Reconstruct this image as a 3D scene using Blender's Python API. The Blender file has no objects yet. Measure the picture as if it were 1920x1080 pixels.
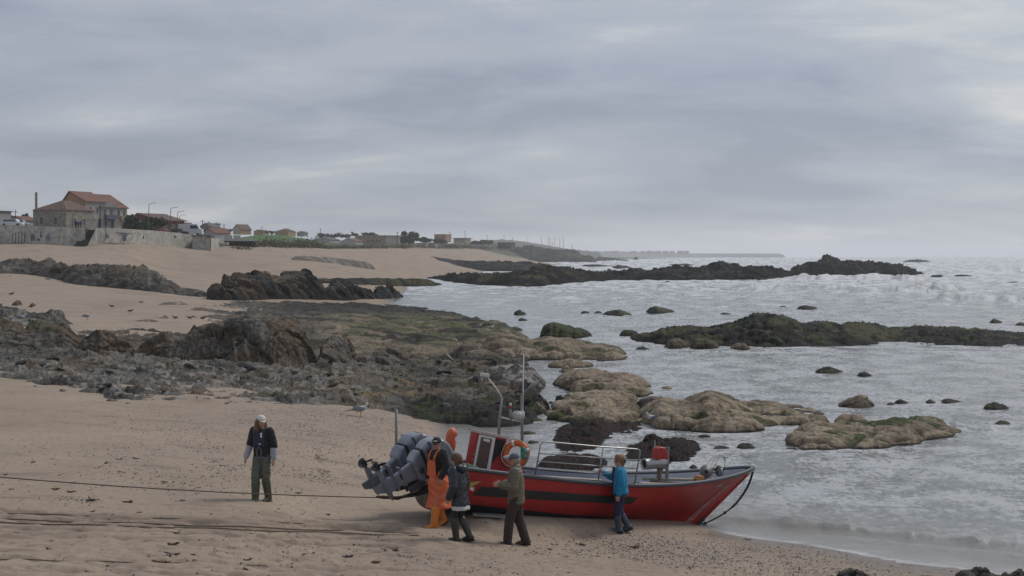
import bpy, bmesh, math, random
import numpy as np
from mathutils import Matrix, Vector, Euler

# ---------------------------------------------------------------- camera, sky, sun, exposure
F = 2667.0            # focal length in pixels of a 1920 wide frame
HZ = 478.0            # row of the horizon
CAMZ = 6.0            # eye height above the sea
scene = bpy.context.scene
COL = scene.collection
cam_data = bpy.data.cameras.new("camera")
cam_data.sensor_width = 36.0
cam_data.lens = 36.0 * F / 1920.0
cam_data.shift_y = -(540.0 - HZ) / 1920.0
cam_data.clip_start = 0.5
cam_data.clip_end = 40000.0
cam = bpy.data.objects.new("camera", cam_data)
cam.location = (0, 0, CAMZ)
cam.rotation_euler = (math.radians(90), 0, 0)
COL.objects.link(cam)
scene.camera = cam

SUN_AZ, SUN_EL = math.radians(52), math.radians(48)
world = bpy.data.worlds.new("World")
scene.world = world
world.use_nodes = True
nt = world.node_tree
nt.nodes.clear()
def wn(t, **kw):
    n = nt.nodes.new(t)
    for k, v in kw.items():
        setattr(n, k, v)
    return n
def wmath(op, a, b=None, c=None):
    n = wn('ShaderNodeMath', operation=op)
    for i, v in enumerate((a, b, c)):
        if v is None: continue
        if isinstance(v, (int, float)): n.inputs[i].default_value = v
        else: nt.links.new(v, n.inputs[i])
    return n.outputs[0]
w_out = wn('ShaderNodeOutputWorld')
w_bg = wn('ShaderNodeBackground')
w_bg.inputs['Strength'].default_value = 0.1
w_sky = wn('ShaderNodeTexSky', sky_type='NISHITA')
w_sky.sun_disc = False
w_sky.sun_elevation = SUN_EL
w_sky.sun_rotation = SUN_AZ
w_tc = wn('ShaderNodeTexCoord')
w_sep = wn('ShaderNodeSeparateXYZ')
nt.links.new(w_tc.outputs['Generated'], w_sep.inputs[0])
w_z = wmath('MAXIMUM', w_sep.outputs[2], 0.0)
w_den = wmath('ADD', w_z, 0.17)
w_px = wmath('DIVIDE', w_sep.outputs[0], w_den)
w_py = wmath('DIVIDE', w_sep.outputs[1], w_den)
w_comb = wn('ShaderNodeCombineXYZ')
nt.links.new(w_px, w_comb.inputs[0]); nt.links.new(w_py, w_comb.inputs[1])
def wnoise(scale, detail, rough, dist, rot, sc, off):
    m = wn('ShaderNodeMapping')
    m.inputs['Rotation'].default_value = (0, 0, rot)
    m.inputs['Scale'].default_value = sc
    m.inputs['Location'].default_value = off
    nt.links.new(w_comb.outputs[0], m.inputs[0])
    n = wn('ShaderNodeTexNoise')
    n.inputs['Scale'].default_value = scale
    n.inputs['Detail'].default_value = detail
    n.inputs['Roughness'].default_value = rough
    n.inputs['Distortion'].default_value = dist
    nt.links.new(m.outputs[0], n.inputs['Vector'])
    return n.outputs['Fac']
n_big = wnoise(0.85, 6.0, 0.50, 0.9, 0.55, (0.70, 1.0, 1), (1.2, 6.1, 0))
n_fine = wnoise(3.4, 6.0, 0.62, 0.8, -0.12, (0.8, 1.0, 1), (0.7, 2.2, 3))
n_hue = wnoise(0.5, 3.0, 0.5, 0.4, 0.6, (1, 1, 1), (9.0, 4.2, 1))
w_f = wmath('ADD', wmath('MULTIPLY', n_big, 0.78), wmath('MULTIPLY', n_fine, 0.22))
w_ramp = wn('ShaderNodeValToRGB')
el = w_ramp.color_ramp.elements
el[0].position = 0.39; el[0].color = (0.222, 0.250, 0.312, 1)
el[1].position = 0.66; el[1].color = (0.525, 0.520, 0.508, 1)
e = el.new(0.46); e.color = (0.272, 0.300, 0.360, 1)
e = el.new(0.55); e.color = (0.335, 0.357, 0.404, 1)
nt.links.new(w_f, w_ramp.inputs[0])
w_tint = wn('ShaderNodeMixRGB', blend_type='MIX')          # some clouds are bluer, some warmer
w_tint.inputs[1].default_value = (0.94, 1.0, 1.05, 1)
w_tint.inputs[2].default_value = (1.05, 1.0, 0.97, 1)
nt.links.new(n_hue, w_tint.inputs[0])
w_mul = wn('ShaderNodeMixRGB', blend_type='MULTIPLY')
w_mul.inputs[0].default_value = 1.0
nt.links.new(w_ramp.outputs[0], w_mul.inputs[1]); nt.links.new(w_tint.outputs[0], w_mul.inputs[2])
w_gain = wn('ShaderNodeMixRGB', blend_type='MULTIPLY')     # the cloud sheet in the sky texture's own units
w_gain.inputs[0].default_value = 1.0
w_gain.inputs[2].default_value = (9.6, 9.6, 9.6, 1)
nt.links.new(w_mul.outputs[0], w_gain.inputs[1])
w_mix = wn('ShaderNodeMixRGB', blend_type='MIX')
w_mix.inputs[0].default_value = 0.93                       # almost closed cloud cover
nt.links.new(w_sky.outputs[0], w_mix.inputs[1]); nt.links.new(w_gain.outputs[0], w_mix.inputs[2])
nt.links.new(w_mix.outputs[0], w_bg.inputs[0])
nt.links.new(w_bg.outputs[0], w_out.inputs[0])

sun_data = bpy.data.lights.new("sun", 'SUN')
sun_data.energy = 1.3
sun_data.angle = math.radians(16)
sun_data.color = (1.0, 0.96, 0.90)
sun = bpy.data.objects.new("sun", sun_data)
sd = Vector((math.sin(SUN_AZ) * math.cos(SUN_EL), math.cos(SUN_AZ) * math.cos(SUN_EL), math.sin(SUN_EL)))
sun.rotation_euler = (-sd).to_track_quat('-Z', 'Y').to_euler()
COL.objects.link(sun)
scene.view_settings.view_transform = 'Standard'
scene.view_settings.look = 'None'
scene.view_settings.exposure = 0.42
scene.view_settings.gamma = 1.0
scene.view_settings.use_curve_mapping = False
scene.render.engine = 'CYCLES'
scene.cycles.use_denoising = True
scene.cycles.max_bounces = 6
scene.cycles.volume_bounces = 2
R = math.radians
rnd = random.Random(7)

# ---------------------------------------------------------------- noise in numpy
_rs = np.random.RandomState(11)
_perm = _rs.permutation(256).astype(np.int64)
_perm = np.concatenate([_perm, _perm, _perm])
_ang = _rs.rand(256) * 2 * np.pi
_g2 = np.stack([np.cos(_ang), np.sin(_ang)], 1)
_r1 = _rs.rand(256)
_r2 = _rs.rand(256)
_r3 = _rs.rand(256)
_r4 = _rs.rand(256)
def _hash(ix, iy, seed):
    return _perm[(_perm[(ix + seed * 17) & 255] + iy + seed * 31) & 255]
def perlin(x, y, seed=0):
    xf = np.floor(x); yf = np.floor(y)
    ix = xf.astype(np.int64); iy = yf.astype(np.int64)
    fx = x - xf; fy = y - yf
    u = fx * fx * fx * (fx * (fx * 6 - 15) + 10); v = fy * fy * fy * (fy * (fy * 6 - 15) + 10)
    def g(dx, dy):
        gr = _g2[_hash(ix + dx, iy + dy, seed)]
        return gr[..., 0] * (fx - dx) + gr[..., 1] * (fy - dy)
    a = g(0, 0); b = g(1, 0); c = g(0, 1); d = g(1, 1)
    ab = a + u * (b - a); cd = c + u * (d - c)
    return (ab + v * (cd - ab)) * 1.4
def fbm(x, y, oct=4, seed=0, gain=0.5, lac=2.03):
    s = 0; a = 1.0; n = 0
    for i in range(oct):
        s = s + a * perlin(x, y, seed + i * 5); n += a
        x = x * lac + 3.7; y = y * lac + 1.9; a *= gain
    return s / n
def ridged(x, y, oct=4, seed=0, gain=0.5):
    s = 0; a = 1.0; n = 0
    for i in range(oct):
        s = s + a * (1 - np.abs(perlin(x, y, seed + i * 7)) * 2); n += a
        x = x * 2.1 + 5.1; y = y * 2.1 + 2.3; a *= gain
    return s / n
def worley(x, y, seed=0, jit=0.9):
    """F1, F2, the nearest cell's hash and the offset to its centre"""
    xf = np.floor(x); yf = np.floor(y)
    ix = xf.astype(np.int64); iy = yf.astype(np.int64)
    f1 = np.full(x.shape, 9.0); f2 = np.full(x.shape, 9.0)
    hid = np.zeros(x.shape, np.int64); ox = np.zeros(x.shape); oy = np.zeros(x.shape)
    for dx in (-1, 0, 1):
        for dy in (-1, 0, 1):
            h = _hash(ix + dx, iy + dy, seed)
            px = ix + dx + 0.5 + (_r1[h] - 0.5) * jit; py = iy + dy + 0.5 + (_r2[h] - 0.5) * jit
            qx = x - px; qy = y - py
            d = np.sqrt(qx * qx + qy * qy)
            near = d < f1
            f2 = np.where(near, f1, np.minimum(f2, d))
            hid = np.where(near, h, hid); ox = np.where(near, qx, ox); oy = np.where(near, qy, oy)
            f1 = np.where(near, d, f1)
    return f1, f2, hid, ox, oy
def facets(x, y, seed=0, tilt=0.8, crack=0.25):
    """broken blocks: each cell is a tilted plane with a gap round it"""
    f1, f2, h, ox, oy = worley(x, y, seed)
    z = (_r3[h] - 0.5) + ((_r4[h] - 0.5) * ox + (_r1[h] - 0.5) * oy) * 2 * tilt
    c = np.clip((f2 - f1) / 0.13, 0, 1)
    return z - 1.5 * crack * (1 - c) ** 2, h
def pillows(x, y, seed=0):
    f1, f2, h, ox, oy = worley(x, y, seed)
    return np.sqrt(np.clip(1 - (f1 / 0.95) ** 2, 0, 1)) - 0.55 * np.clip(1 - (f2 - f1) / 0.35, 0, 1) ** 2, h
def sstep(a, b, x):
    t = np.clip((x - a) / (b - a), 0, 1)
    return t * t * (3 - 2 * t)

# ---------------------------------------------------------------- materials
MATS = {}
def mat(name, color, rough=0.7, var=0.0, vscale=6.0, col2=None, bump=0.0, bscale=30.0, metal=0.0, attr=None, spec=0.5,
        detail=5.0, bdist=0.02, coat=0.0):
    if name in MATS: return MATS[name]
    m = bpy.data.materials.new(name); m.use_nodes = True
    t = m.node_tree; b = t.nodes['Principled BSDF']
    b.inputs['Roughness'].default_value = rough; b.inputs['Metallic'].default_value = metal
    b.inputs['Specular IOR Level'].default_value = spec
    if coat: b.inputs['Coat Weight'].default_value = coat
    tc = t.nodes.new('ShaderNodeTexCoord')
    if attr:
        at = t.nodes.new('ShaderNodeAttribute'); at.attribute_name = attr
        src = at.outputs['Color']
    else:
        rgb = t.nodes.new('ShaderNodeRGB'); rgb.outputs[0].default_value = (*color, 1)
        src = rgb.outputs[0]
    if var or col2:
        n = t.nodes.new('ShaderNodeTexNoise'); n.inputs['Scale'].default_value = vscale; n.inputs['Detail'].default_value = detail
        n.inputs['Roughness'].default_value = 0.65
        t.links.new(tc.outputs['Object'], n.inputs['Vector'])
        mr = t.nodes.new('ShaderNodeMapRange'); mr.inputs[1].default_value = 0.36; mr.inputs[2].default_value = 0.64
        t.links.new(n.outputs['Fac'], mr.inputs[0])
        if col2:
            mx = t.nodes.new('ShaderNodeMixRGB'); mx.inputs[2].default_value = (*col2, 1)
            t.links.new(mr.outputs[0], mx.inputs[0]); t.links.new(src, mx.inputs[1]); src = mx.outputs[0]
        if var:
            mr2 = t.nodes.new('ShaderNodeMapRange'); mr2.inputs[1].default_value = 0.3; mr2.inputs[2].default_value = 0.7
            mr2.inputs[3].default_value = 1 - var; mr2.inputs[4].default_value = 1 + var
            n2 = t.nodes.new('ShaderNodeTexNoise'); n2.inputs['Scale'].default_value = vscale * 2.7; n2.inputs['Detail'].default_value = detail
            t.links.new(tc.outputs['Object'], n2.inputs['Vector'])
            t.links.new(n2.outputs['Fac'], mr2.inputs[0])
            hs = t.nodes.new('ShaderNodeVectorMath'); hs.operation = 'SCALE'
            t.links.new(src, hs.inputs[0]); t.links.new(mr2.outputs[0], hs.inputs['Scale']); src = hs.outputs[0]
    t.links.new(src, b.inputs['Base Color'])
    if bump:
        n3 = t.nodes.new('ShaderNodeTexNoise'); n3.inputs['Scale'].default_value = bscale; n3.inputs['Detail'].default_value = 6.0
        n3.inputs['Roughness'].default_value = 0.6
        t.links.new(tc.outputs['Object'], n3.inputs['Vector'])
        bp = t.nodes.new('ShaderNodeBump'); bp.inputs['Strength'].default_value = bump; bp.inputs['Distance'].default_value = bdist
        t.links.new(n3.outputs['Fac'], bp.inputs['Height']); t.links.new(bp.outputs[0], b.inputs['Normal'])
    MATS[name] = m
    return m

# ---------------------------------------------------------------- meshes
def link(o, parent=None):
    COL.objects.link(o)
    if parent is not None: o.parent = parent
    return o
def tag(o, label=None, cat=None, group=None, kind=None):
    if label: o['label'] = label
    if cat: o['category'] = cat
    if group: o['group'] = group
    if kind: o['kind'] = kind
    return o
def empty(name, loc=(0, 0, 0), rot=(0, 0, 0), parent=None):
    o = bpy.data.objects.new(name, None); o.location = loc; o.rotation_euler = rot
    o.empty_display_size = 0.1
    return link(o, parent)
def mesh_obj(name, verts, faces, material=None, parent=None, smooth=False, cols=None, mats=None, mi=None):
    me = bpy.data.meshes.new(name)
    if isinstance(faces, np.ndarray) and isinstance(verts, np.ndarray):
        nv = len(verts); nf = len(faces); k = faces.shape[1]
        me.vertices.add(nv); me.vertices.foreach_set('co', np.ascontiguousarray(verts, np.float32).ravel())
        me.loops.add(nf * k); me.loops.foreach_set('vertex_index', np.ascontiguousarray(faces, np.int32).ravel())
        me.polygons.add(nf)
        me.polygons.foreach_set('loop_start', np.arange(0, nf * k, k, dtype=np.int32))
        me.update(calc_edges=True)
    else:
        me.from_pydata([tuple(v) for v in verts], [], [tuple(f) for f in faces])
    if smooth: me.polygons.foreach_set('use_smooth', np.ones(len(me.polygons), bool))
    if cols:
        for k, a in cols.items():
            if a.ndim == 1: a = np.stack([a, a, a], 1)
            c4 = np.concatenate([a, np.ones((len(a), 1))], 1).astype(np.float32)
            at = me.color_attributes.new(k, 'FLOAT_COLOR', 'POINT'); at.data.foreach_set('color', c4.ravel())
    for m in (mats or ([material] if material else [])): me.materials.append(m)
    if mi is not None: me.polygons.foreach_set('material_index', np.asarray(mi, np.int32))
    me.validate(); me.update()
    return link(bpy.data.objects.new(name, me), parent)
def grid_faces(nu, nv, keep=None):
    i = np.arange((nu - 1) * (nv - 1)); a = (i // (nv - 1)) * nv + i % (nv - 1)
    f = np.stack([a, a + nv, a + nv + 1, a + 1], 1)
    return f if keep is None else f[keep[f].any(1)]
def compact(v, f, extra):
    used = np.zeros(len(v), bool); used[f.ravel()] = True
    idx = np.cumsum(used) - 1
    return v[used], idx[f], {k: a[used] for k, a in extra.items()}

class MB:
    """collects closed shapes and builds one mesh from them"""
    def __init__(s): s.v = []; s.f = []; s.m = []
    def add(s, v, f, m=0):
        o = len(s.v); s.v += [tuple(p) for p in v]; s.f += [tuple(i + o for i in q) for q in f]; s.m += [m] * len(f); return s
    def box(s, c, d, rot=None, m=0, taper=1.0):
        hx, hy, hz = d[0] / 2, d[1] / 2, d[2] / 2
        p = [Vector((x * hx * (taper if z > 0 else 1), y * hy * (taper if z > 0 else 1), z * hz)) for z in (-1, 1) for x, y in ((-1, -1), (1, -1), (1, 1), (-1, 1))]
        if rot is not None:
            E = rot if isinstance(rot, Matrix) else Euler(rot).to_matrix()
            p = [E @ q for q in p]
        c = Vector(c)
        return s.add([q + c for q in p], [(3, 2, 1, 0), (4, 5, 6, 7), (0, 1, 5, 4), (1, 2, 6, 5), (2, 3, 7, 6), (3, 0, 4, 7)], m)
    def prism(s, pts, ax, t0, t1, m=0):
        """polygon pts (two coordinates) extruded along axis ax"""
        n = len(pts)
        def P(q, t):
            l = list(q); l.insert(ax, t); return l
        v = [P(q, t0) for q in pts] + [P(q, t1) for q in pts]
        f = [tuple(range(n)), tuple(range(2 * n - 1, n - 1, -1))] + [(i, i + n, (i + 1) % n + n, (i + 1) % n) for i in range(n)]
        return s.add(v, f, m)
    def tube(s, pts, r, n=8, m=0, close=False):
        pts = [Vector(p) for p in pts]; k = len(pts)
        rr = r if isinstance(r, (list, tuple)) else [r] * k
        o = []; prev = None
        for i, p in enumerate(pts):
            if close: t = pts[(i + 1) % k] - pts[i - 1]
            else: t = (pts[min(i + 1, k - 1)] - pts[max(i - 1, 0)])
            t.normalize()
            a = t.orthogonal() if prev is None else (prev - t * prev.dot(t))
            a.normalize(); prev = a; b = t.cross(a)
            o += [p + (a * math.cos(2 * math.pi * j / n) + b * math.sin(2 * math.pi * j / n)) * rr[i] for j in range(n)]
        f = []
        for i in range(k if close else k - 1):
            i2 = (i + 1) % k
            f += [(i * n + j, i * n + (j + 1) % n, i2 * n + (j + 1) % n, i2 * n + j) for j in range(n)]
        if not close: f += [tuple(range(n - 1, -1, -1)), tuple((k - 1) * n + j for j in range(n))]
        return s.add(o, f, m)
    def lathe(s, prof, c=(0, 0, 0), axis='z', n=20, m=0, E=None):
        """closed profile of (radius, height) turned round an axis"""
        v = []; k = len(prof)
        for r_, h in prof:
            for j in range(n):
                a = 2 * math.pi * j / n; x, y = r_ * math.cos(a), r_ * math.sin(a)
                q = {'z': (x, y, h), 'x': (h, x, y), 'y': (y, h, x)}[axis]
                q = Vector(q)
                if E is not None: q = E @ q
                v.append(q + Vector(c))
        f = [(i * n + j, i * n + (j + 1) % n, (i + 1) * n + (j + 1) % n, (i + 1) * n + j) for i in range(k - 1) for j in range(n)]
        f += [tuple(range(n - 1, -1, -1)), tuple((k - 1) * n + j for j in range(n))]
        return s.add(v, f, m)
    def ball(s, c, r, E=None, nu=14, nv=9, m=0):
        c = Vector(c); r = (r, r, r) if isinstance(r, (int, float)) else r
        v = []
        for i in range(nv + 1):
            th = math.pi * (0.02 + 0.96 * i / nv)
            for j in range(nu):
                a = 2 * math.pi * j / nu
                q = Vector((r[0] * math.sin(th) * math.cos(a), r[1] * math.sin(th) * math.sin(a), r[2] * math.cos(th)))
                if E is not None: q = E @ q
                v.append(c + q)
        f = [(i * nu + j, (i + 1) * nu + j, (i + 1) * nu + (j + 1) % nu, i * nu + (j + 1) % nu) for i in range(nv) for j in range(nu)]
        f += [tuple(range(nu)), tuple(nv * nu + j for j in range(nu - 1, -1, -1))]
        return s.add(v, f, m)
    def caps(s, p0, p1, r0, r1, n=12):
        """tapered capsule"""
        p0 = Vector(p0); p1 = Vector(p1); t = p1 - p0; L = t.length
        if L < 1e-6: return s.ball(p0, max(r0, r1))
        t.normalize(); pts = []; rr = []
        for a in (80, 60, 35, 0):
            pts.append(p0 - t * r0 * math.sin(R(a))); rr.append(r0 * math.cos(R(a)))
        for a in (0, 35, 60, 80):
            pts.append(p1 + t * r1 * math.sin(R(a))); rr.append(r1 * math.cos(R(a)))
        return s.tube(pts, rr, n)
    def build(s, name, mats, parent=None, smooth=False):
        mats = mats if isinstance(mats, (list, tuple)) else [mats]
        o = mesh_obj(name, s.v, s.f, None, parent, smooth, mats=mats, mi=s.m)
        bm = bmesh.new(); bm.from_mesh(o.data); bmesh.ops.recalc_face_normals(bm, faces=bm.faces); bm.to_mesh(o.data); bm.free()
        return o
def bevel(o, w=0.01, seg=2):
    md = o.modifiers.new('bevel', 'BEVEL'); md.width = w; md.segments = seg; md.limit_method = 'ANGLE'; md.angle_limit = R(40)
    return o
def evaluated(o):
    dg = bpy.context.evaluated_depsgraph_get()
    me = bpy.data.meshes.new_from_object(o.evaluated_get(dg))
    o.modifiers.clear(); o.data = me
    return o
def blob(name, mb, material, parent=None, voxel=0.012, smooth=3, fold=0.0, fscale=9.0, squash=None):
    """overlapping closed shapes fused into one continuous skin"""
    o = mb.build(name, material, None)
    md = o.modifiers.new('r', 'REMESH'); md.mode = 'VOXEL'; md.voxel_size = voxel; md.use_smooth_shade = True
    if smooth:
        sm = o.modifiers.new('s', 'SMOOTH'); sm.factor = 0.5; sm.iterations = smooth
    bpy.context.view_layer.update()
    evaluated(o)
    me = o.data; n = len(me.vertices)
    if fold:
        co = np.empty(n * 3, np.float32); me.vertices.foreach_get('co', co); co = co.reshape(-1, 3)
        no = np.empty(n * 3, np.float32); me.vertices.foreach_get('normal', no); no = no.reshape(-1, 3)
        w = ridged((co[:, 0] + co[:, 1] * 0.7) * fscale * 0.7, co[:, 2] * fscale + co[:, 1] * fscale * 0.5, 2, 3)
        co = co + no * (w * fold)[:, None]
        me.vertices.foreach_set('co', co.astype(np.float32).ravel()); me.update()
    me.polygons.foreach_set('use_smooth', np.ones(len(me.polygons), bool))
    if not me.materials: me.materials.append(material)
    if parent is not None: o.parent = parent
    return o
def copy_tree(o, parent=None):
    c = o.copy(); COL.objects.link(c); c.parent = parent
    for ch in list(o.children): copy_tree(ch, c)
    return c

# ---------------------------------------------------------------- the lie of the land
CP = []          # (bearing, distance, height); bearing and distance from the photograph's view point
for px, rows in {
    -700: [(1080, 19.0), (890, 28.0), (700, 50), (600, 82), (530, 145), (480, 222), (457, 250)],
    0: [(1080, 19.5), (960, 24.9), (890, 29.1), (800, 37), (700, 52), (600, 86), (530, 150), (505, 185), (480, 228), (457, 262)],
    300: [(1080, 20.3), (960, 25.8), (890, 30.2), (800, 38.7), (700, 55.5), (640, 73), (590, 102), (550, 150), (510, 210), (485, 265), (462, 305)],
    490: [(940, 27.7)],
    600: [(1080, 21.9), (985, 26.6), (900, 33), (800, 42.5), (745, 51), (650, 82), (600, 120), (560, 170), (523, 230), (490, 320), (466, 430)],
    800: [(1080, 22.6), (985, 27.2), (900, 35.5), (850, 41), (795, 48.9), (495, 470), (466, 640)],
    1000: [(1080, 23.7), (1020, 27), (985, 29.2), (486, 1230)],
    1200: [(1080, 24.5), (1020, 28), (995, 29.6)],
    100: [(458, 262)], 165: [(460.5, 264)], 235: [(457, 270)], 310: [(461.5, 289)], 500: [(440, 620)], 480: [(462, 350)], 640: [(453, 700)], 720: [(455, 760)], 850: [(457, 900)], 950: [(462, 1250)], 1010: [(470, 1400)],
}.items():
    for y, d in rows: CP.append((px, d, CAMZ - (y - HZ) * d / F))
for px, y in ((1310, 990), (1500, 1020), (1640, 1045), (1750, 1062), (1850, 1075)):
    CP.append((px, F * CAMZ / (y - HZ), 0.0))
CP += [(1500, 25.4, .27), (1700, 26.0, .12), (1500, 33, -.35), (1500, 45, -1), (1700, 31, -.3), (1700, 40, -1), (2000, 26, 0), (2000, 22, .35), (2000, 30, -.4),
       (2600, 21, .3), (2600, 25, 0), (2600, 30, -.5), (-700, 12, 1.9), (0, 12, 1.8), (960, 12, 1.3), (1920, 12, 1.0), (2600, 12, .9), (0, 7, 2), (1000, 7, 1.6), (2000, 7, 1.3),
       (800, 53, -.05), (800, 90, .1), (800, 150, -.1), (800, 200, -.5), (800, 290, -.6), (805, 368, .15), (900, 46, -.12), (930, 52, -.25), (835, 45, .02), (835, 49.5, .02), (850, 44, -.05), (850, 49, -.08), (900, 42.5, -.10), (900, 50, -.25), (872, 40.8, .02), (940, 41, -.14), (950, 37.5, .0), (700, 51, .6), (1000, 34, .02),
       (1000, 38, -.3), (1000, 48, -.35), (1000, 60, -.3), (1000, 110, -.5), (1000, 400, -1.5), (1000, 1100, .2), (960, 700, .3), (900, 520, .3),
       (1200, 32, 0), (1200, 36, -.4), (1200, 60, -1), (1200, 200, -1.5), (1200, 1150, -1.5), (1500, 100, -2), (1500, 400, -2.5), (2200, 60, -2), (2200, 300, -2.5), (1500, 1400, -3), (2300, 1400, -3),
       (1110, 1500, .4), (640, 620, 10.5), (400, 620, 11.5), (720, 900, 12.0), (850, 1150, 12.0), (950, 1500, 9), (560, 500, 9.5), (700, 600, 9.8), (800, 700, 10.0), (900, 900, 9.6), (960, 1200, 9), (1200, 1900, -2), (0, 300, 9), (0, 600, 11), (300, 345, 9), (300, 700, 12), (-700, 300, 9), (-700, 700, 11), (0, 1700, 16), (500, 1700, 18), (900, 1900, 12), (1050, 1900, 2)]
CP = np.array(CP)
RB = 1.6
def _ab(px, d): return px / 500.0, np.log(d) * RB
_a, _b = _ab(CP[:, 0], CP[:, 1])
_n = len(CP)
_A = np.zeros((_n + 3, _n + 3))
_A[:_n, :_n] = np.sqrt((_a[:, None] - _a) ** 2 + (_b[:, None] - _b) ** 2 + 0.02)
_A[:_n, _n] = _A[_n, :_n] = 1; _A[:_n, _n + 1] = _A[_n + 1, :_n] = _a; _A[:_n, _n + 2] = _A[_n + 2, :_n] = _b
_W = np.linalg.solve(_A, np.concatenate([CP[:, 2], np.zeros(3)]))

# the boat's resting place (needed by the sand heaped round its keel)
BO = Vector((-1.61, 28.3, 0.92)); BYAW = R(29.2); BPITCH = R(8.1)
BR = Matrix.Rotation(BYAW, 3, 'Z') @ Matrix.Rotation(BPITCH, 3, 'Y')
def ground(X, Y):
    X = np.asarray(X, float); Y = np.asarray(Y, float)
    sh = X.shape; X = X.ravel(); Y = np.maximum(Y.ravel(), 4.0)
    px = 960 + F * X / Y
    out = np.empty(len(X))
    for s in range(0, len(X), 20000):
        a, b = _ab(px[s:s + 20000], Y[s:s + 20000])
        K = np.sqrt((a[:, None] - _a) ** 2 + (b[:, None] - _b) ** 2 + 0.02)
        out[s:s + 20000] = K @ _W[:_n] + _W[_n] + _W[_n + 1] * a + _W[_n + 2] * b
    # sand banked up along the keel
    cx, sx = math.cos(BYAW), math.sin(BYAW)
    lx = (X - BO.x) * cx + (Y - BO.y) * sx; ly = -(X - BO.x) * sx + (Y - BO.y) * cx
    keel = BO.z - lx * math.tan(BPITCH)
    bank = keel + 0.10 - np.maximum(np.abs(ly + 0.15) - 0.55, 0) ** 2 * 0.55 - np.maximum(1.0 - lx, 0) ** 2 * 0.35 - np.maximum(lx - 6.0, 0) ** 2 * 0.3
    k = 0.06
    m = np.abs(lx - 3.5) < 6
    h = np.clip(0.5 + 0.5 * (bank - out) / k, 0, 1)
    out = np.where(m & (np.abs(ly) < 4), out * (1 - h) + bank * h + k * h * (1 - h), out)
    return out.reshape(sh)
def gz(x, y): return float(ground(np.array([x]), np.array([y]))[0])
_dl = np.exp(np.linspace(math.log(9), math.log(2500), 2600))
_hitc = {}
def hit(px, py, sea=True, dmin=9.0):
    """where the sight line meets ground or sea"""
    key = round(px, 1)
    if key not in _hitc: _hitc[key] = ground((px - 960) / F * _dl, _dl)
    g = np.maximum(_hitc[key], 0) if sea else _hitc[key]
    ray = CAMZ - (py - HZ) * _dl / F
    w = np.where((g >= ray) & (_dl > dmin))[0]
    d = _dl[w[0]] if len(w) else 2000.0
    if len(w) and w[0] > 0:
        i = w[0]; e0 = ray[i - 1] - g[i - 1]; e1 = g[i] - ray[i]
        d = _dl[i - 1] + (_dl[i] - _dl[i - 1]) * (e0 / max(e0 + e1, 1e-9))
    x = (px - 960) / F * d
    z = gz(x, d)
    return Vector((x, d, max(z, 0) if sea else z))
def at(px, py, d): return Vector(((px - 960) / F * d, d, CAMZ - (py - HZ) * d / F))

# ---------------------------------------------------------------- beach
def fan(us, ds):
    U, D = np.meshgrid(us, ds, indexing='ij')
    return (U - 960) / F * D, D, U
us = np.concatenate([np.linspace(-700, -40, 30), np.linspace(-36, 1960, 470), np.linspace(1970, 2600, 24)])
ds = np.concatenate([np.geomspace(7, 18.5, 40)[:-1], np.geomspace(18.5, 24, 90)[:-1], np.geomspace(24, 31, 230)[:-1], np.geomspace(31, 62, 150)[:-1], np.geomspace(62, 330, 140)[:-1], np.geomspace(330, 2400, 80)])
X, Y, U = fan(us, ds)
Z = ground(X, Y)
base = Z.copy()
yn = HZ + F * (CAMZ - Z) / Y
dune = np.interp(U, [-700, 0, 400, 600, 700, 800, 900, 1000, 1060], [252, 264, 330, 436, 560, 640, 860, 1190, 1500])
veg = sstep(0, 0.05, (Y - dune) / dune + 0.03 * fbm(X / 14, Y / 25, 3, 5))
dry = sstep(0.12, 0.5, Z)
near = 1 - sstep(60, 120, Y)
Z = Z + dry * (0.05 * fbm(X / 2.6, Y / 2.6, 4, 21) + 0.35 * sstep(70, 160, Y) * fbm(X / 16, Y / 22, 4, 33))
# trampled, wind-ribbed sand at the left, wheel ruts towards the stern
tr = sstep(935, 985, yn + U * -0.05) * (1 - .7 * sstep(500, 1050, U))
wx = X + 0.25 * fbm(X / 0.9, Y / 0.9, 2, 3)
f1, f2, hh, ox, oy = worley(wx / 0.52, Y / 0.34, 4)
Z = Z - tr * 0.075 * np.clip(1 - f1 / 0.5, 0, 1) ** 1.5
Z = Z + tr * 0.040 * ridged(X / 1.5, Y / 0.22, 3, 9)
Z = Z + near * dry * 0.022 * fbm(X / 0.35, Y / 0.28, 3, 15)
damp = np.zeros_like(Z)
for y0, y1, y2, w, dep in ((962, 977, 990, 2.0, .08), (973, 986, 1000, 2.6, .12), (980, 992, 1006, 1.6, .07), (967, 981, 995, 1.1, .05), (1048, 1058, 1072, 1.3, .05), (1008, 1014, 1028, 1.3, .05), (1068, 1078, 1090, 1.3, .05), (992, 1003, 1015, 1.1, .04)):
    ly_ = np.interp(U, [0, 420, 800], [y0, y1, y2]) + 2.5 * fbm(X / 1.8, Y * 0 + y0, 2, 8)
    fade = 1 - sstep(720, 830, U)
    g = np.exp(-((yn - ly_) / w) ** 2); Z = Z - g * dep * fade; damp = np.maximum(damp, g * fade * np.clip(.75 + .8 * fbm(X / 1.1, Y / .8, 3, 17), 0, 1))
    Z = Z + np.exp(-((yn - ly_ + w * 2.4) / w) ** 2) * dep * 0.5 * fade
strk = tr * sstep(.12, .42, fbm(X / 1.6, Y / .30, 4, 19, .6)); damp = np.maximum(damp, strk * .75)
damp = np.maximum(damp, .6 * sstep(.16, .40, fbm(X / 2.2 + 4, Y / .9, 4, 23, .6)) * near * dry)
damp = np.maximum(damp, .42 * sstep(.06, .34, fbm(X / 7, Y / 16, 5, 27, .6)) * sstep(60, 110, Y) * (1 - veg))
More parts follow.
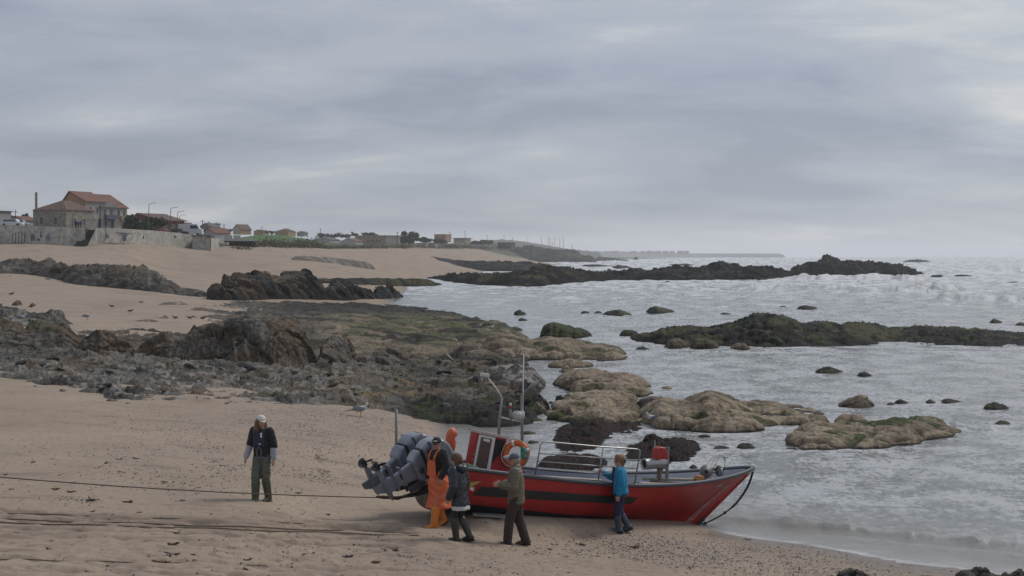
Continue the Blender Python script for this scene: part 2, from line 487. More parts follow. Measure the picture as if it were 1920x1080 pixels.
wetn = fbm(X / 3.0, Y / 3.0, 3, 44)
wet = (1 - sstep(0.03, 0.20, base + 0.05 * wetn)) * (1 - veg)
# pebble bands
def band(cx, cy, rx, ry):
    return np.exp(-(((U - cx) / rx) ** 2 + ((yn - cy) / ry) ** 2))
peb = np.maximum.reduce([band(600, 800, 190, 45), band(740, 780, 90, 30), band(430, 790, 120, 22), band(1400, 1045, 210, 26), band(1220, 1020, 130, 18), band(1560, 1075, 140, 16), 0.45 * band(950, 1060, 420, 35), 0.5 * band(330, 850, 230, 30), 0.4 * band(700, 880, 120, 30)])
peb = np.clip(peb * (0.75 + 1.1 * fbm(X / 1.3, Y / 1.3, 4, 61)), 0, 1)
V = np.stack([X, Y, Z], -1).reshape(-1, 3)
keepv = (base > -0.45).ravel()
fs = grid_faces(len(us), len(ds), keepv)
V, fs, ex = compact(V, fs, {'damp': damp.ravel(), 'field': (sstep(440, 462, U) * (1 - sstep(560, 610, U)) * sstep(440, 480, Y + 20 * fbm(X / 12, Y / 12, 2, 6)) * (1 - sstep(690, 740, Y))).ravel(), 'wet': wet.ravel(), 'veg': veg.ravel(), 'peb': peb.ravel()})
msand = bpy.data.materials.new('sand'); msand.use_nodes = True
def sand_nodes(m):
    t = m.node_tree; b = t.nodes['Principled BSDF']; N = t.nodes.new; L = t.links.new
    def A(n):
        a = N('ShaderNodeAttribute'); a.attribute_name = n; return a.outputs['Fac']
    def mix(f, a, c2, blend='MIX'):
        x = N('ShaderNodeMixRGB'); x.blend_type = blend
        for i, v in ((0, f), (1, a), (2, c2)):
            if isinstance(v, (int, float)): x.inputs[i].default_value = v
            elif isinstance(v, tuple): x.inputs[i].default_value = (*v, 1)
            else: L(v, x.inputs[i])
        return x.outputs[0]
    tc = N('ShaderNodeTexCoord')
    def noise(s, d=5, r=.6, sc=(1, 1, 1)):
        mp = N('ShaderNodeMapping'); mp.inputs['Scale'].default_value = sc; L(tc.outputs['Object'], mp.inputs[0])
        n = N('ShaderNodeTexNoise'); n.inputs['Scale'].default_value = s; n.inputs['Detail'].default_value = d; n.inputs['Roughness'].default_value = r
        L(mp.outputs[0], n.inputs['Vector']); return n.outputs['Fac']
    def rng(v, a, c, o0=0., o1=1.):
        r = N('ShaderNodeMapRange'); L(v, r.inputs[0]); r.inputs[1].default_value = a; r.inputs[2].default_value = c; r.inputs[3].default_value = o0; r.inputs[4].default_value = o1
        return r.outputs[0]
    c = mix(rng(noise(.35, 6), .35, .65), (0.298, 0.230, 0.172), (0.368, 0.288, 0.217))
    c = mix(rng(noise(9, 4, .7), .40, .70, 0, .55), c, (0.200, 0.150, 0.108))
    # grains and shell grit
    vo = N('ShaderNodeTexVoronoi'); vo.inputs['Scale'].default_value = 17.0; L(tc.outputs['Object'], vo.inputs['Vector'])
    gsel = N('ShaderNodeSeparateColor'); L(vo.outputs['Color'], gsel.inputs[0])
    pm = N('ShaderNodeMath'); pm.operation = 'LESS_THAN'; L(gsel.outputs[0], pm.inputs[0])
    pf = N('ShaderNodeMath'); pf.operation = 'MULTIPLY_ADD'; L(A('peb'), pf.inputs[0]); pf.inputs[1].default_value = .66; pf.inputs[2].default_value = .012
    L(pf.outputs[0], pm.inputs[1])
    pr = N('ShaderNodeMath'); pr.operation = 'LESS_THAN'; L(vo.outputs['Distance'], pr.inputs[0]); pr.inputs[1].default_value = .42
    pmask = N('ShaderNodeMath'); pmask.operation = 'MULTIPLY'; L(pm.outputs[0], pmask.inputs[0]); L(pr.outputs[0], pmask.inputs[1])
    pcol = mix(gsel.outputs[1], (0.060, 0.058, 0.060), (0.28, 0.26, 0.245))
    c = mix(pmask.outputs[0], c, pcol)
    c = mix(rng(A('damp'), 0, 1, 0, .6), c, (0.120, 0.092, 0.070))
    c = mix(rng(A('wet'), 0, 1, 0, .78), c, (0.125, 0.092, 0.066))
    vg = mix(rng(noise(.03, 6, .7), .40, .62), (0.035, 0.040, 0.022), (0.105, 0.090, 0.055))
    vg = mix(rng(noise(.012, 3, .5), .50, .60), vg, (0.050, 0.095, 0.030))
    vg = mix(A('field'), vg, (0.060, 0.120, 0.030))
    c = mix(A('veg'), c, vg)
    L(c, b.inputs['Base Color'])
    L(rng(A('wet'), 0, 1, .92, .32), b.inputs['Roughness'])
    b.inputs['Specular IOR Level'].default_value = .35
    bp = N('ShaderNodeBump'); bp.inputs['Strength'].default_value = .55; bp.inputs['Distance'].default_value = .03
    ad = N('ShaderNodeMath'); ad.operation = 'MULTIPLY_ADD'; L(pmask.outputs[0], ad.inputs[0]); ad.inputs[1].default_value = .35; L(noise(6, 8, .68), ad.inputs[2])
    L(ad.outputs[0], bp.inputs['Height']); L(bp.outputs[0], b.inputs['Normal'])
sand_nodes(msand)
beach = mesh_obj('beach', V, fs, msand, smooth=True, cols=ex)
tag(beach, 'pale brown sandy beach with wheel ruts and pebble bands', kind='structure')

# ---------------------------------------------------------------- rocks
def rock_mat(name, bump=1.0, bscale=5.0, bdist=.08, rough=.85, vs=2.2, var=.5, spec=.22):
    m = mat(name, (0, 0, 0), rough=rough, var=var, vscale=vs, bump=bump, bscale=bscale, bdist=bdist, attr='col', spec=spec, detail=9.0)
    return m
M_ROCK = rock_mat('weathered_rock')
M_FAR = rock_mat('far_rock', bump=1.0, bscale=1.2, bdist=.4, vs=.8, spec=.08)
M_WEED = rock_mat('weed_rock', bump=1.0, bscale=13.0, bdist=.07, rough=.7, vs=7.0, var=.6, spec=.12)
M_FROND = mat('wet_fronds', (0, 0, 0), rough=.55, attr='col', spec=.15)
PAL = {'grey': (.122, .112, .096), 'dgrey': (.038, .036, .033), 'brown': (.108, .080, .056), 'tan': (.255, .202, .142), 'tan2': (.150, .116, .078),
       'green': (.044, .060, .018), 'olive': (.060, .058, .025), 'black': (.008, .0075, .007), 'red': (.026, .012, .010), 'ochre': (.19, .13, .068), 'pale': (.225, .21, .188)}
PAL = {k: np.array(v) for k, v in PAL.items()}
def lerp(a, b, t): return a * (1 - t[..., None]) + b * t[..., None]
def relief(X, Y, style, s, seed):
    """height pattern about -1..1 in units of its own, for coordinates in metres"""
    x = X / s; y = Y / s
    wxx = x + .35 * fbm(x * .9, y * .9, 3, seed); wyy = y + .35 * fbm(x * .9 + 7, y * .9, 3, seed + 2)
    if style == 'lobe':
        wxx = wxx + .5 * fbm(x * .5, y * .5, 2, seed + 8); a, _ = pillows(wxx * .62, wyy * .72, seed); b, _ = pillows(wxx * 1.7, wyy * 1.6, seed + 1)
        return (a - .5) * 1.25 + (b - .5) * .30 * sstep(-.25, .25, fbm(x * .8 + 3, y * .8, 2, seed + 4)) + .16 * fbm(x * 5, y * 5, 4, seed) + .07 * ridged(x * 9, y * 9, 3, seed)
    if style == 'weed':
        a, _ = pillows(wxx, wyy, seed)
        return .55 * (a - .5) + .5 * fbm(x * 2.5, y * 2.5, 5, seed, .65) + .25 * ridged(x * 4, y * 4, 4, seed + 3, .6)
    if style == 'strata':
        r_ = .6; xr = x * math.cos(r_) + y * math.sin(r_); yr = -x * math.sin(r_) + y * math.cos(r_)
        a, _ = facets(wxx * .8, wyy * .8, seed, 1.1, .5)
        return .7 * a + .55 * ridged(xr * .7, yr * 2.4, 4, seed) + .3 * fbm(x * 3, y * 3, 5, seed + 4, .6)
    a, _ = facets(wxx, wyy, seed, 1.0, .45); b, _ = facets(wxx * 2.3 + 4, wyy * 2.3, seed + 3, 1.0, .4)
    c, _ = facets(wxx * 5.1, wyy * 5.1 + 2, seed + 5, .9, .35)
    return a + .42 * b + .2 * c + .22 * fbm(x * 3, y * 3, 5, seed, .6)
def colour(X, Y, Z, hz, style, cols, seed, s, wl=None, nz=None):
    """cols: base, second, third colour names; third is a growth on the flatter tops"""
    n1 = fbm(X / s * .9, Y / s * .9, 5, seed + 40, .6); n2 = fbm(X / s * 2.8 + Z, Y / s * 2.8, 5, seed + 50, .65)
    c = lerp(PAL[cols[0]], PAL[cols[1]], sstep(-.18, .25, n1 + .5 * n2))
    if len(cols) > 2:
        g = sstep(.02, .22, n2 * .6 + fbm(X / s * .5 + 3, Y / s * .5, 3, seed + 60))
        if nz is not None: g = g * sstep(.35, .7, nz)
        c = lerp(c, PAL[cols[2]], g)
    if len(cols) > 3:
        c = lerp(c, PAL[cols[3]], sstep(.16, .3, fbm(X / s * 1.6 + 9, Y / s * 1.6, 4, seed + 70)))
    if wl is not None:      # weed and mussels on the tide line
        c = lerp(c, PAL['black'], (1 - sstep(.02, wl, Z + .5 * wl * n2)) * .85)
    return c
FOOT = []          # footprints of rocks standing in the sea, for the foam round them
def normals_z(X, Y, Z):
    def d(A, ax): return np.gradient(A, axis=ax)
    ax_, ay_, az_ = d(X, 0), d(Y, 0), d(Z, 0); bx_, by_, bz_ = d(X, 1), d(Y, 1), d(Z, 1)
    nx = ay_ * bz_ - az_ * by_; ny = az_ * bx_ - ax_ * bz_; nz_ = ax_ * by_ - ay_ * bx_
    return np.abs(nz_) / np.sqrt(nx ** 2 + ny ** 2 + nz_ ** 2 + 1e-12)
def fronds(o, P, c, s, seed):
    """ragged weed growing all over a rock, far too much to count"""
    rs = np.random.RandomState(seed); nu, nv, _ = P.shape; n = int(min(8000, nu * nv * .7))
    i = rs.randint(0, nu - 1, n); j = (nv * rs.rand(n) ** 1.2).astype(int).clip(0, nv - 2); b = P[i, j] * .5 + P[i + 1, j + 1] * .5
    k = b[:, 2] > .02; b = b[k]; i = i[k]; j = j[k]; n = len(b); L = .055 * rs.uniform(.4, 1.3, n)
    a = rs.rand(n) * 6.28; d = np.stack([np.cos(a), np.sin(a), rs.uniform(-.5, .35, n)], 1); w = np.stack([-np.sin(a), np.cos(a), rs.uniform(-.6, .6, n)], 1) * (L * .28)[:, None]
    e = b + d * L[:, None]; m = (b + e) / 2 + np.array([0, 0, .25]) * L[:, None]
    V = np.stack([b - w * .5, m - w, e, m + w], 1).reshape(-1, 3)
    cc = c.reshape(nu, nv, 3)[i, j] * rs.uniform(.5, 1.6, (n, 1))
    q = mesh_obj('seaweed_fronds', V, np.arange(n * 4).reshape(-1, 4), M_FROND, o, cols={'col': np.repeat(cc, 4, 0)}); q['kind'] = 'stuff'
def rock(name, label, pts, D, style='block', s=1.0, amp=.3, cols=('grey', 'brown'), seed=1, blunt=.5, ridge=.45, material=None, res=1.7, wl=None,
         group=None, sea=True, cat='rock', d_at=None, nv=None, over=.25, sink=.25, drown=0.0):
    """pts: (bearing, row of the foot, row of the crest) along the rock from left to right; D its depth in metres"""
    pts = sorted(pts); pu = [p[0] for p in pts]
    nu = max(14, int((pu[-1] - pu[0]) / res / 1.3))
    u = np.linspace(pu[0], pu[-1], nu)
    yf = np.interp(u, pu, [p[1] for p in pts]); yt = np.interp(u, pu, [p[2] for p in pts])
    if d_at: df = np.full(nu, float(d_at)) if np.isscalar(d_at) else np.interp(u, [q[0] for q in d_at], [q[1] for q in d_at])
    else:
        k = max(4, min(24, nu // 6)); uk = np.linspace(pu[0], pu[-1], k)
        df = np.interp(u, uk, [hit(a, np.interp(a, u, yf), sea).y for a in uk])
    df = df * (1 + (.006 if style == 'lobe' else .004) * fbm(u / 22.0, u * 0 + seed * 3, 3, seed + 9) * (1 if D < 25 else 2))
    t = np.linspace(0, 1, nu)
    w = np.maximum((1 - np.abs(2 * t - 1) ** 3.0), 0) ** .6
    w = w * (1 + .25 * fbm(u / 60.0, u * 0 + seed, 2, seed))
    Dw = np.maximum(D * w, .02 * D)
    if nv is None:
        pxm = F / df.mean()
        nv = int(np.clip(max(D * pxm * .14, (max(yf - yt)) * 1.25) / res * 1.35, 14, 120))
    v = np.linspace(0, 1, nv) ** 1.9          # closer rows on the steep seaward or landward front
    dm = df[:, None] + v[None, :] * Dw[:, None]
    X = (u[:, None] - 960) / F * dm; Y = dm
    bz = ground(X, Y); bz = np.maximum(bz, 0) if sea else bz
    dr = df + ridge * Dw
    ztop = CAMZ - (yt - HZ) * dr / F
    bzr = bz[:, int(np.argmin(np.abs(v - ridge)))]
    hgt = np.maximum(ztop - bzr, .02)
    ex_ = math.log(.5) / math.log(ridge)
    p = np.sin(np.pi * np.clip(v, 0, 1) ** ex_) ** blunt
    fade = p[None, :] * np.minimum(1, w[:, None] * 1.4)
    tapr = np.minimum(1, w * 1.25)[:, None]
    Z = bz + hgt[:, None] * p[None, :] * (.35 + .65 * tapr) - sink * (1 - fade) ** 3 - drown
    # relief pushed out along the normal of this rough form, so that steep faces get it too
    g0_ = [np.gradient(A, axis=0) for A in (X, Y, Z)]; g1_ = [np.gradient(A, axis=1) for A in (X, Y, Z)]
    nx = g0_[1] * g1_[2] - g0_[2] * g1_[1]; ny = g0_[2] * g1_[0] - g0_[0] * g1_[2]; nz_ = g0_[0] * g1_[1] - g0_[1] * g1_[0]
    ln = np.sqrt(nx ** 2 + ny ** 2 + nz_ ** 2) + 1e-9; sg = np.where(nz_ < 0, -1, 1) / ln; nx, ny, nz_ = nx * sg, ny * sg, nz_ * sg
    YS = Y + 1.15 * Z
    n = relief(X, YS, style, s, seed) - (.42 if style == 'lobe' else .28)
    amt = amp * n * np.sqrt(np.clip(fade, 0, 1)) * np.minimum(1, hgt[:, None] / max(amp, 1e-3) * (1.5 if style == 'lobe' else .9))
    X2 = X + nx * amt; Y2 = Y + ny * amt; Z = Z + nz_ * amt
    ox = fbm(X / s * 1.2 + Z * 1.5, YS / s * 1.2, 4, seed + 21, .6) * over * amp
    X2 = X2 + ox * fade
    nzz = normals_z(X2, Y2, Z)
    c = colour(X, YS, Z if sea else Z - bz, Z, style, cols, seed, s * 1.3, wl, nzz)
    V = np.stack([X2, Y2, Z], -1).reshape(-1, 3)
    f = grid_faces(nu, nv)
    cx = V[:, 0].mean(); cy = V[:, 1].mean(); cz = float(bz.min())
    V = V - np.array([cx, cy, cz])
    o = mesh_obj(name, V, f, material or M_ROCK, smooth=True, cols={'col': c.reshape(-1, 3)})
    o.location = (cx, cy, cz)
    tag(o, label, cat, group)
    if style == 'weed' and nu * nv > 900 and df.mean() < 75: fronds(o, V.reshape(nu, nv, 3), c, s, seed)
    if sea: FOOT.append((u, df, Dw))
    return o

# the long rock shelf between the sand and the sea
SH = [(-400, 702), (0, 697), (120, 716), (200, 736), (350, 742), (500, 747), (620, 750), (700, 757), (760, 766), (830, 780), (900, 786), (960, 786), (1012, 780), (1026, 750), (1024, 715), (1000, 690),
      (1010, 668), (1000, 640), (1012, 628), (985, 610), (940, 592), (850, 575), (760, 562), (600, 556), (440, 552), (330, 562), (150, 578), (0, 572), (-400, 575)]
def poly_sd(U, Yp, poly, ys):
    """signed distance to a polygon, positive inside; rows stretched by ys"""
    px = U; py = Yp * ys
    P = [(a, b * ys) for a, b in poly]
    dmin = np.full(U.shape, 1e9); ins = np.zeros(U.shape, bool)
    for (x0, y0), (x1, y1) in zip(P, P[1:] + P[:1]):
        ex, ey = x1 - x0, y1 - y0
        t = np.clip(((px - x0) * ex + (py - y0) * ey) / (ex * ex + ey * ey + 1e-9), 0, 1)
        dmin = np.minimum(dmin, np.hypot(px - x0 - t * ex, py - y0 - t * ey))
        c = ((y0 > py) != (y1 > py)) & (px < (x1 - x0) * (py - y0) / (y1 - y0 + 1e-12) + x0)
        ins ^= c
    return np.where(ins, dmin, -dmin)
us2 = np.concatenate([np.linspace(-400, -20, 50), np.linspace(-16, 1050, 430)])
ds2 = np.concatenate([np.geomspace(39.5, 85, 260)[:-1], np.geomspace(85, 215, 190)])
X, Y, U = fan(us2, ds2)
g0 = ground(X, Y); b0 = np.maximum(g0, 0.0)
yn = HZ + F * (CAMZ - b0 - .35) / Y
sdv = poly_sd(U, yn, SH, 2.2)
edge = sstep(-6, 34, sdv + 16 * fbm(X / 2.2, Y / 3.2, 3, 71))
front = sstep(640, 690, yn)                                    # grey rubble zone
lobez = sstep(560, 640, U) * sstep(582, 600, yn) * (1 - sstep(660, 676, yn + .03 * (U - 700)))
back = 1 - sstep(574, 590, yn - .02 * (U - 600))
sandy = (1 - sstep(330, 520, U)) * (1 - sstep(596, 640, yn))    # more sand between rocks at the upper left
r_rub = relief(X * .55, Y, 'strata', 1.15, 3); r_fine = relief(X * .62, Y, 'block', .42, 5)
r_lobe = relief(X, Y, 'lobe', 2.0, 9); r_weed = relief(X, Y, 'weed', 1.7, 13)
mean = .15 + .34 * fbm(X / 5, Y / 8, 3, 91) - .42 * sandy - .16 * sstep(688, 712, yn) * (1 - sstep(420, 640, U)) - .12 * sstep(715, 745, yn) * (1 - sstep(450, 700, U))
mean = mean + .22 * sstep(600, 800, U) * sstep(690, 760, yn)
def terrace(h, q):
    k = np.floor(h / q); t = h / q - k
    return (k + sstep(.62, .95, t)) * q
r_rub = .45 * r_rub + .55 * terrace(r_rub + .5 * fbm(X / 3, Y / 4, 3, 93), .42)
r_lobe = r_lobe * 1.15
hh = mean + (1 - lobez) * (1 - back) * (.26 * r_rub + .11 * r_fine) + lobez * .40 * r_lobe + back * (.42 * r_weed + .08 * r_rub) * (1 - lobez)
Z = b0 + hh * edge - .35 * (1 - edge)
nzz = normals_z(X, Y, Z)
na = fbm(X / 2.3, Y / 3.5, 5, 101, .6); nb = fbm(X / .8, Y / 1.1, 5, 111, .65)
c = lerp(PAL['grey'], PAL['dgrey'], sstep(-.2, .22, na + .4 * nb))
c = lerp(c, PAL['brown'] * 1.1, sstep(-.08, .22, fbm(X / 3.1 + 5, Y / 4, 4, 121)) * .8)
c = lerp(c, PAL['olive'] * .9, sstep(.02, .24, fbm(X / 2.1 + 1, Y / 3, 5, 123, .6)) * sstep(350, 620, U) * .7)
c = lerp(c, PAL['pale'], sstep(-.02, .22, nb) * .85 * front * (1 - sstep(640, 800, U)))
c = lerp(c, PAL['ochre'], sstep(.10, .30, fbm(X / 1.2 + 2, Y / 1.6, 4, 131)) * sstep(560, 680, U) * (1 - sstep(900, 960, U)) * sstep(700, 720, yn) * (1 - sstep(735, 752, yn)))
c = lerp(c, lerp(PAL['tan2'], PAL['tan'], sstep(-.2, .3, nb)), lobez * .95)
gr = sstep(-.04, .10, na * .8 + nb * .5 + .08) * sstep(560, 720, U) * sstep(578, 590, yn) * (1 - sstep(636, 668, yn))
c = lerp(c, lerp(PAL['green'] * 1.7, PAL['olive'] * 1.2, sstep(-.2, .2, nb)), gr * .9)
dk = sstep(.04, .16, fbm(X / 5.5 + 3, Y / 7, 5, 143, .6)) * sstep(480, 620, U) * (1 - sstep(640, 670, yn))
c = lerp(c, PAL['black'] * 1.6, dk * .85)
bk = np.maximum(back * sstep(440, 560, U), sstep(.06, .2, fbm(X / 4 + 8, Y / 2.2, 4, 141)) * sstep(640, 800, U) * .9)
c = lerp(c, lerp(PAL['black'], PAL['dgrey'], sstep(-.1, .3, nb)), bk * .8)
fr = sstep(690, 800, U) * sstep(742, 766, yn)                   # wet, weedy front by the pool
c = lerp(c, lerp(PAL['black'], PAL['green'] * .7, sstep(.0, .18, na + nb * .6)), fr * .9)
c = lerp(c, PAL['black'], (1 - sstep(.02, .16, Z + .08 * nb)) * .85)
keep = (Z - g0 > -.12) & (sdv > -40)
V = np.stack([X + .10 * fbm(X / .7 + Z * 2, Y / .7, 3, 151) * edge, Y + .22 * fbm(X / .8, Y / .8 - Z * 3, 3, 161) * edge, Z], -1).reshape(-1, 3)
fs = grid_faces(len(us2), len(ds2), keep.ravel())
V, fs, ex = compact(V, fs, {'col': c.reshape(-1, 3)})
shelf = mesh_obj('rock_shelf', V, fs, M_ROCK, smooth=True, cols=ex)
tag(shelf, 'broad low shelf of broken grey rock with green algae running down to the sea', kind='structure')

# loose angular rubble on the shelf
def stone_proto(seed):
    bm = bmesh.new(); bmesh.ops.create_icosphere(bm, subdivisions=2, radius=1.0); rs = np.random.RandomState(seed)
    v = np.array([p.co[:] for p in bm.verts]); f = np.array([[q.index for q in t.verts] for t in bm.faces]); bm.free()
    nrm = rs.normal(size=(9, 3)); nrm /= np.linalg.norm(nrm, axis=1)[:, None]; off = rs.uniform(.42, .85, 9)
    r_ = np.min(np.where(v @ nrm.T > 1e-3, off / np.maximum(v @ nrm.T, 1e-3), 9), 1).clip(.2, 1.15)
    return v * r_[:, None], f
SP = [stone_proto(k) for k in range(8)]
rs = np.random.RandomState(88)
wgt = (edge > .5) * ((1 - lobez) * (1 - back)) * (.25 + front) * (hh > .12) * (1 - .8 * sandy); wgt = wgt * np.gradient(Y, axis=1) * Y; wgt = (wgt / wgt.sum()).ravel()
pick = rs.choice(len(wgt), 480, p=wgt); px_, py_, pz_ = X.ravel()[pick], Y.ravel()[pick], Z.ravel()[pick]; pc_ = c.reshape(-1, 3)[pick]
vs_ = []; fs_ = []; cs_ = []; o_ = 0
for k in range(len(pick)):
    v, f = SP[k % 8]; sz = .05 + .24 * rs.rand() ** 3.2; E = np.array(Euler((rs.uniform(-.5, .5), rs.uniform(-.5, .5), rs.uniform(0, 6.3))).to_matrix())
    q = (v * np.array([1.5, 1.1, .50]) * sz) @ E.T + np.array([px_[k], py_[k], pz_[k] + sz * .02]); vs_.append(q); fs_.append(f + o_); o_ += len(v)
    t = rs.rand(); cc = (pc_[k] * .6 + .4 * (PAL['pale'] if t < .22 else PAL['grey'] if t < .55 else PAL['dgrey'] if t < .8 else PAL['brown'])) * rs.uniform(.6, 1.3); cs_.append(np.repeat(cc[None], len(v), 0))
rub = mesh_obj('shelf_rubble', np.concatenate(vs_), np.concatenate(fs_), M_ROCK, cols={'col': np.concatenate(cs_)}); tag(rub, 'loose angular grey rubble strewn over the rock shelf', kind='stuff')
# outcrops on and behind the shelf
rock('rock_outcrop', 'long dark grey rock ridge crossing the sand in front of the sea wall',
     [(-260, 520, 498), (-120, 516, 490), (0, 516, 492), (60, 516, 491), (100, 522, 492), (150, 534, 497), (190, 537, 499), (220, 540, 495), (250, 543, 498), (275, 545, 502), (300, 549, 517), (340, 553, 536), (400, 558, 547)],
     13, 'strata', 2.6, .9, ('dgrey', 'grey', 'brown'), 5, .6, .55, sea=False, res=1.5)
rock('rock_outcrop', 'big dark flat-topped boulder mass overhanging the back of the rock shelf',
     [(388, 560, 552), (400, 562, 535), (412, 562, 529), (422, 562, 514), (460, 563, 509), (478, 563, 503), (500, 563, 505), (520, 563, 513), (545, 563, 512), (575, 563, 510), (590, 563, 513), (604, 563, 528), (614, 562, 548)],
     11, 'block', 3.0, .75, ('dgrey', 'brown', 'brown', 'black'), 8, .34, .4, sea=False, res=1.2, over=.5, wl=1.7)
rock('rock_outcrop', 'tumbled dark boulders at the water beside the big flat-topped boulder',
     [(600, 563, 540), (612, 563, 528), (635, 563, 524), (655, 563, 527), (662, 563, 541), (676, 562, 535), (692, 562, 538), (700, 562, 549), (712, 561, 541), (735, 560, 535), (748, 559, 541), (756, 558, 553)],
     9, 'block', 2.0, .75, ('dgrey', 'black', 'grey'), 15, .42, .45, sea=False, res=1.2, over=.5)
rock('rock_outcrop', 'low pale grey rock spine lying on the upper beach sand',
     [(545, 487, 479), (580, 490, 481), (620, 494, 484), (660, 500, 488), (690, 504, 491), (704, 505, 498)], 9, 'strata', 2.2, .5, ('grey', 'pale', 'brown'), 19, .6, .5, sea=False, res=1.4)
rock('rock_outcrop', 'smooth grey boulders lying behind the brown wedge rocks on the left',
     [(-160, 612, 585), (-60, 612, 575), (0, 612, 572), (25, 612, 578), (60, 612, 586), (90, 611, 582), (115, 610, 583), (128, 610, 592), (146, 608, 603)], 4.5, 'block', 1.3, .26, ('grey', 'pale', 'dgrey'), 23, .5, .5, sea=False, res=1.5)
rock('rock_outcrop', 'brown wedge-shaped rock split by a diagonal crack, left of the sand gap',
     [(-140, 668, 630), (-60, 668, 606), (0, 664, 600), (25, 664, 604), (48, 664, 616), (70, 664, 608), (95, 664, 604), (125, 664, 610), (145, 662, 630), (175, 660, 647), (190, 656, 653)], 4.6, 'block', 2.0, .30, ('brown', 'grey', 'olive'), 29, .42, .5, sea=False, res=1.3, over=.4)
rock('rock_outcrop', 'brown pyramid-shaped rock beside the gap of bare sand',
     [(142, 668, 655), (160, 669, 630), (185, 670, 613), (205, 670, 614), (222, 671, 626), (240, 672, 640), (262, 672, 662)], 3.0, 'block', 1.5, .22, ('brown', 'dgrey', 'grey'), 31, .55, .5, sea=False, res=1.3, over=.4)
rock('rock_outcrop', 'large cracked brown rock mass in the middle of the shelf',
     [(250, 676, 664), (272, 678, 640), (292, 680, 626), (320, 682, 621), (345, 683, 628), (362, 684, 612), (395, 686, 606), (420, 688, 612), (436, 690, 598), (470, 692, 590), (500, 693, 592), (530, 694, 598), (556, 694, 604), (578, 693, 618), (596, 691, 650), (610, 690, 674)],
     6.0, 'block', 2.3, .36, ('brown', 'grey', 'dgrey', 'brown'), 37, .36, .42, sea=False, res=1.1, over=.5)
rock('rock_outcrop', 'grey-brown humped rocks right of the large cracked rock mass',
     [(586, 694, 672), (606, 694, 636), (630, 694, 630), (652, 692, 640), (662, 690, 662), (700, 690, 666), (722, 690, 650), (742, 690, 648), (760, 688, 662), (790, 686, 672)], 5.0, 'block', 1.6, .3, ('grey', 'brown', 'dgrey'), 41, .5, .45, sea=False, res=1.3, over=.4)
rock('rock_outcrop', 'wet dark rock ledge hung with green weed above the tide pool',
     [(700, 762, 754), (740, 768, 750), (790, 778, 750), (840, 784, 748), (890, 788, 746), (935, 788, 742), (975, 786, 736), (1005, 782, 730), (1024, 776, 734), (1032, 768, 750)],
     8, 'weed', 1.2, .30, ('black', 'dgrey', 'green', 'brown'), 47, .5, .6, M_WEED, res=1.4, wl=.16)
rock('rock_outcrop', 'slanting grey rock slabs at the seaward tip of the shelf',
     [(850, 742, 722), (890, 742, 706), (930, 740, 696), (970, 738, 690), (1000, 736, 694), (1018, 732, 708), (1026, 726, 718)], 9, 'strata', 1.0, .26, ('dgrey', 'grey', 'pale'), 53, .5, .5, res=1.4, wl=.14)

# reefs standing in the water
rock('sea_reef', 'tan rounded reef at the end of the shelf with green algae on top',
     [(880, 668, 640), (920, 672, 626), (960, 676, 630), (1000, 676, 640), (1030, 676, 634), (1060, 676, 638), (1095, 676, 643), (1130, 673, 648), (1160, 670, 653), (1178, 666, 660)],
     12, 'lobe', 1.7, .42, ('tan2', 'tan', 'olive'), 61, .27, .5, drown=0.05, res=1.4, wl=.14, cat='reef')
rock('sea_reef', 'dome of dark green rock standing in the water behind the tan reefs',
     [(1010, 633, 622), (1020, 634, 609), (1040, 635, 606), (1060, 635, 610), (1080, 635, 613), (1098, 634, 620), (1112, 631, 626)], 6, 'lobe', 1.4, .22, ('olive', 'black', 'green'), 67, .5, .45, M_WEED, res=1.2, wl=.3, cat='reef')
rock('sea_reef', 'tan reef mound in two humps behind the lowest tan slab',
     [(1034, 722, 714), (1048, 726, 702), (1080, 740, 699), (1110, 744, 696), (1150, 744, 700), (1185, 742, 706), (1210, 740, 714), (1226, 732, 722)], 8, 'lobe', 1.3, .34, ('tan2', 'tan', 'tan'), 71, .27, .45, drown=0.05, res=1.2, wl=.12, cat='reef')
rock('sea_reef', 'broad tan reef slab with rounded lobes behind the boat railing',
     [(1016, 785, 775), (1040, 790, 762), (1070, 793, 752), (1110, 795, 748), (1150, 796, 748), (1185, 796, 756), (1205, 794, 766), (1222, 788, 782)], 8, 'lobe', 1.35, .34, ('tan', 'tan2', 'tan', 'olive'), 73, .27, .5, drown=0.04, res=1.1, wl=.12, cat='reef')
rock('sea_reef', 'long tan reef with a humped rear rock and green patches',
     [(1190, 790, 768), (1215, 798, 750), (1240, 806, 748), (1275, 808, 752), (1310, 808, 746), (1330, 808, 738), (1360, 808, 750), (1400, 806, 762), (1440, 802, 768), (1480, 797, 769), (1520, 795, 773), (1560, 792, 780)],
     8, 'lobe', 1.45, .36, ('tan', 'tan2', 'tan', 'olive'), 79, .27, .5, drown=0.04, res=1.1, wl=.06, cat='reef')
rock('sea_reef', 'rounded tan pad filling the gap between the two-humped mound and the broad slab',
     [(1050, 752, 745), (1070, 756, 736), (1110, 758, 733), (1150, 757, 735), (1185, 754, 740), (1200, 750, 746)], 3.4, 'lobe', 1.0, .20, ('tan2', 'tan', 'tan'), 74, .27, .5, res=1.2, wl=.08, cat='reef')
rock('sea_reef', 'tan pad with a dark hollow side joining the broad slab to the long reef',
     [(1185, 778, 766), (1200, 782, 752), (1225, 784, 746), (1255, 782, 748), (1275, 778, 756), (1288, 774, 766)], 3.6, 'lobe', .9, .20, ('tan2', 'black', 'tan'), 75, .27, .5, res=1.1, wl=.14, cat='reef')
rock('sea_reef', 'small rounded tan pad in front of the shelf reef',
     [(1026, 689, 684), (1042, 691, 677), (1070, 691, 674), (1095, 689, 678), (1116, 686, 683)], 3.2, 'lobe', .9, .15, ('tan2', 'tan'), 76, .27, .5, res=1.2, wl=.1, cat='reef')
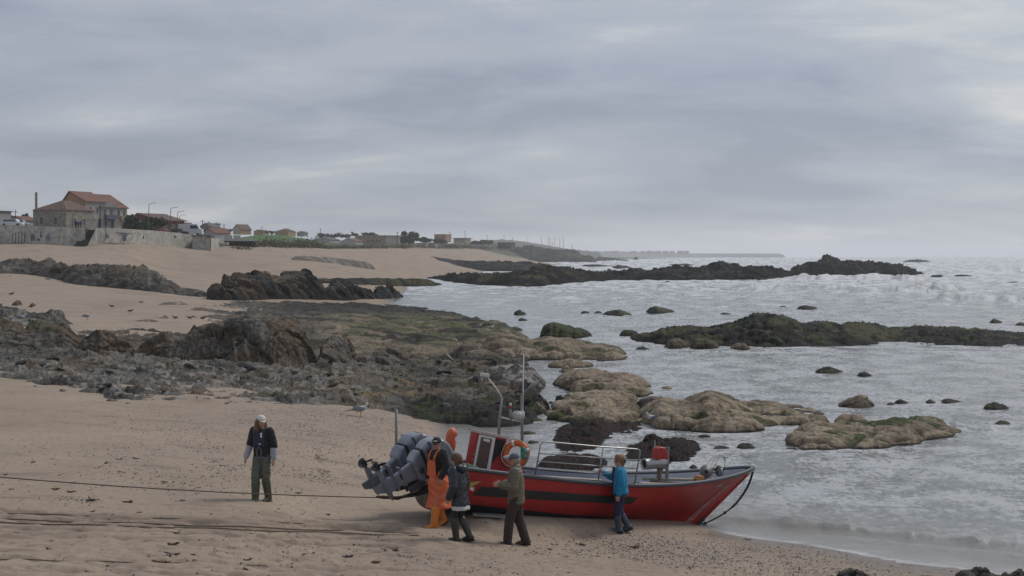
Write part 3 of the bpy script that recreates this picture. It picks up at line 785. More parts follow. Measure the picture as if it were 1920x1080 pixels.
for lab, pts, D_, s_, sd_, cl in (
    ('long smooth tan boulder along the front of the long reef', [(1288, 809, 802), (1302, 811, 790), (1335, 812, 781), (1375, 812, 779), (1410, 810, 785), (1436, 806, 797)], 1.9, .9, 501, ('tan', 'tan2', 'tan')),
    ('round tan boulder at the blunt end of the long reef', [(1230, 803, 795), (1240, 806, 782), (1262, 807, 775), (1282, 806, 781), (1294, 802, 793)], 1.4, .7, 502, ('tan', 'tan2', 'olive')),
    ('long low boulder in front of the two-humped mound', [(1062, 742, 735), (1080, 745, 724), (1120, 746, 718), (1170, 746, 720), (1205, 744, 726), (1228, 739, 733)], 2.0, .9, 503, ('tan2', 'tan', 'olive')),
    ('small round boulder tucked before the two-humped mound', [(1146, 748, 743), (1156, 750, 733), (1172, 750, 729), (1186, 749, 735), (1194, 746, 742)], .9, .5, 504, ('tan2', 'tan')),
    ('green algae-covered ball of rock at the corner of the broad slab', [(1024, 787, 782), (1032, 789, 774), (1044, 789, 771), (1056, 788, 776), (1064, 785, 783)], .8, .5, 505, ('green', 'olive', 'green')),
    ('small bare tan ball of rock before the broad slab', [(1126, 795, 790), (1134, 797, 781), (1146, 797, 778), (1156, 796, 783), (1163, 793, 790)], .8, .5, 506, ('tan', 'tan2')),
    ('flat tan pad tailing off the long reef', [(1462, 798, 791), (1480, 799, 781), (1510, 798, 776), (1540, 796, 780), (1558, 793, 787)], 1.5, .8, 507, ('tan', 'tan2')),
    ('rounded olive boulder before the shelf reef', [(1008, 660, 655), (1022, 663, 646), (1050, 664, 642), (1078, 662, 648), (1090, 659, 655)], 2.0, .9, 508, ('olive', 'tan2', 'green')),
    ('tan boulder at the tip of the shelf reef', [(1118, 676, 670), (1130, 678, 662), (1150, 677, 659), (1168, 674, 664), (1180, 670, 668)], 1.8, .8, 509, ('tan2', 'tan')),
    ('brown boulder under the mossy island', [(1245, 652, 646), (1255, 654, 638), (1272, 654, 634), (1290, 653, 640), (1298, 651, 647)], 2.2, 1.0, 510, ('brown', 'black', 'olive')),
    ('brown boulder under the mossy island', [(1292, 653, 648), (1304, 655, 638), (1325, 655, 634), (1342, 654, 641), (1350, 652, 648)], 2.4, 1.0, 511, ('brown', 'black', 'olive')),
    ('brown boulder under the mossy island', [(1368, 655, 650), (1380, 656, 644), (1395, 656, 643), (1408, 655, 649)], 1.8, .8, 512, ('brown', 'tan2')),
    ('dark outlying rock at the thin end of the mossy island', [(1160, 630, 625), (1172, 632, 618), (1188, 632, 620), (1200, 630, 626)], 3.0, 1.0, 513, ('black', 'olive'))):
    rock('reef_boulder', lab, pts, D_, 'lobe', s_, .10 * s_, cl, sd_, .34, .5, res=1.1, wl=.10, group='boulders under the mossy island' if 'under the mossy' in lab else None)
rock('sea_reef', 'dark humped rock rising behind the long tan reef',
     [(1298, 760, 754), (1318, 761, 740), (1336, 762, 735), (1356, 762, 742), (1380, 760, 754)], 2.2, 'lobe', .7, .12, ('tan2', 'dgrey', 'olive'), 80, .5, .5, res=1.1, wl=.08, cat='reef')
rock('sea_reef', 'low tan rock just off the tip of the long tan reef', [(1562, 793, 789), (1580, 794, 777), (1600, 794, 776), (1628, 792, 786)], 1.8, 'lobe', .7, .08, ('tan2', 'tan'), 83, .5, .5, res=1.2, wl=.08, cat='reef')
rock('sea_reef', 'isolated tan lobed reef with bright green weed and water washing its end',
     [(1462, 843, 834), (1478, 844, 814), (1505, 845, 800), (1530, 845, 797), (1560, 845, 802), (1600, 844, 804), (1640, 842, 800), (1680, 838, 794), (1720, 834, 791), (1760, 824, 794), (1790, 820, 799), (1812, 814, 806)],
     6.4, 'lobe', 1.1, .28, ('tan', 'tan2', 'green', 'tan'), 89, .27, .5, drown=0.04, res=1.05, wl=.11, cat='reef')
rock('sea_reef', 'long mossy green island with a black knoll across the bay',
     [(1160, 634, 628), (1185, 640, 618), (1215, 645, 616), (1240, 648, 610), (1280, 650, 609), (1330, 651, 612), (1362, 652, 604), (1395, 652, 596), (1415, 652, 586), (1440, 653, 584), (1462, 653, 590), (1490, 652, 598), (1505, 652, 604), (1540, 651, 600), (1570, 650, 606), (1610, 649, 603), (1640, 647, 606), (1665, 645, 615),
      (1710, 645, 611), (1760, 648, 612), (1810, 650, 614), (1850, 652, 618), (1900, 652, 623), (1960, 650, 626), (2040, 646, 632), (2120, 640, 636)],
     20, 'weed', 2.2, .7, ('black', 'black', 'olive', 'green'), 97, .6, .5, M_WEED, drown=0.18, res=1.4, wl=.35, cat='reef')
rock('sea_reef', 'dark weedy skerry arm joining the far beach', 
     [(560, 528, 524), (620, 532, 522), (700, 536, 522), (760, 537, 522), (805, 537, 523), (830, 535, 529)], 14, 'weed', 4, .5, ('black', 'olive', 'dgrey'), 101, .6, .5, M_FAR, res=1.4, wl=.25, cat='reef')
rock('sea_reef', 'low black reef at the foot of the far beach',
     [(770, 500, 497), (820, 504, 493), (870, 505, 491), (930, 506, 491), (975, 506, 490), (1010, 507, 493), (1045, 508, 496)], 60, 'block', 4, .9, ('black', 'black', 'dgrey'), 103, .6, .5, M_FAR, res=1.4, cat='reef', d_at=520)
rock('sea_reef', 'broad black reef spreading from the far beach to the seaward ridge',
     [(800, 521, 517), (850, 530, 514), (900, 535, 515), (950, 537, 510), (985, 538, 508), (1010, 537, 502), (1040, 535, 498), (1070, 532, 502), (1100, 530, 510), (1160, 528, 510), (1240, 527, 505)],
     60, 'block', 3.6, 1.0, ('black', 'black', 'olive'), 107, .55, .5, M_FAR, res=1.3, wl=.4, cat='reef')
rock('sea_reef', 'long black reef ridge topped by a rounded knob',
     [(1120, 527, 511), (1170, 527, 506), (1225, 528, 505), (1262, 528, 502), (1300, 527, 500), (1330, 527, 498), (1340, 526, 491), (1350, 526, 489), (1362, 526, 493), (1374, 526, 498), (1400, 526, 497), (1440, 525, 501), (1462, 523, 499), (1482, 519, 505), (1500, 517, 511)],
     34, 'block', 3.4, 1.0, ('black', 'black', 'dgrey'), 109, .5, .45, M_FAR, res=1.2, wl=.5, cat='reef')
rock('sea_reef', 'highest black reef with a pointed block, waves breaking along its foot',
     [(1480, 517, 506), (1483, 518, 491), (1510, 518, 492), (1540, 519, 490), (1546, 519, 482), (1556, 519, 481), (1568, 519, 487), (1574, 519, 491), (1600, 519, 489), (1640, 518, 491), (1690, 518, 496), (1710, 517, 500), (1728, 516, 508), (1738, 516, 515)],
     32, 'block', 3.4, 1.0, ('black', 'dgrey', 'black'), 113, .45, .45, M_FAR, res=1.1, wl=.5, cat='reef', over=.4)
rock('sea_reef', 'dark weed-covered rocks lying in the shallows behind the boat',
     [(985, 850, 842), (1000, 862, 832), (1030, 868, 822), (1060, 868, 806), (1085, 862, 796), (1120, 850, 790), (1160, 838, 789), (1195, 826, 789), (1220, 810, 796)], 10, 'weed', .95, .36, ('red', 'black', 'red'), 127, .6, .6, M_WEED, drown=0.085, res=1.1, wl=.05, cat='reef')
rock('sea_reef', 'flat dark weed patch in the water seen through the boat railing',
     [(1000, 886, 878), (1020, 890, 862), (1060, 890, 858), (1100, 888, 856), (1130, 884, 862), (1150, 876, 870)], 4.5, 'weed', .75, .24, ('red', 'black', 'red'), 131, .6, .5, M_WEED, drown=0.05, res=1.1, wl=.04, cat='reef')
rock('sea_reef', 'dark red weed rocks in the water behind the steel drum',
     [(1150, 868, 856), (1180, 872, 838), (1215, 876, 832), (1245, 878, 826), (1280, 876, 828), (1310, 866, 834), (1330, 856, 838), (1346, 848, 843)], 6.6, 'weed', .8, .32, ('red', 'black', 'red', 'black'), 137, .6, .55, M_WEED, drown=0.075, res=1.1, wl=.05, cat='reef')
rock('sea_reef', 'small black pinnacle between the weed beds and the tan reefs', [(1204, 832, 826), (1212, 833, 817), (1222, 833, 813), (1236, 833, 820), (1248, 831, 827)], 1.0, 'weed', .4, .07, ('black', 'red'), 139, .5, .5, M_WEED, res=.9, cat='reef')
rock('sea_reef', 'bare tan boulder beside the antenna above the tide pool', [(940, 776, 768), (955, 778, 753), (985, 779, 747), (1010, 778, 752), (1026, 774, 764)], 2.4, 'lobe', .9, .10, ('tan2', 'tan', 'olive'), 140, .5, .5, res=1.1, wl=.1, cat='reef')

# single rocks awash: (bearing, foot row, width, height in rows, depth metres)
AWASH = [(975, 591, 26, 11, 3, 0), (980, 602, 20, 6, 2, 0), (1157, 592, 58, 12, 5, 0), (1238, 587, 58, 13, 5, 0), (1097, 587, 18, 4, 3, 0), (1122, 587, 16, 4, 3, 0), (1361, 591, 28, 5, 3, 0),
         (1468, 578, 18, 5, 4, 0), (1515, 581, 46, 9, 5, 0), (1867, 606, 26, 9, 3, 0), (1915, 611, 26, 7, 3, 0), (1205, 657, 32, 8, 1.6, 0), (1556, 701, 60, 14, 2, 0), (1621, 706, 30, 9, 1.2, 0),
         (1690, 757, 30, 9, 1.0, 0), (1745, 757, 22, 9, .8, 0), (1784, 756, 46, 9, 1.0, 0), (1868, 769, 54, 15, 1.4, 0), (1670, 760, 18, 6, .7, 0), (1398, 842, 38, 11, 1.0, 0), (1353, 843, 34, 7, .8, 0), (1300, 880, 20, 9, .5, 0),
         (1050, 754, 20, 14, .8, 0), (1034, 757, 14, 5, .5, 0), (1250, 730, 24, 6, 1.0, 1), (1066, 700, 42, 14, 1.3, 1), (1880, 797, 34, 8, 1.0, 0), (1760, 520, 36, 5, 10, 2), (1806, 519, 42, 5, 10, 2), (1718, 492, 58, 7, 30, 2), (1900, 532, 34, 4, 6, 2),
         (1252, 531, 22, 4, 4, 2), (1430, 527, 30, 6, 6, 2), (1192, 487, 9, 6, 20, 2), (1280, 498, 60, 4, 14, 2), (1120, 500, 70, 5, 20, 2), (1165, 503, 40, 6, 16, 2), (880, 795, 40, 6, .8, 0), (990, 815, 34, 7, .7, 0), (1000, 832, 24, 6, .6, 0),
         (1000, 790, 40, 8, .8, 0), (960, 860, 30, 7, .7, 0), (1290, 838, 40, 8, .8, 0), (1320, 820, 26, 5, .6, 0)]
def dark_label(px, y):
    if px < 1010 and y > 770: return 'small weedy rock in the still tide pool behind the wheelhouse'
    if px < 1080 and y > 740: return 'small dark rock in the channel between the shelf and the tan reefs'
    if px < 1430 and y > 810: return 'small dark weed rock in the shallows beyond the bow'
    if px > 1640 and y > 740: return 'small dark rock in the scattered line beyond the isolated green-topped reef'
    if px > 1500 and y > 690: return 'low dark rock alone in the open water before the mossy island'
    if px < 1000: return 'small dark rock just off the algae-covered edge of the shelf'
    if px > 1850: return 'small black rock behind the far end of the mossy island'
    if y > 640: return 'single oval dark rock between the shelf reef and the mossy island'
    if px > 1340: return 'small dark rock beyond the black knoll of the mossy island'
    return 'small dark rock in the open bay behind the green dome rock'
for i, (px, yf, w_, h_, D, kind) in enumerate(AWASH):
    r_ = random.Random(300 + i); k = r_.uniform(.3, .6)
    pts = [(px - w_ / 2, yf - h_ * .15, yf - h_ * .25), (px - w_ * .32, yf, yf - h_ * r_.uniform(.5, .8)), (px + (k - .5) * w_ * .8, yf + .5, yf - h_), (px + w_ * .2, yf, yf - h_ * r_.uniform(.55, .9)), (px + w_ * .5, yf - h_ * .15, yf - h_ * .25)]
    dd = hit(px, yf).y
    sz = w_ / F * dd
    rock('sea_rock', [dark_label(px, yf), 'small tan rock among the tan reefs, low in the water', 'small black rock in the surf near the far reefs'][kind], pts, max(D, .4 * sz), 'weed' if kind == 0 else ('lobe' if kind == 1 else 'block'), max(.25, sz * .32), max(.02, h_ / F * dd * .28),
         [('black', 'dgrey', 'olive'), ('tan2', 'tan'), ('black', 'dgrey')][kind], 200 + i, .5, .5, [M_WEED, M_ROCK, M_FAR][kind], res=1.1,
         group=['small dark rocks awash', 'small tan rocks awash', 'small black rocks in the surf'][kind])
rock('sea_rock', 'two-toned boulder, tan on one side and black on the other, alone in the bay', [(1568, 762, 756), (1585, 764, 750), (1600, 766, 746), (1612, 766, 741), (1628, 766, 744), (1640, 763, 754)], 2.0, 'lobe', .9, .12, ('tan2', 'black', 'tan'), 150, .42, .5, res=1.0)
# stones lying on the sand
LOOSE = [(33, 573, 22, 10), (62, 574, 14, 6), (1602, 1092, 90, 26), (1668, 1094, 40, 14), (1740, 1092, 46, 14), (1842, 1096, 110, 34), (1905, 1094, 70, 26), (1560, 1088, 50, 8), (68, 717, 22, 6), (132, 723, 30, 9), (66, 726, 8, 4), (118, 733, 14, 5), (210, 752, 24, 5), (240, 757, 10, 3),
         (270, 747, 40, 6), (330, 750, 60, 6), (680, 758, 14, 6), (655, 771, 16, 3), (265, 567, 10, 3), (325, 572, 60, 7), (380, 582, 50, 6), (275, 603, 50, 5), (90, 524, 12, 3), (20, 519, 10, 3), (595, 748, 60, 9), (500, 752, 50, 6), (426, 757, 10, 4), (690, 768, 30, 3), (780, 781, 16, 3)]
BIGL = {1602: 'broad humped dark boulder at the end of the shingle by the waterline', 1668: 'small dark boulder lying between the two broad boulders by the waterline', 1740: 'small dark boulder lying between the two broad boulders by the waterline',
        1842: 'biggest dark boulder at the waterline, standing in the wash', 1905: 'dark boulder leaning against the biggest boulder at the waterline', 1560: 'low flat dark boulder beside the broad humped one at the shingle edge'}
for i, (px, yf, w_, h_) in enumerate(LOOSE):
    r_ = random.Random(700 + i)
    pts = [(px - w_ / 2, yf - h_ * .1, yf - h_ * .2), (px - w_ * .3, yf, yf - h_ * r_.uniform(.6, .85)), (px + r_.uniform(-.1, .1) * w_, yf + .5, yf - h_), (px + w_ * .28, yf, yf - h_ * r_.uniform(.5, .85)), (px + w_ * .5, yf - h_ * .1, yf - h_ * .2)]
    dd = hit(px, min(yf, 1080)).y; sz = w_ / F * dd
    big = yf > 1085
    rock('beach_stone', BIGL.get(px) if big else 'small grey stone half buried in the sand', pts, max(.35, sz * .7), 'block', max(.12, sz * .35), max(.012, h_ / F * dd * .25),
         ('dgrey', 'grey', 'brown') if big else ('grey', 'brown', 'pale'), 400 + i, .5, .5, res=1.1, sea=False, group='boulders by the waterline' if big else 'small stones on the sand', sink=.08)

# ---------------------------------------------------------------- sea
us3 = np.concatenate([np.linspace(430, 745, 60), np.linspace(748, 1965, 470), np.linspace(1975, 2700, 50)])
ds3 = np.concatenate([np.geomspace(21, 26, 20)[:-1], np.geomspace(26, 110, 290)[:-1], np.geomspace(110, 420, 130)[:-1], np.geomspace(420, 14000, 60)])
X, Y, U = fan(us3, ds3)
G = ground(X, Y)
dep = np.clip(-G, 0, 3)
calm = sstep(0.02, .7, dep) * (.25 + .75 * sstep(930, 1150, U))
far = sstep(35, 220, Y)
sw = X * .10 + Y
wv = fbm(X / 9, sw / 3.4, 3, 211) * (.06 + .42 * far)
wv = wv + fbm(X / 2.6, sw / 1.1, 3, 221) * (.035 + .10 * far) * (1 - sstep(150, 330, Y))
wv = wv + fbm(X / .8, sw / .36, 2, 231) * .016 * (1 - sstep(50, 95, Y))
wv = wv + (ridged(X / 30, sw / 9, 3, 241) - .3) * .45 * sstep(120, 260, Y)
foam = np.zeros_like(X)
shorewave = np.zeros_like(X)
yn = HZ + F * CAMZ / Y
fn = fbm(X / 5, Y / 4.0, 5, 251, .62); fn2 = fbm(X / 1.3, Y / 1.0, 5, 261, .65)
foam = np.maximum(foam, .95 * sstep(.0, .30, fn + .35 * fn2 + .22 * sstep(170, 300, Y) - .06) * sstep(110, 210, Y))
foam = np.maximum(foam, .45 * sstep(.10, .42, fn + .45 * fn2) * sstep(45, 110, Y))
def breaker(x0, x1, ya, yb, h, thick, seed, white=1.0):
    """a wave crest from (x0, ya) to (x1, yb) with a tumbling front"""
    global wv, foam, shorewave
    t = (U - x0) / (x1 - x0)
    row = ya + (yb - ya) * t + 3.0 * fbm(U / 40.0, U * 0 + seed, 3, seed) * (h > .5) + 4 * fbm(U / 90., U * 0 + seed, 2, seed) * (h <= .5)
    dc = F * CAMZ / (row - HZ)
    en = sstep(0, .12, t) * (1 - sstep(.84, 1, t)) * np.clip(.8 + .7 * fbm(U / 60.0, U * 0 + 3, 3, seed + 1), .2, 1.2)
    q = (Y - dc) / thick
    prof = np.where(q < 0, np.exp(-(q / .45) ** 2), np.exp(-(q / 1.6) ** 2))
    if h < .25: shorewave = shorewave + h * en * prof
    else: wv = wv + h * en * prof
    foam = np.maximum(foam, white * en * sstep(-2.6, -.2, q) * (1 - sstep(.1, 1.0, q)) * np.clip(.85 + .5 * fn2 + .4 * fn, 0, 1))
breaker(1590, 1760, 549, 551, 1.3, 3.4, 3)
breaker(1690, 1800, 546, 544, 1.5, 3.4, 5, .35)
breaker(1745, 2020, 562, 572, 1.1, 3.0, 7)
breaker(1480, 1740, 524, 526, 1.5, 6, 9)
breaker(1220, 1420, 541, 543, .7, 4, 11, .25)
breaker(1380, 1640, 544, 542, .9, 4, 13, .3)
breaker(1820, 2000, 505, 508, 1.6, 8, 15, .7)
breaker(1050, 1180, 487, 489, 1.6, 14, 17, 1.0)
breaker(1430, 1990, 983, 1036, .13, .40, 19, .0)
breaker(1290, 1600, 966, 996, .09, .36, 21, .0)
breaker(1500, 2000, 1004, 1052, .05, .30, 23, .2)
breaker(1700, 1880, 795, 812, .22, .8, 25, .3)
# wash along the sand and round the rocks
shore = (1 - sstep(.0, .16, dep)) * sstep(1180, 1330, U) * (Y < 60)
edge_ = (1 - sstep(.006, .035, dep)) * (G < .05) * sstep(1180, 1330, U) * (Y < 60); foam = np.maximum(foam, edge_ * np.clip(.6 + 1.0 * fn2, 0, 1))
foam = np.maximum(foam, .5 * shore * np.clip(.35 + .8 * fn2, 0, .7))
for u_, df_, Dw_ in FOOT:
    cols_ = np.where((us3 > u_[0] - 8) & (us3 < u_[-1] + 8))[0]
    if len(cols_) == 0: continue
    a = np.interp(us3[cols_], u_, df_); b_ = a + np.interp(us3[cols_], u_, Dw_)
    wdt = .10 + .012 * a
    yy = Y[cols_]
    dist = np.maximum(a[:, None] - yy, yy - b_[:, None]) / wdt[:, None]
    ring = (1 - sstep(.0, 2.2, dist)) * np.clip(.05 + 1.25 * fn2[cols_] + .55 * sstep(150, 320, yy), 0, .9)
    foam[cols_] = np.maximum(foam[cols_], ring)
Z = wv * calm * (1 - sstep(900, 4000, Y) * .7) + shorewave * sstep(.0, .06, dep)
pool = sstep(0, .3, dep)
shallow = 1 - sstep(.05, .55, dep)
V = np.stack([X, Y, Z], -1).reshape(-1, 3)
keep = (G < .18).ravel()
fs = grid_faces(len(us3), len(ds3), keep)
V, fs, ex = compact(V, fs, {'foam': foam.ravel(), 'shallow': (shallow * (Y < 60)).ravel(), 'calm': calm.ravel()})
mw = bpy.data.materials.new('sea_water'); mw.use_nodes = True
def sea_nodes(m):
    t = m.node_tree; b = t.nodes['Principled BSDF']; N = t.nodes.new; L = t.links.new
    def A(n):
        a = N('ShaderNodeAttribute'); a.attribute_name = n; return a.outputs['Fac']
    geo = N('ShaderNodeNewGeometry')
    def noise(s, sc, d=4, r=.6):
        mp = N('ShaderNodeMapping'); mp.inputs['Scale'].default_value = sc; L(geo.outputs['Position'], mp.inputs[0])
        n = N('ShaderNodeTexNoise'); n.inputs['Scale'].default_value = s; n.inputs['Detail'].default_value = d; n.inputs['Roughness'].default_value = r
        L(mp.outputs[0], n.inputs['Vector']); return n.outputs['Fac']
    def mth(op, a, c, d=None):
        x = N('ShaderNodeMath'); x.operation = op
        for i, v in enumerate((a, c, d)):
            if v is None: continue
            if isinstance(v, (int, float)): x.inputs[i].default_value = v
            else: L(v, x.inputs[i])
        return x.outputs[0]
    mx = N('ShaderNodeMixRGB'); mx.inputs[1].default_value = (.25, .262, .256, 1); mx.inputs[2].default_value = (.215, .20, .170, 1); L(A('shallow'), mx.inputs[0])
    fr = noise(2.6, (.45, 1.3, 1), 6, .7)
    ff = mth('MULTIPLY', A('foam'), mth('MULTIPLY_ADD', fr, 2.6, -.55))
    fl = mth('ADD', mth('MULTIPLY', noise(.45, (1, .8, 1), 8, .78), .55), mth('MULTIPLY', noise(5.0, (1, .6, 1), 5, .75), .45))
    flr = N('ShaderNodeMapRange'); L(fl, flr.inputs[0]); flr.inputs[1].default_value = .47; flr.inputs[2].default_value = .535; flr.inputs[4].default_value = .60
    ff = mth('ADD', ff, mth('MULTIPLY', flr.outputs[0], A('calm')))
    fc = N('ShaderNodeClamp'); L(ff, fc.inputs[0])
    m2 = N('ShaderNodeMixRGB'); L(fc.outputs[0], m2.inputs[0]); L(mx.outputs[0], m2.inputs[1]); m2.inputs[2].default_value = (.70, .71, .715, 1)
    L(m2.outputs[0], b.inputs['Base Color'])
    L(mth('MULTIPLY_ADD', fc.outputs[0], .6, .10), b.inputs['Roughness'])
    b.inputs['IOR'].default_value = 1.33
    h = mth('ADD', mth('MULTIPLY', noise(.8, (.8, 1.3, 1), 7, .68), .55), mth('MULTIPLY', noise(5.5, (.9, .9, 1), 5, .7), .13))
    h = mth('MULTIPLY', h, mth('MULTIPLY_ADD', A('calm'), .92, .08))
    bp = N('ShaderNodeBump'); bp.inputs['Strength'].default_value = .8; bp.inputs['Distance'].default_value = 1.0
    L(h, bp.inputs['Height']); L(bp.outputs[0], b.inputs['Normal'])
sea_nodes(mw)
sea = mesh_obj('sea', V, fs, mw, smooth=True, cols=ex)
tag(sea, 'grey choppy sea with breaking waves and a still tide pool behind the boat', kind='structure')

# ---------------------------------------------------------------- the fishing boat
M_RED = mat('red_hull_paint', (.365, .014, .013), rough=.42, var=.18, vscale=1.3, col2=(.29, .012, .012), bump=.12, bscale=5, spec=.45)
M_REDP = mat('red_panel_paint', (.36, .018, .016), rough=.45, var=.12, vscale=3)
M_BLACK = mat('black_hull_paint', (.012, .012, .013), rough=.5, var=.3, vscale=3)
M_RUB = mat('grey_rubber_rail', (.060, .068, .080), rough=.5, var=.2, vscale=8)
M_DECK = mat('blue_grey_deck_paint', (.185, .205, .255), rough=.6, var=.14, vscale=3, col2=(.15, .165, .21))
M_STEEL = mat('stainless_steel', (.34, .34, .33), rough=.32, metal=.85, var=.12, vscale=10)
M_GALV = mat('dull_galvanised_steel', (.21, .21, .20), rough=.55, metal=.4, var=.25, vscale=12)
M_WHITE = mat('white_paint', (.62, .61, .58), rough=.5, var=.1, vscale=9)
M_BRONZE = mat('fouled_transom', (.075, .060, .046), rough=.85, var=.5, vscale=6, col2=(.19, .14, .10), bump=.6, bscale=24)
M_DGLASS = mat('dark_window', (.045, .030, .028), rough=.18, var=.3, vscale=4)
M_DARK = mat('dark_interior', (.015, .015, .016), rough=.8)
M_WOOD = mat('weathered_plank', (.30, .27, .23), rough=.8, var=.25, vscale=7)
M_ENG = mat('blue_grey_engine_paint', (.150, .166, .198), rough=.32, var=.12, vscale=5, coat=.4)
M_ENG2 = mat('dark_engine_paint', (.040, .046, .060), rough=.45, var=.2, vscale=9)
M_ORANGE = mat('orange_plastic', (.62, .125, .030), rough=.5, var=.14, vscale=8, col2=(.52, .095, .028))
M_OIL = mat('orange_oilskin', (.66, .140, .045), rough=.48, var=.12, vscale=7, col2=(.56, .105, .035))
M_ROPE = mat('black_rope', (.018, .018, .018), rough=.9, bump=.5, bscale=80)
M_TEAL = mat('green_cord', (.06, .20, .15), rough=.85)
M_YEL = mat('yellow_print', (.40, .28, .08), rough=.5)

boat = empty('fishing_boat', BO, (0, 0, 0))
boat.rotation_euler = BR.to_euler()
tag(boat, 'red open fishing boat with black stripe beached on the sand, bow towards the water', 'boat')
BRT = BR.transposed()
def pb(px, py, yl):
    """point of the boat's own lengthwise plane y = yl seen at a pixel"""
    c = BRT @ (Vector((0, 0, CAMZ)) - BO); r_ = BRT @ Vector(((px - 960) / F, 1, -(py - HZ) / F))
    t = (yl - c.y) / r_.y
    return c + r_ * t
def bw(p): return BO + BR @ Vector(p)
def hull_pt(s, t):
    xs = 8.0 * s; xk = 6.55 * s
    zs = .95 - .10 * math.sin(min(s / .55, 1) * math.pi / 2) * 1.0 + .54 * max(0, s - .35) ** 2.3 / (.65 ** 2.3)
    b = (.98 + .42 * s * (1 - s)) * max(0, 1 - s ** 3.6) ** .74
    th = t * math.pi / 2
    k = min(1, max(0, (s - .35) / .6)) ** 1.2
    y0, z0 = math.sin(th) ** .6, 1 - math.cos(th) ** .75
    y1, z1 = t ** 1.12, t
    y = y0 * (1 - k) + y1 * k; z = z0 * (1 - k) + z1 * k
    return Vector((xk + (xs - xk) * z, -b * y, zs * z))
NS, NT = 64, 18
hv = []; hf = []
for side in (1, -1):
    o = len(hv)
    for i in range(NS + 1):
        for j in range(NT + 1):
            p = hull_pt(i / NS, j / NT); hv.append((p.x, p.y * side, p.z))
    for i in range(NS):
        for j in range(NT):
            a = o + i * (NT + 1) + j
            hf.append((a, a + 1, a + NT + 2, a + NT + 1) if side == 1 else (a, a + NT + 1, a + NT + 2, a + 1))
# black boot top painted below a line taken along the hull
pa, pc = pb(885, 947, -1.0), pb(1250, 983, -.7)
bsl = (pc.z - pa.z) / (pc.x - pa.x); bz0 = pa.z - bsl * pa.x
def two_tone(m, z0, slope, below):
    t = m.node_tree; b = t.nodes['Principled BSDF']; N = t.nodes.new; L = t.links.new
    src = b.inputs['Base Color'].links[0].from_socket
    tc = N('ShaderNodeTexCoord'); sp = N('ShaderNodeSeparateXYZ'); L(tc.outputs['Object'], sp.inputs[0])
    ma = N('ShaderNodeMath'); ma.operation = 'MULTIPLY_ADD'; L(sp.outputs[0], ma.inputs[0]); ma.inputs[1].default_value = -slope; ma.inputs[2].default_value = -z0
    ad = N('ShaderNodeMath'); ad.operation = 'ADD'; L(sp.outputs[2], ad.inputs[0]); L(ma.outputs[0], ad.inputs[1])
    lt = N('ShaderNodeMath'); lt.operation = 'LESS_THAN'; L(ad.outputs[0], lt.inputs[0]); lt.inputs[1].default_value = 0
    mp = N('ShaderNodeMapping'); mp.inputs['Scale'].default_value = (.9, .9, 3.2); L(tc.outputs['Object'], mp.inputs[0])
    sn = N('ShaderNodeTexNoise'); sn.inputs['Scale'].default_value = 4.5; sn.inputs['Detail'].default_value = 9; sn.inputs['Roughness'].default_value = .75; L(mp.outputs[0], sn.inputs['Vector'])
    sr = N('ShaderNodeMapRange'); L(sn.outputs['Fac'], sr.inputs[0]); sr.inputs[1].default_value = .56; sr.inputs[2].default_value = .74; sr.inputs[4].default_value = .22
    sm = N('ShaderNodeMixRGB'); L(sr.outputs[0], sm.inputs[0]); L(src, sm.inputs[1]); sm.inputs[2].default_value = (.33, .15, .125, 1); src = sm.outputs[0]
    mx = N('ShaderNodeMixRGB'); L(lt.outputs[0], mx.inputs[0]); L(src, mx.inputs[1]); mx.inputs[2].default_value = (*below, 1)
    L(mx.outputs[0], b.inputs['Base Color'])
two_tone(M_RED, bz0, bsl, (.012, .012, .013))
hull = mesh_obj('hull', hv, hf, M_RED, boat, smooth=True)
mb = MB()
ring = [hull_pt(0, j / NT) for j in range(NT + 1)]
poly = [(p.y, p.z) for p in ring[::-1]] + [(-p.y, p.z) for p in ring[1:]]
mb.prism([(a * .995, b_) for a, b_ in poly], 0, -.03, .03)
tr = mb.build('transom', M_BRONZE, boat)
# drips and streaks of growth hanging on the transom
mb = MB(); r_ = random.Random(5)
for k in range(16):
    y = -.85 + 1.7 * k / 15; top = .85 - .05 * r_.random(); ln = .2 + .35 * r_.random()
    mb.tube([(-.045, y, top), (-.055, y + .02 * r_.uniform(-1, 1), top - ln * .5), (-.04, y + .04 * r_.uniform(-1, 1), top - ln)], [.02, .035 * r_.uniform(.6, 1.2), .01], 6)
mb.build('weed_growth', mat('dried_weed', (.16, .115, .075), rough=.9, var=.5, vscale=12, col2=(.05, .045, .035)), tr)
def sheer(s): p = hull_pt(s, 1.0); return p
for side in (1, -1):
    pts = [(sheer(i / 48).x, sheer(i / 48).y * side, sheer(i / 48).z + .02) for i in range(49)]
    MB().tube(pts, .044, 8).build('gunwale_rail', M_RUB, boat, True)
MB().tube([(0, -.96, .97), (0, 0, .97), (0, .96, .97)], .05, 8).build('transom_cap', M_RUB, boat, True)
# inner lining and deck
lv = []; lf = []
NL = 48; DZ = .42
def inside(s, z):
    """half breadth and length position of the hull skin at height z on station s"""
    best = min((abs(hull_pt(s, j / 80).z - z), j) for j in range(81))[1]
    p = hull_pt(s, best / 80); return p.x, -p.y
for i in range(NL + 1):
    s = i / NL * .985; p = sheer(s); b = max(-p.y - .05, .004)
    zz = min(DZ + max(0, s - .6) * .9, p.z - .12); xb, bb = inside(s, zz); bb = max(bb - .06, .003)
    lv += [(p.x - .03, -b, p.z), (xb - .05, -bb, zz), (xb - .05, bb, zz), (p.x - .03, b, p.z)]
for i in range(NL):
    a = i * 4
    for k in range(3): lf.append((a + k, a + k + 1, a + k + 5, a + k + 4))
mesh_obj('deck_lining', lv, lf, M_DECK, boat)
MB().box((.10, 0, .66), (.06, 1.86, .55)).build('engine_bulkhead', M_DECK, boat)
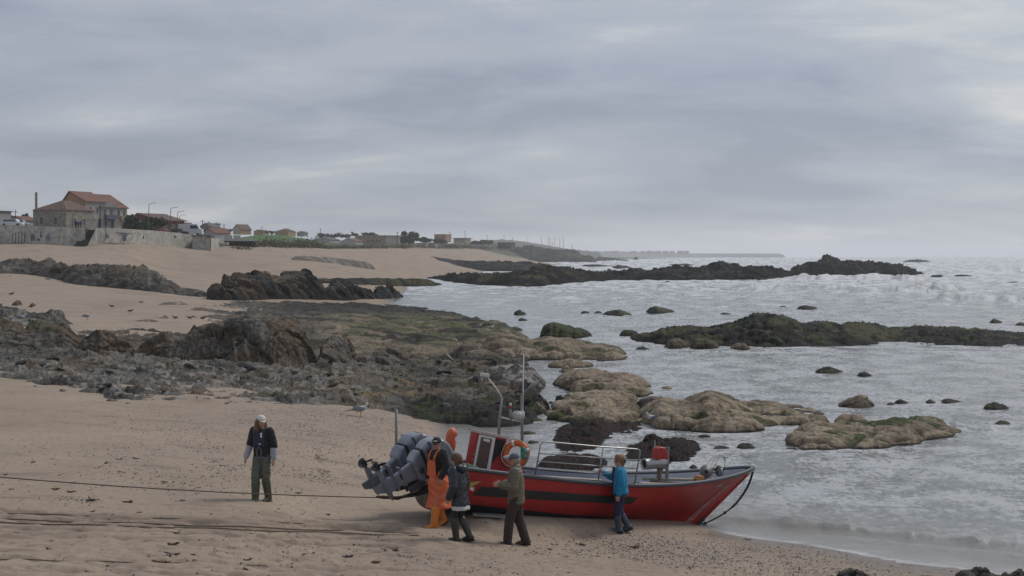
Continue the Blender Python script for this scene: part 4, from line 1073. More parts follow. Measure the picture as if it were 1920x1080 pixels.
# hull side lookup for things painted on the near side
_hs = [[hull_pt(i / 160, j / 60) for j in range(61)] for i in range(161)]
_hp = np.array([[p.x, p.y, p.z] for row in _hs for p in row])
def hull_y(x, z):
    d = (_hp[:, 0] - x) ** 2 + ((_hp[:, 2] - z) * 1.0) ** 2
    k = np.argsort(d)[:4]; w = 1 / (d[k] + 1e-6)
    return float((_hp[k, 1] * w).sum() / w.sum())
def on_hull(px, py):
    y = -1.05
    for _ in range(6):
        p = pb(px, py, y); y = hull_y(p.x, p.z)
    return pb(px, py, y)
def decal(name, quad, nx, nz, m, off=.008):
    """strip painted on the hull: quad of boat (x, z) corners: lower left, lower right, upper right, upper left"""
    v = []; f = []
    for i in range(nx + 1):
        for j in range(nz + 1):
            a = i / nx; b = j / nz
            x = (quad[0][0] * (1 - a) + quad[1][0] * a) * (1 - b) + (quad[3][0] * (1 - a) + quad[2][0] * a) * b
            z = (quad[0][1] * (1 - a) + quad[1][1] * a) * (1 - b) + (quad[3][1] * (1 - a) + quad[2][1] * a) * b
            v.append((x, hull_y(x, z) - off, z))
    for i in range(nx):
        for j in range(nz):
            a = i * (nz + 1) + j; f.append((a, a + nz + 1, a + nz + 2, a + 1))
    return mesh_obj(name, v, f, m, boat, smooth=True)
q = [on_hull(*p) for p in ((884, 929), (1183, 945), (1196, 933), (902, 912))]
decal('stripe', [(p.x, p.z) for p in q], 40, 3, M_BLACK, .012)
for a in (((878, 910), (884, 913), (902, 902), (878, 904)), ((880, 918), (887, 921), (889, 914), (880, 913))):
    q = [on_hull(*p) for p in a]
    decal('star_emblem', [(p.x, p.z) for p in q], 4, 3, M_YEL if a[0][1] < 915 else M_WHITE, .014)
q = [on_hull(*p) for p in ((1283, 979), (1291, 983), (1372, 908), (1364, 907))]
decal('scuff_reflection_strip', [(p.x, p.z) for p in q], 3, 24, mat('scuff_reflection_paint', (.36, .20, .18), rough=.6, var=.5, vscale=7, col2=(.30, .05, .045)), .012)  # pale colour along the stem: scuffing plus a painted whitish reflection
# small wheelhouse: a leaning red box with a white framed door
def prism_px(mb, pts, y0, y1, yref=None, m=0):
    yref = y0 if yref is None else yref
    q = [pb(a, b, yref) for a, b in pts]
    return mb.prism([(p.x, p.z) for p in q], 1, y0, y1, m)
YW = -.38
mb = MB(); prism_px(mb, [(880, 892), (895, 810), (951, 822), (948, 845), (990, 890)], YW, -.10)
wheel = bevel(mb.build('wheelhouse', M_REDP, boat), .012)
mb = MB(); prism_px(mb, [(892, 806), (892, 811), (953, 824), (954, 819)], YW - .05, -.04, YW); mb.build('roof_slab', mat('pale_roof_edge', (.45, .36, .33), rough=.6, var=.2), wheel)
mb = MB(); prism_px(mb, [(885, 881), (898, 814), (928, 820), (917, 883)], YW - .030, YW - .004, YW); door = mb.build('door', M_WHITE, wheel)
mb = MB(); prism_px(mb, [(890, 877), (901, 819), (921, 823), (911, 879)], YW - .042, YW - .032, YW); mb.build('door_pane', mat('brown_door_pane', (.085, .045, .042), rough=.3, var=.25, vscale=6), wheel)
mb = MB(); prism_px(mb, [(904, 826), (904.8, 821.5), (917, 824), (916, 829)], YW - .05, YW - .044, YW); mb.build('notice_plate', M_WHITE, wheel)
mb = MB(); prism_px(mb, [(922, 868), (930, 823), (947, 827), (944, 842)], YW - .020, YW - .003, YW); mb.build('side_opening', M_DARK, wheel)
mb = MB()
for a, b in ((888, 852), (886, 862)):
    MB().ball(pb(a, b, YW - .04), .022).build('door_hinge', M_GALV, wheel)
# posts, lamp and antenna
yl = .30
P = lambda a, b, y=None: pb(a, b, yl if y is None else y)
lampp = MB().tube([P(934, 872), P(936, 790), P(941, 745)], [.034, .032, .022], 8).build('lamp_post', M_GALV, boat, True)
MB().tube([P(941, 745), P(930, 727), P(914, 708)], .016, 6).build('lamp_arm', M_WHITE, lampp, True)
lc = P(909, 703); bevel(MB().box(lc, (.17, .12, .075)).build('floodlight', mat('pale_lamp', (.50, .49, .43), rough=.5), lampp), .012)
MB().box(lc - Vector((.0, 0, .055)), (.12, .10, .035)).build('floodlight_glass', M_GALV, lampp)
mast = MB().tube([P(979, 880), P(979, 800), P(977, 742)], [.036, .034, .018], 8).build('mast', M_GALV, boat, True)
MB().tube([P(980, 785), P(982, 664)], [.014, .010], 6).build('antenna', M_WHITE, mast, True)
MB().tube([P(935, 781), P(958, 787), P(977, 790)], .018, 6).build('cross_arm', M_WHITE, mast, True)
MB().tube([P(957, 791), P(957, 766)], .026, 8).build('signal_post', M_GALV, mast, True)
MB().tube([P(957, 766), P(957, 760)], .030, 8).build('signal_band', M_REDP, mast, True)
MB().tube([P(957, 760), P(957, 756)], .030, 8).build('signal_cap', M_WHITE, mast, True)
mb = MB(); c_ = P(970, 779); mb.ball(c_, (.13, .10, .10)); mb.ball(c_ + Vector((.10, 0, .01)), (.07, .08, .11)); blob('white_float', mb, mat('scuffed_white_float', (.42, .42, .40), rough=.7, var=.35, vscale=12), mast, .016, 2)
mb = MB(); a_, b_ = P(978, 738), P(990, 729); mb.tube([a_, b_], .012, 6); e_ = P(1010, 715)
mb.tube([b_, (b_ + e_) / 2, e_], [.02, .06, .05], 6); mb.build('paddle', M_GALV, mast)
# steel railing on the near gunwale
yr = -1.02
G_ = lambda a, b: pb(a, b, yr)
rail = MB().tube([G_(1003, 893), G_(1013, 835), G_(1017, 829), G_(1022, 828), G_(1130, 838), G_(1193, 842), G_(1199, 844), G_(1200, 850), G_(1190, 907)], .016, 8).build('railing', M_STEEL, boat, True)
MB().tube([G_(1122, 900), G_(1131, 838)], .014, 8).build('stanchion', M_STEEL, rail, True)
for a, b in (((1012, 850), (1198, 864)), ((1009, 865), (1195, 879)), ((1006, 879), (1193, 893))):
    MB().tube([G_(*a), G_(*b)], .011, 8).build('rail_bar', M_STEEL, rail, True)
# pale side deck and planks inside
for a, b in (((1020, 893), (1130, 900)), ((1200, 905), (1290, 908))):
    p, q_ = pb(*a, -.62), pb(*b, -.62); MB().box((p + q_) / 2 + Vector((0, 0, -.02)), ((q_ - p).length, .26, .05), (0, -math.atan2((q_ - p).z, (q_ - p).x), 0)).build('side_plank', M_WOOD, boat)
MB().tube([pb(1205, 898, -.3), pb(1306, 899, -.3)], .03, 8).build('long_handle', M_WOOD, boat, True)
MB().tube([pb(1220, 903, -.5), pb(1300, 907, -.5)], .028, 8).build('long_handle', mat('brown_pole', (.10, .055, .04), rough=.7), boat, True)
# net hauler: hollow steel drum under a red hood, on a post
yn_ = -.30
Hh = lambda a, b: pb(a, b, yn_)
c0, c1 = Hh(1207, 870.5), Hh(1238, 868)
ax = (c1 - c0).normalized(); E = ax.to_track_quat('Z', 'Y').to_matrix(); Lh = (c1 - c0).length
haul = MB().lathe([(.001, .10), (.097, .098), (.098, 0), (.120, -.005), (.122, .02), (.118, Lh * .7), (.135, Lh), (.13, Lh + .12), (.06, Lh + .14), (.001, Lh + .14)], c0, 'z', 24, 0, E).build('net_hauler', M_STEEL, boat, True)
MB().lathe([(.001, .03), (.0955, .03), (.0955, .05), (.001, .05)], c0, 'z', 20, 0, E).build('drum_mouth', M_DARK, haul)
mb = MB(); prism_px(mb, [(1226, 862), (1227, 840), (1234, 837), (1243, 838), (1248, 846), (1249, 866), (1240, 860)], yn_ - .10, yn_ + .10, yn_)
bevel(mb.build('red_hood', M_REDP, haul), .03, 3)
MB().tube([Hh(1238, 876), Hh(1236, 892), Hh(1231, 912)], [.075, .05, .045], 10).build('pedestal', mat('rusty_pedestal', (.17, .075, .05), rough=.8, var=.5, vscale=9, col2=(.22, .18, .15)), haul, True)
mb = MB(); mb.tube([Hh(1253, 838), Hh(1249, 914)], .036, 4); mb.build('post', M_GALV, haul)
MB().tube([Hh(1228, 826), Hh(1227, 866)], .010, 6).build('rod', M_STEEL, haul, True)
MB().tube([Hh(1228, 838), Hh(1253, 840)], .012, 6).build('top_bar', M_STEEL, haul, True)
# pot hauler wheels and wire guard near the bow
wv_ = -.25
Wc = lambda a, b, y=None: pb(a, b, wv_ if y is None else y)
c0 = Wc(1324, 884); E = (Vector((-.55, -.8, .1)).normalized()).to_track_quat('Z', 'Y').to_matrix()
win = MB().lathe([(.135, -.02), (.145, 0), (.145, .02), (.05, .05), (.03, .09), (.001, .09)], c0, 'z', 24, 0, E).build('winch_wheel', M_GALV, boat, True)
MB().lathe([(.04, .085), (.045, .10), (.02, .12), (.001, .12)], c0, 'z', 12, 0, E).build('hub', M_DARK, win, True)
c1 = Wc(1349, 883, -.05); E2 = (Vector((.35, -.9, .15)).normalized()).to_track_quat('Z', 'Y').to_matrix()
win2 = MB().lathe([(.115, -.04), (.125, -.02), (.12, .0), (.04, .035), (.001, .035)], c1, 'z', 24, 0, E2).build('winch_wheel', M_DARK, boat, True)
for k in range(14):
    a = 2 * math.pi * k / 14; d_ = E2 @ Vector((math.cos(a), math.sin(a), 0)); nn = E2 @ Vector((0, 0, 1))
    MB().tube([c1 + d_ * .03 + nn * .04, c1 + d_ * .122 + nn * .008], .009, 5).build('rib', M_STEEL, win2)
mb = MB(); mb.tube([c0 + Vector((0, .1, -.02)), c1 + Vector((0, .02, -.03))], .03, 8); mb.tube([c0 + Vector((.12, .15, 0)), c0 + Vector((.12, .15, -.32))], .03, 8); mb.build('winch_stand', M_GALV, boat, True)
mb = MB()
for dx in (0, 1, 2):
    mb.tube([Wc(1316 + dx * 9, 884, -.25 + dx * .1), Wc(1336 + dx * 6, 858, -.2 + dx * .1), Wc(1345 + dx * 6, 856, -.1 + dx * .1), Wc(1356 + dx * 2, 858, 0 + dx * .05), Wc(1360, 866, .1), Wc(1355, 893, .1)], .006, 5)
mb.build('wire_guard', M_GALV, boat, True)
bx = MB().box(Wc(1311, 898, -.35), (.16, .14, .15)); bevel(bx.build('crate', mat('orange_crate', (.50, .20, .06), rough=.6), boat), .01)
mb = MB()
for a, b in ((1340, 902), (1346, 904), (1335, 900), (1351, 901)): mb.ball(pb(a, b, -.4), .06)
blob('pink_net', mb, mat('pink_net_bundle', (.42, .22, .20), rough=.9, var=.5, vscale=30), boat, .02, 1, .015, 30)
mb = MB(); prism_px(mb, [(1296, 904), (1300, 911), (1344, 910), (1342, 903)], -.50, -.10, -.3); mb.build('winch_platform', M_GALV, boat)
# bow fitting
mb = MB(); mb.tube([pb(1392, 889, 0), pb(1405, 884, 0), pb(1412, 880, 0)], [.055, .045, .035], 8); mb.build('bow_bracket', M_WHITE, boat, True)
c0 = pb(1412, 877, 0); E = (Vector((-.25, -1, .1)).normalized()).to_track_quat('Z', 'Y').to_matrix()
MB().lathe([(.001, -.04), (.07, -.04), (.075, -.02), (.05, 0), (.075, .02), (.07, .045), (.02, .05), (.001, .05)], c0, 'z', 20, 0, E).build('bow_roller', M_WHITE, boat, True)
mb = MB()
for k in range(5): mb.ball(pb(1386 + 3.2 * k, 877 + (k % 2) * 1.5, .2), .035)
blob('green_cord', mb, M_TEAL, boat, .014, 1)
mb = MB()
for a, b in ((868, 878), (876, 876), (884, 879), (892, 881)): mb.ball(pb(a, b, -.7), .07)
blob('green_net', mb, mat('green_net_bundle', (.07, .14, .08), rough=.9, var=.5, vscale=25), boat, .02, 1, .02, 30)
# keel shoe at the forefoot
mb = MB(); pts = [hull_pt(s, 0) for s in (.80, .9, .97, 1.0)] + [hull_pt(1.0, .06), hull_pt(1.0, .14)]
mb.tube([p + Vector((.01, 0, -.01)) for p in pts], .05, 8); mb.build('keel_shoe', M_BLACK, boat, True)
mb = MB(); mb.tube([hull_pt(1.0, t) + Vector((.012, 0, -.008)) for t in (.12, .35, .6, .85, .98)], .030, 6); mb.build('stem_strip', M_RED, boat, True)

# outboard motors, tilted up on the transom
def loft(mb, secs, n=28, pw=.48):
    v = []; k = len(secs)
    for z, x0, x1, w in secs:
        for j in range(n):
            a = 2 * math.pi * j / n; c, s_ = math.cos(a), math.sin(a)
            x = (x0 + x1) / 2 + (x1 - x0) / 2 * math.copysign(abs(c) ** pw, c); y = w * math.copysign(abs(s_) ** pw, s_)
            v.append((x, y, z))
    f = [(i * n + j, i * n + (j + 1) % n, (i + 1) * n + (j + 1) % n, (i + 1) * n + j) for i in range(k - 1) for j in range(n)]
    f += [tuple(range(n - 1, -1, -1)), tuple((k - 1) * n + j for j in range(n))]
    return mb.add(v, f)
def text_mesh(body, size, m, parent, name):
    cu = bpy.data.curves.new(name, 'FONT'); cu.body = body; cu.size = size; cu.extrude = .001; cu.align_x = 'CENTER'; cu.align_y = 'CENTER'
    o = link(bpy.data.objects.new(name, cu)); bpy.context.view_layer.update()
    me = bpy.data.meshes.new_from_object(o.evaluated_get(bpy.context.evaluated_depsgraph_get()))
    bpy.data.objects.remove(o); o2 = link(bpy.data.objects.new(name, me), parent); me.materials.append(m); return o2
def outboard():
    def side(name, pts, w, m, par, bw_=.03, seg=3):
        """part given by its side outline, rounded over its edges"""
        q = bevel(MB().prism(pts, 1, -w, w).build(name, m, par), bw_, seg); q.modifiers['bevel'].angle_limit = R(28)
        q.data.polygons.foreach_set('use_smooth', np.ones(len(q.data.polygons), bool)); q.modifiers['bevel'].harden_normals = True
        return q
    o = side('outboard_motor', [(-.21, .10), (-.17, -.20), (-.13, -.45), (-.15, -.72), (.12, -.72), (.11, -.45), (.13, -.20), (.17, .10)], .065, M_ENG, None, .035)
    side('lower_cowl', [(-.22, -.06), (-.31, .08), (-.345, .205), (.265, .205), (.24, .08), (.16, -.06)], .175, M_ENG, o, .05)
    side('cowl_seam', [(-.335, .20), (-.335, .235), (.258, .235), (.258, .20)], .190, M_DARK, o, .01, 1)
    side('cowl', [(-.355, .232), (-.405, .40), (-.395, .58), (-.33, .73), (-.20, .82), (.06, .855), (.20, .80), (.275, .66), (.295, .45), (.275, .232)], .215, M_ENG, o, .085, 5)
    side('cowl_band', [(-.404, .40), (-.404, .435), (.296, .475), (.297, .44)], .2185, M_ENG2, o, .004, 1)
    for z in (.56, .60): side('cowl_trim', [(-.37, z + .03), (-.37, z + .042), (.27, z + .012), (.27, z)], .2175, mat('pale_trim', (.35, .36, .38), rough=.4), o, .002, 1)
    side('air_intake', [(-.385, .60), (-.345, .70), (-.325, .69), (-.365, .59)], .13, M_DARK, o, .006, 1)
    MB().box((-.06, -.068, -.36), (.10, .012, .035)).build('drain_plate', M_DARK, o)
    MB().lathe([(.001, -.01), (.055, -.01), (.058, .0), (.04, .012), (.001, .012)], (-.01, -.18, .05), 'y', 16).build('pivot_cap', M_ENG2, o, True)
    for k, yy in enumerate((-.09, .0, .08)):
        MB().tube([(.20, yy, .14), (.34, yy * 1.3, .10), (.40, yy * 1.2, -.10), (.34, yy, -.34)], .018 if k != 1 else .026, 8).build('rigging_hose', M_DARK, o, True)
    g = MB(); g.tube([(-.36, 0, -.70), (-.30, 0, -.70), (-.12, 0, -.70), (.10, 0, -.70), (.20, 0, -.70), (.26, 0, -.70)], [.035, .055, .065, .062, .045, .01], 14)
    gear = g.build('gearcase', M_ENG, o, True)
    MB().prism([(-.10, -.74), (.10, -.74), (.02, -.93), (-.10, -.95)], 1, -.012, .012).build('skeg', M_ENG, gear)
    bevel(MB().box((-.10, 0, -.50), (.50, .22, .022)).build('cavitation_plate', M_ENG, o), .008)
    bevel(MB().box((-.04, 0, -.32), (.36, .16, .030)).build('splash_plate', M_ENG, o), .008)
    pr = MB().tube([(-.36, 0, -.70), (-.46, 0, -.70), (-.50, 0, -.70)], [.05, .045, .015], 12).build('propeller', M_DARK, gear, True)
    bl = MB()
    for k in range(3):
        a = 2 * math.pi * k / 3 + .5; E = Matrix.Rotation(a, 3, 'X')
        v = []
        for q in range(5):
            r_ = .04 + .15 * q / 4; w = .075 * math.sin(math.pi * (.25 + .62 * q / 4))
            for sgn in (-1, 1):
                for th in (-.004, .004): v.append(E @ Vector((sgn * w * .55 + th, sgn * w, r_)) + Vector((-.42, 0, -.70)))
        f = []
        for q in range(4):
            a0 = q * 4; b0_ = a0 + 4
            f += [(a0, a0 + 2, b0_ + 2, b0_), (a0 + 1, b0_ + 1, b0_ + 3, a0 + 3), (a0, b0_, b0_ + 1, a0 + 1), (a0 + 2, a0 + 3, b0_ + 3, b0_ + 2)]
        f += [(0, 1, 3, 2), (16, 18, 19, 17)]
        bl.add(v, f)
    bl.build('blade', M_DARK, gear)
    br = MB(); br.box((.22, .10, -.12), (.12, .05, .42)); br.box((.22, -.10, -.12), (.12, .05, .42)); br.box((.19, 0, .02), (.10, .24, .08)); br.tube([(.18, -.15, -.02), (.18, .15, -.02)], .04, 10)
    br.build('clamp_bracket', M_ENG2, o)
    for sd_ in (-1, 1):
        t = text_mesh('YAMAHA', .085, MATS['pale_trim'], o, 'maker_name'); t.rotation_euler = (R(90), 0, 0 if sd_ < 0 else R(180)); t.location = (-.05, sd_ * .2175, .67)
    return o
ob = outboard()
ob.parent = boat
ob.location = (-.66, -.44, .80); ob.rotation_euler = (0, R(57), R(-4)); ob.scale = (1.10, 1.12, .95)
ob2 = copy_tree(ob, boat)
ob2.location = (-.64, .36, .80); ob2.rotation_euler = (0, R(56), R(5))
for y in (-.44, .36): bevel(MB().box((-.32, y, .70), (.64, .30, .16), (0, R(-6), 0)).build('motor_mount', M_ENG2, boat), .02)

# things on and round the boat
def ring_pts(c, E, r_, n=36, z=0): return [c + E @ Vector((r_ * math.cos(2 * math.pi * k / n), r_ * math.sin(2 * math.pi * k / n), z)) for k in range(n)]
lc = bw(pb(968, 851, -.62)); E = Vector((-.28, -1, .22)).normalized().to_track_quat('Z', 'Y').to_matrix()
lb = empty('lifebuoy', lc)
MB().tube(ring_pts(Vector((0, 0, 0)), E, .215), .064, 14, 0, True).build('ring', M_ORANGE, lb, True)
for k in range(4):
    a = R(20 + 90 * k); pts = [E @ Vector((.215 * math.cos(a + t), .215 * math.sin(a + t), 0)) for t in (-.13, 0, .13)]
    MB().tube(pts, .067, 14).build('reflective_band', M_WHITE, lb, True)
mb = MB(); pts = []
for k in range(33):
    a = 2 * math.pi * k / 32; pts.append(E @ Vector(((.272 + .032 * abs(math.sin(2 * a + .6))) * math.cos(a), (.272 + .032 * abs(math.sin(2 * a + .6))) * math.sin(a), .05)))
mb.tube(pts[:-1], .011, 6, 0, True); mb.build('grab_line', mat('pale_rope', (.42, .36, .29), rough=.9), lb, True)
mb = MB()
for k in range(4): mb.ball(E @ Vector((.17 + .03 * (k % 2), .09 - .05 * k, .09)), .05)
blob('cord_knot', mb, M_TEAL, lb, .016, 1, .01, 40)
tag(lb, 'orange lifebuoy ring with white bands leaning on the red wheelhouse', 'lifebuoy')
# orange oilskin hung upright behind the motors
base = bw(pb(848, 878, .1)); k = F / base.y
prof = [(835, 878), (833, 850), (835, 825), (838, 808), (844, 802), (852, 803), (856, 810), (859, 817), (853, 820), (852, 826), (858, 829), (854, 833), (857, 838), (852, 842), (853, 856), (850, 878)]
mb = MB(); n = 14
rows = []
for r_i in range(13):
    row = 803 + (878 - 803) * r_i / 12
    l_ = np.interp(row, [803, 808, 825, 850, 878], [843, 838, 835, 833, 836]); rr_ = np.interp(row, [803, 810, 817, 820, 826, 829, 833, 838, 842, 856, 878], [853, 857, 859, 853, 852, 858, 854, 857, 852, 853, 850])
    cxx = ((l_ + rr_) / 2 - 848) / k; rad = (rr_ - l_) / 2 / k; zz = (878 - row) / k
    rows.append((cxx, rad, zz))
v = []; f = []
for cxx, rad, zz in rows:
    for j in range(n):
        a = 2 * math.pi * j / n; rip = 1 + .12 * math.sin(3 * a + zz * 9)
        v.append((cxx + rad * math.cos(a), .12 * rip * math.sin(a) * min(1, rad / .06), zz))
for i in range(12): f += [(i * n + j, i * n + (j + 1) % n, (i + 1) * n + (j + 1) % n, (i + 1) * n + j) for j in range(n)]
f += [tuple(range(n)), tuple(12 * n + j for j in range(n - 1, -1, -1))]
mb.add(v, f)
oj = mb.build('oilskin_jacket', M_OIL, None, True); oj.location = base
tag(oj, 'orange oilskin jacket hung upright with pointed hood and ragged edge in the stern', 'jacket')
# ropes
def bw_px(px, py, d): return at(px, py, d)
bp_ = [bw(pb(1412, 883, 0)), at(1402, 912, 32.3), at(1380, 944, 32.1), at(1352, 966, 31.9), at(1322, 981, 31.7), bw(hull_pt(1.0, .05))]
def smooth_path(p, n=8):
    out = []
    for i in range(len(p) - 1):
        p0, p1, p2, p3 = p[max(i - 1, 0)], p[i], p[i + 1], p[min(i + 2, len(p) - 1)]
        for k in range(n):
            t = k / n
            out.append(.5 * ((2 * p1) + (p2 - p0) * t + (2 * p0 - 5 * p1 + 4 * p2 - p3) * t * t + (3 * p1 - p0 - 3 * p2 + p3) * t ** 3))
    out.append(p[-1]); return out
sp_ = smooth_path(bp_); mb = MB(); mb.tube(sp_, [.026 if i < len(sp_) * .45 else .017 for i in range(len(sp_))], 8)
for i in (int(len(sp_) * .55), int(len(sp_) * .8)): mb.ball(sp_[i], .036)
tag(mb.build('mooring_rope', M_ROPE, None, True), 'black rope hanging from the bow roller down to the keel', 'rope')
s0 = at(745, 934, 28.2); s1 = at(-320, 866, 20.5)
pts = [s0.lerp(s1, t / 30) - Vector((0, 0, .10 * math.sin(math.pi * t / 30))) for t in range(31)]
mb = MB(); mb.tube(pts, .010, 6)
tag(mb.build('hauling_cable', mat('rusty_cable', (.075, .060, .050), rough=.8, var=.3, vscale=20), None, True), 'thin taut cable running across the sand to the stern', 'cable')
mb = MB(); q = [s0.lerp(bw((-.05, -.1, .42)), t / 6) for t in range(7)] ; q2 = [s0.lerp(s1, t / 60) for t in range(4)]
mb.tube(q2[::-1] + q[1:], [.022, .035, .028, .04, .03, .045, .035, .045, .04, .045], 8)
tag(mb.build('tow_rope', mat('frayed_brown_rope', (.12, .075, .05), rough=.95, bump=.6, bscale=60), None, True), 'frayed brown rope tying the cable to the transom', 'rope')
for i, (ya, yb_, yc_, dd) in enumerate(((963, 978, 992, 0), (974, 987, 1001, 1), (981, 993, 1006, 0), (1049, 1059, 1073, 1))):
    pts = []
    for k in range(46):
        px = -60 + k * (845 if i < 3 else 560) / 45; r_ = float(np.interp(px, [0, 420, 800], [ya, yb_, yc_])) + 1.3 * math.sin(k * .55 + i * 2) * .8
        g_ = hit(px, r_, False); pts.append(g_ + Vector((0, 0, .010 - .008 * (dd == 1))))
    tag(MB().tube(pts, .013 if i < 3 else .010, 6).build('slack_rope', mat('sandy_rope', (.115, .088, .066), rough=.95, var=.3, vscale=10), None, True), ['thin brown rope lying slack on the sand, nearest the taut cable', 'thick sandy rope lying in the drag marks towards the stern', 'brown rope running along the near edge of the drag marks', 'thin rope lying far below the drag marks near the rust-brown weed'][i], 'rope')
p = hit(743, 868, False); h_ = (868 - 767) * p.y / F
mb = MB(); mb.tube([(0, 0, -.2), (0, 0, h_ * .5), (.0, 0, h_)], .036, 8)
o = mb.build('marker_post', M_GALV, None, True); o.location = p; tag(o, 'bare grey metal post standing in the sand behind the outboard motors', 'post')
p = hit(915, 969, False); o = MB().box((0, 0, 0), (.62, .22, .05), (0, R(5), R(8))).build('skid_board', M_GALV); o.location = p + Vector((0, 0, .03)); bevel(o, .01)
tag(o, 'grey metal skid board pushed under the red hull', 'board')

# ---------------------------------------------------------------- people
M_SKIN = mat('skin', (.42, .235, .17), rough=.6, var=.08, vscale=14)
M_EYE = mat('eye', (.02, .018, .016), rough=.3)
M_LIP = mat('lips', (.30, .12, .10), rough=.6)
V3 = Vector
def hand(mb, wrist, d, thumb, curl=.4, sc=1.0):
    """palm and five bent fingers; d points along the hand, thumb to the thumb's side"""
    d = V3(d).normalized(); th = V3(thumb); th = (th - d * th.dot(d)).normalized(); nrm = d.cross(th)
    w = V3(wrist)
    for k, off in enumerate((.028, .010, -.009, -.027)):
        mb.caps(w + d * .01 * sc + th * off * .6 * sc, w + d * .085 * sc + th * off * sc, .017 * sc, .014 * sc, 8)
        ln = (.068, .078, .072, .056)[k] * sc
        a = w + d * .088 * sc + th * off * 1.1 * sc
        b = a + (d * math.cos(curl * .7) + nrm * math.sin(curl * .7)) * ln * .52
        c = b + (d * math.cos(curl * 1.9) + nrm * math.sin(curl * 1.9)) * ln * .48
        mb.caps(a, b, .0092 * sc, .0086 * sc, 8); mb.caps(b, c, .0086 * sc, .0070 * sc, 8)
    a = w + d * .03 * sc + th * .022 * sc; b = a + (d * .6 + th * .75 + nrm * .2).normalized() * .042 * sc
    c = b + (d * .9 + th * .25 + nrm * .4).normalized() * .032 * sc
    mb.caps(a, b, .013 * sc, .011 * sc, 8); mb.caps(b, c, .0105 * sc, .008 * sc, 8)
def head(mb, c, E):
    """c: centre of the head, E turns +x to where the face looks"""
    q = lambda x, y, z: c + E @ V3((x, y, z))
    mb.ball(q(-.008, 0, .018), (.094, .074, .094), E); mb.ball(q(.022, 0, -.045), (.062, .055, .066), E); mb.ball(q(.048, 0, -.085), (.030, .032, .026), E)
    mb.caps(q(.086, 0, .010), q(.104, 0, -.026), .011, .014, 8); mb.caps(q(.076, -.032, .026), q(.076, .032, .026), .015, .015, 8)
    for s in (-1, 1): mb.ball(q(-.004, s * .076, -.012), (.019, .010, .030), E, 8, 6)
def face(c, E, par):
    q = lambda x, y, z: c + E @ V3((x, y, z))
    for s in (-1, 1): MB().ball(q(.083, s * .030, .006), (.009, .013, .008), E, 8, 6).build('eye', M_EYE, par, True)
    MB().ball(q(.080, 0, -.056), (.010, .024, .007), E, 8, 6).build('mouth', M_LIP, par, True)
def foot_blob(mb, ank, yaw, r_=.045, ln=.19, pitch=0.0, hgt=.05):
    E = Matrix.Rotation(yaw, 3, 'Z') @ Matrix.Rotation(pitch, 3, 'Y'); a = V3(ank)
    mb.caps(a + E @ V3((-.045, 0, -.035)), a + E @ V3((ln * .55, 0, -.045)), r_, r_ * .92); mb.caps(a + E @ V3((ln * .45, 0, -.048)), a + E @ V3((ln * .82, 0, -.055)), r_ * .95, r_ * .72)
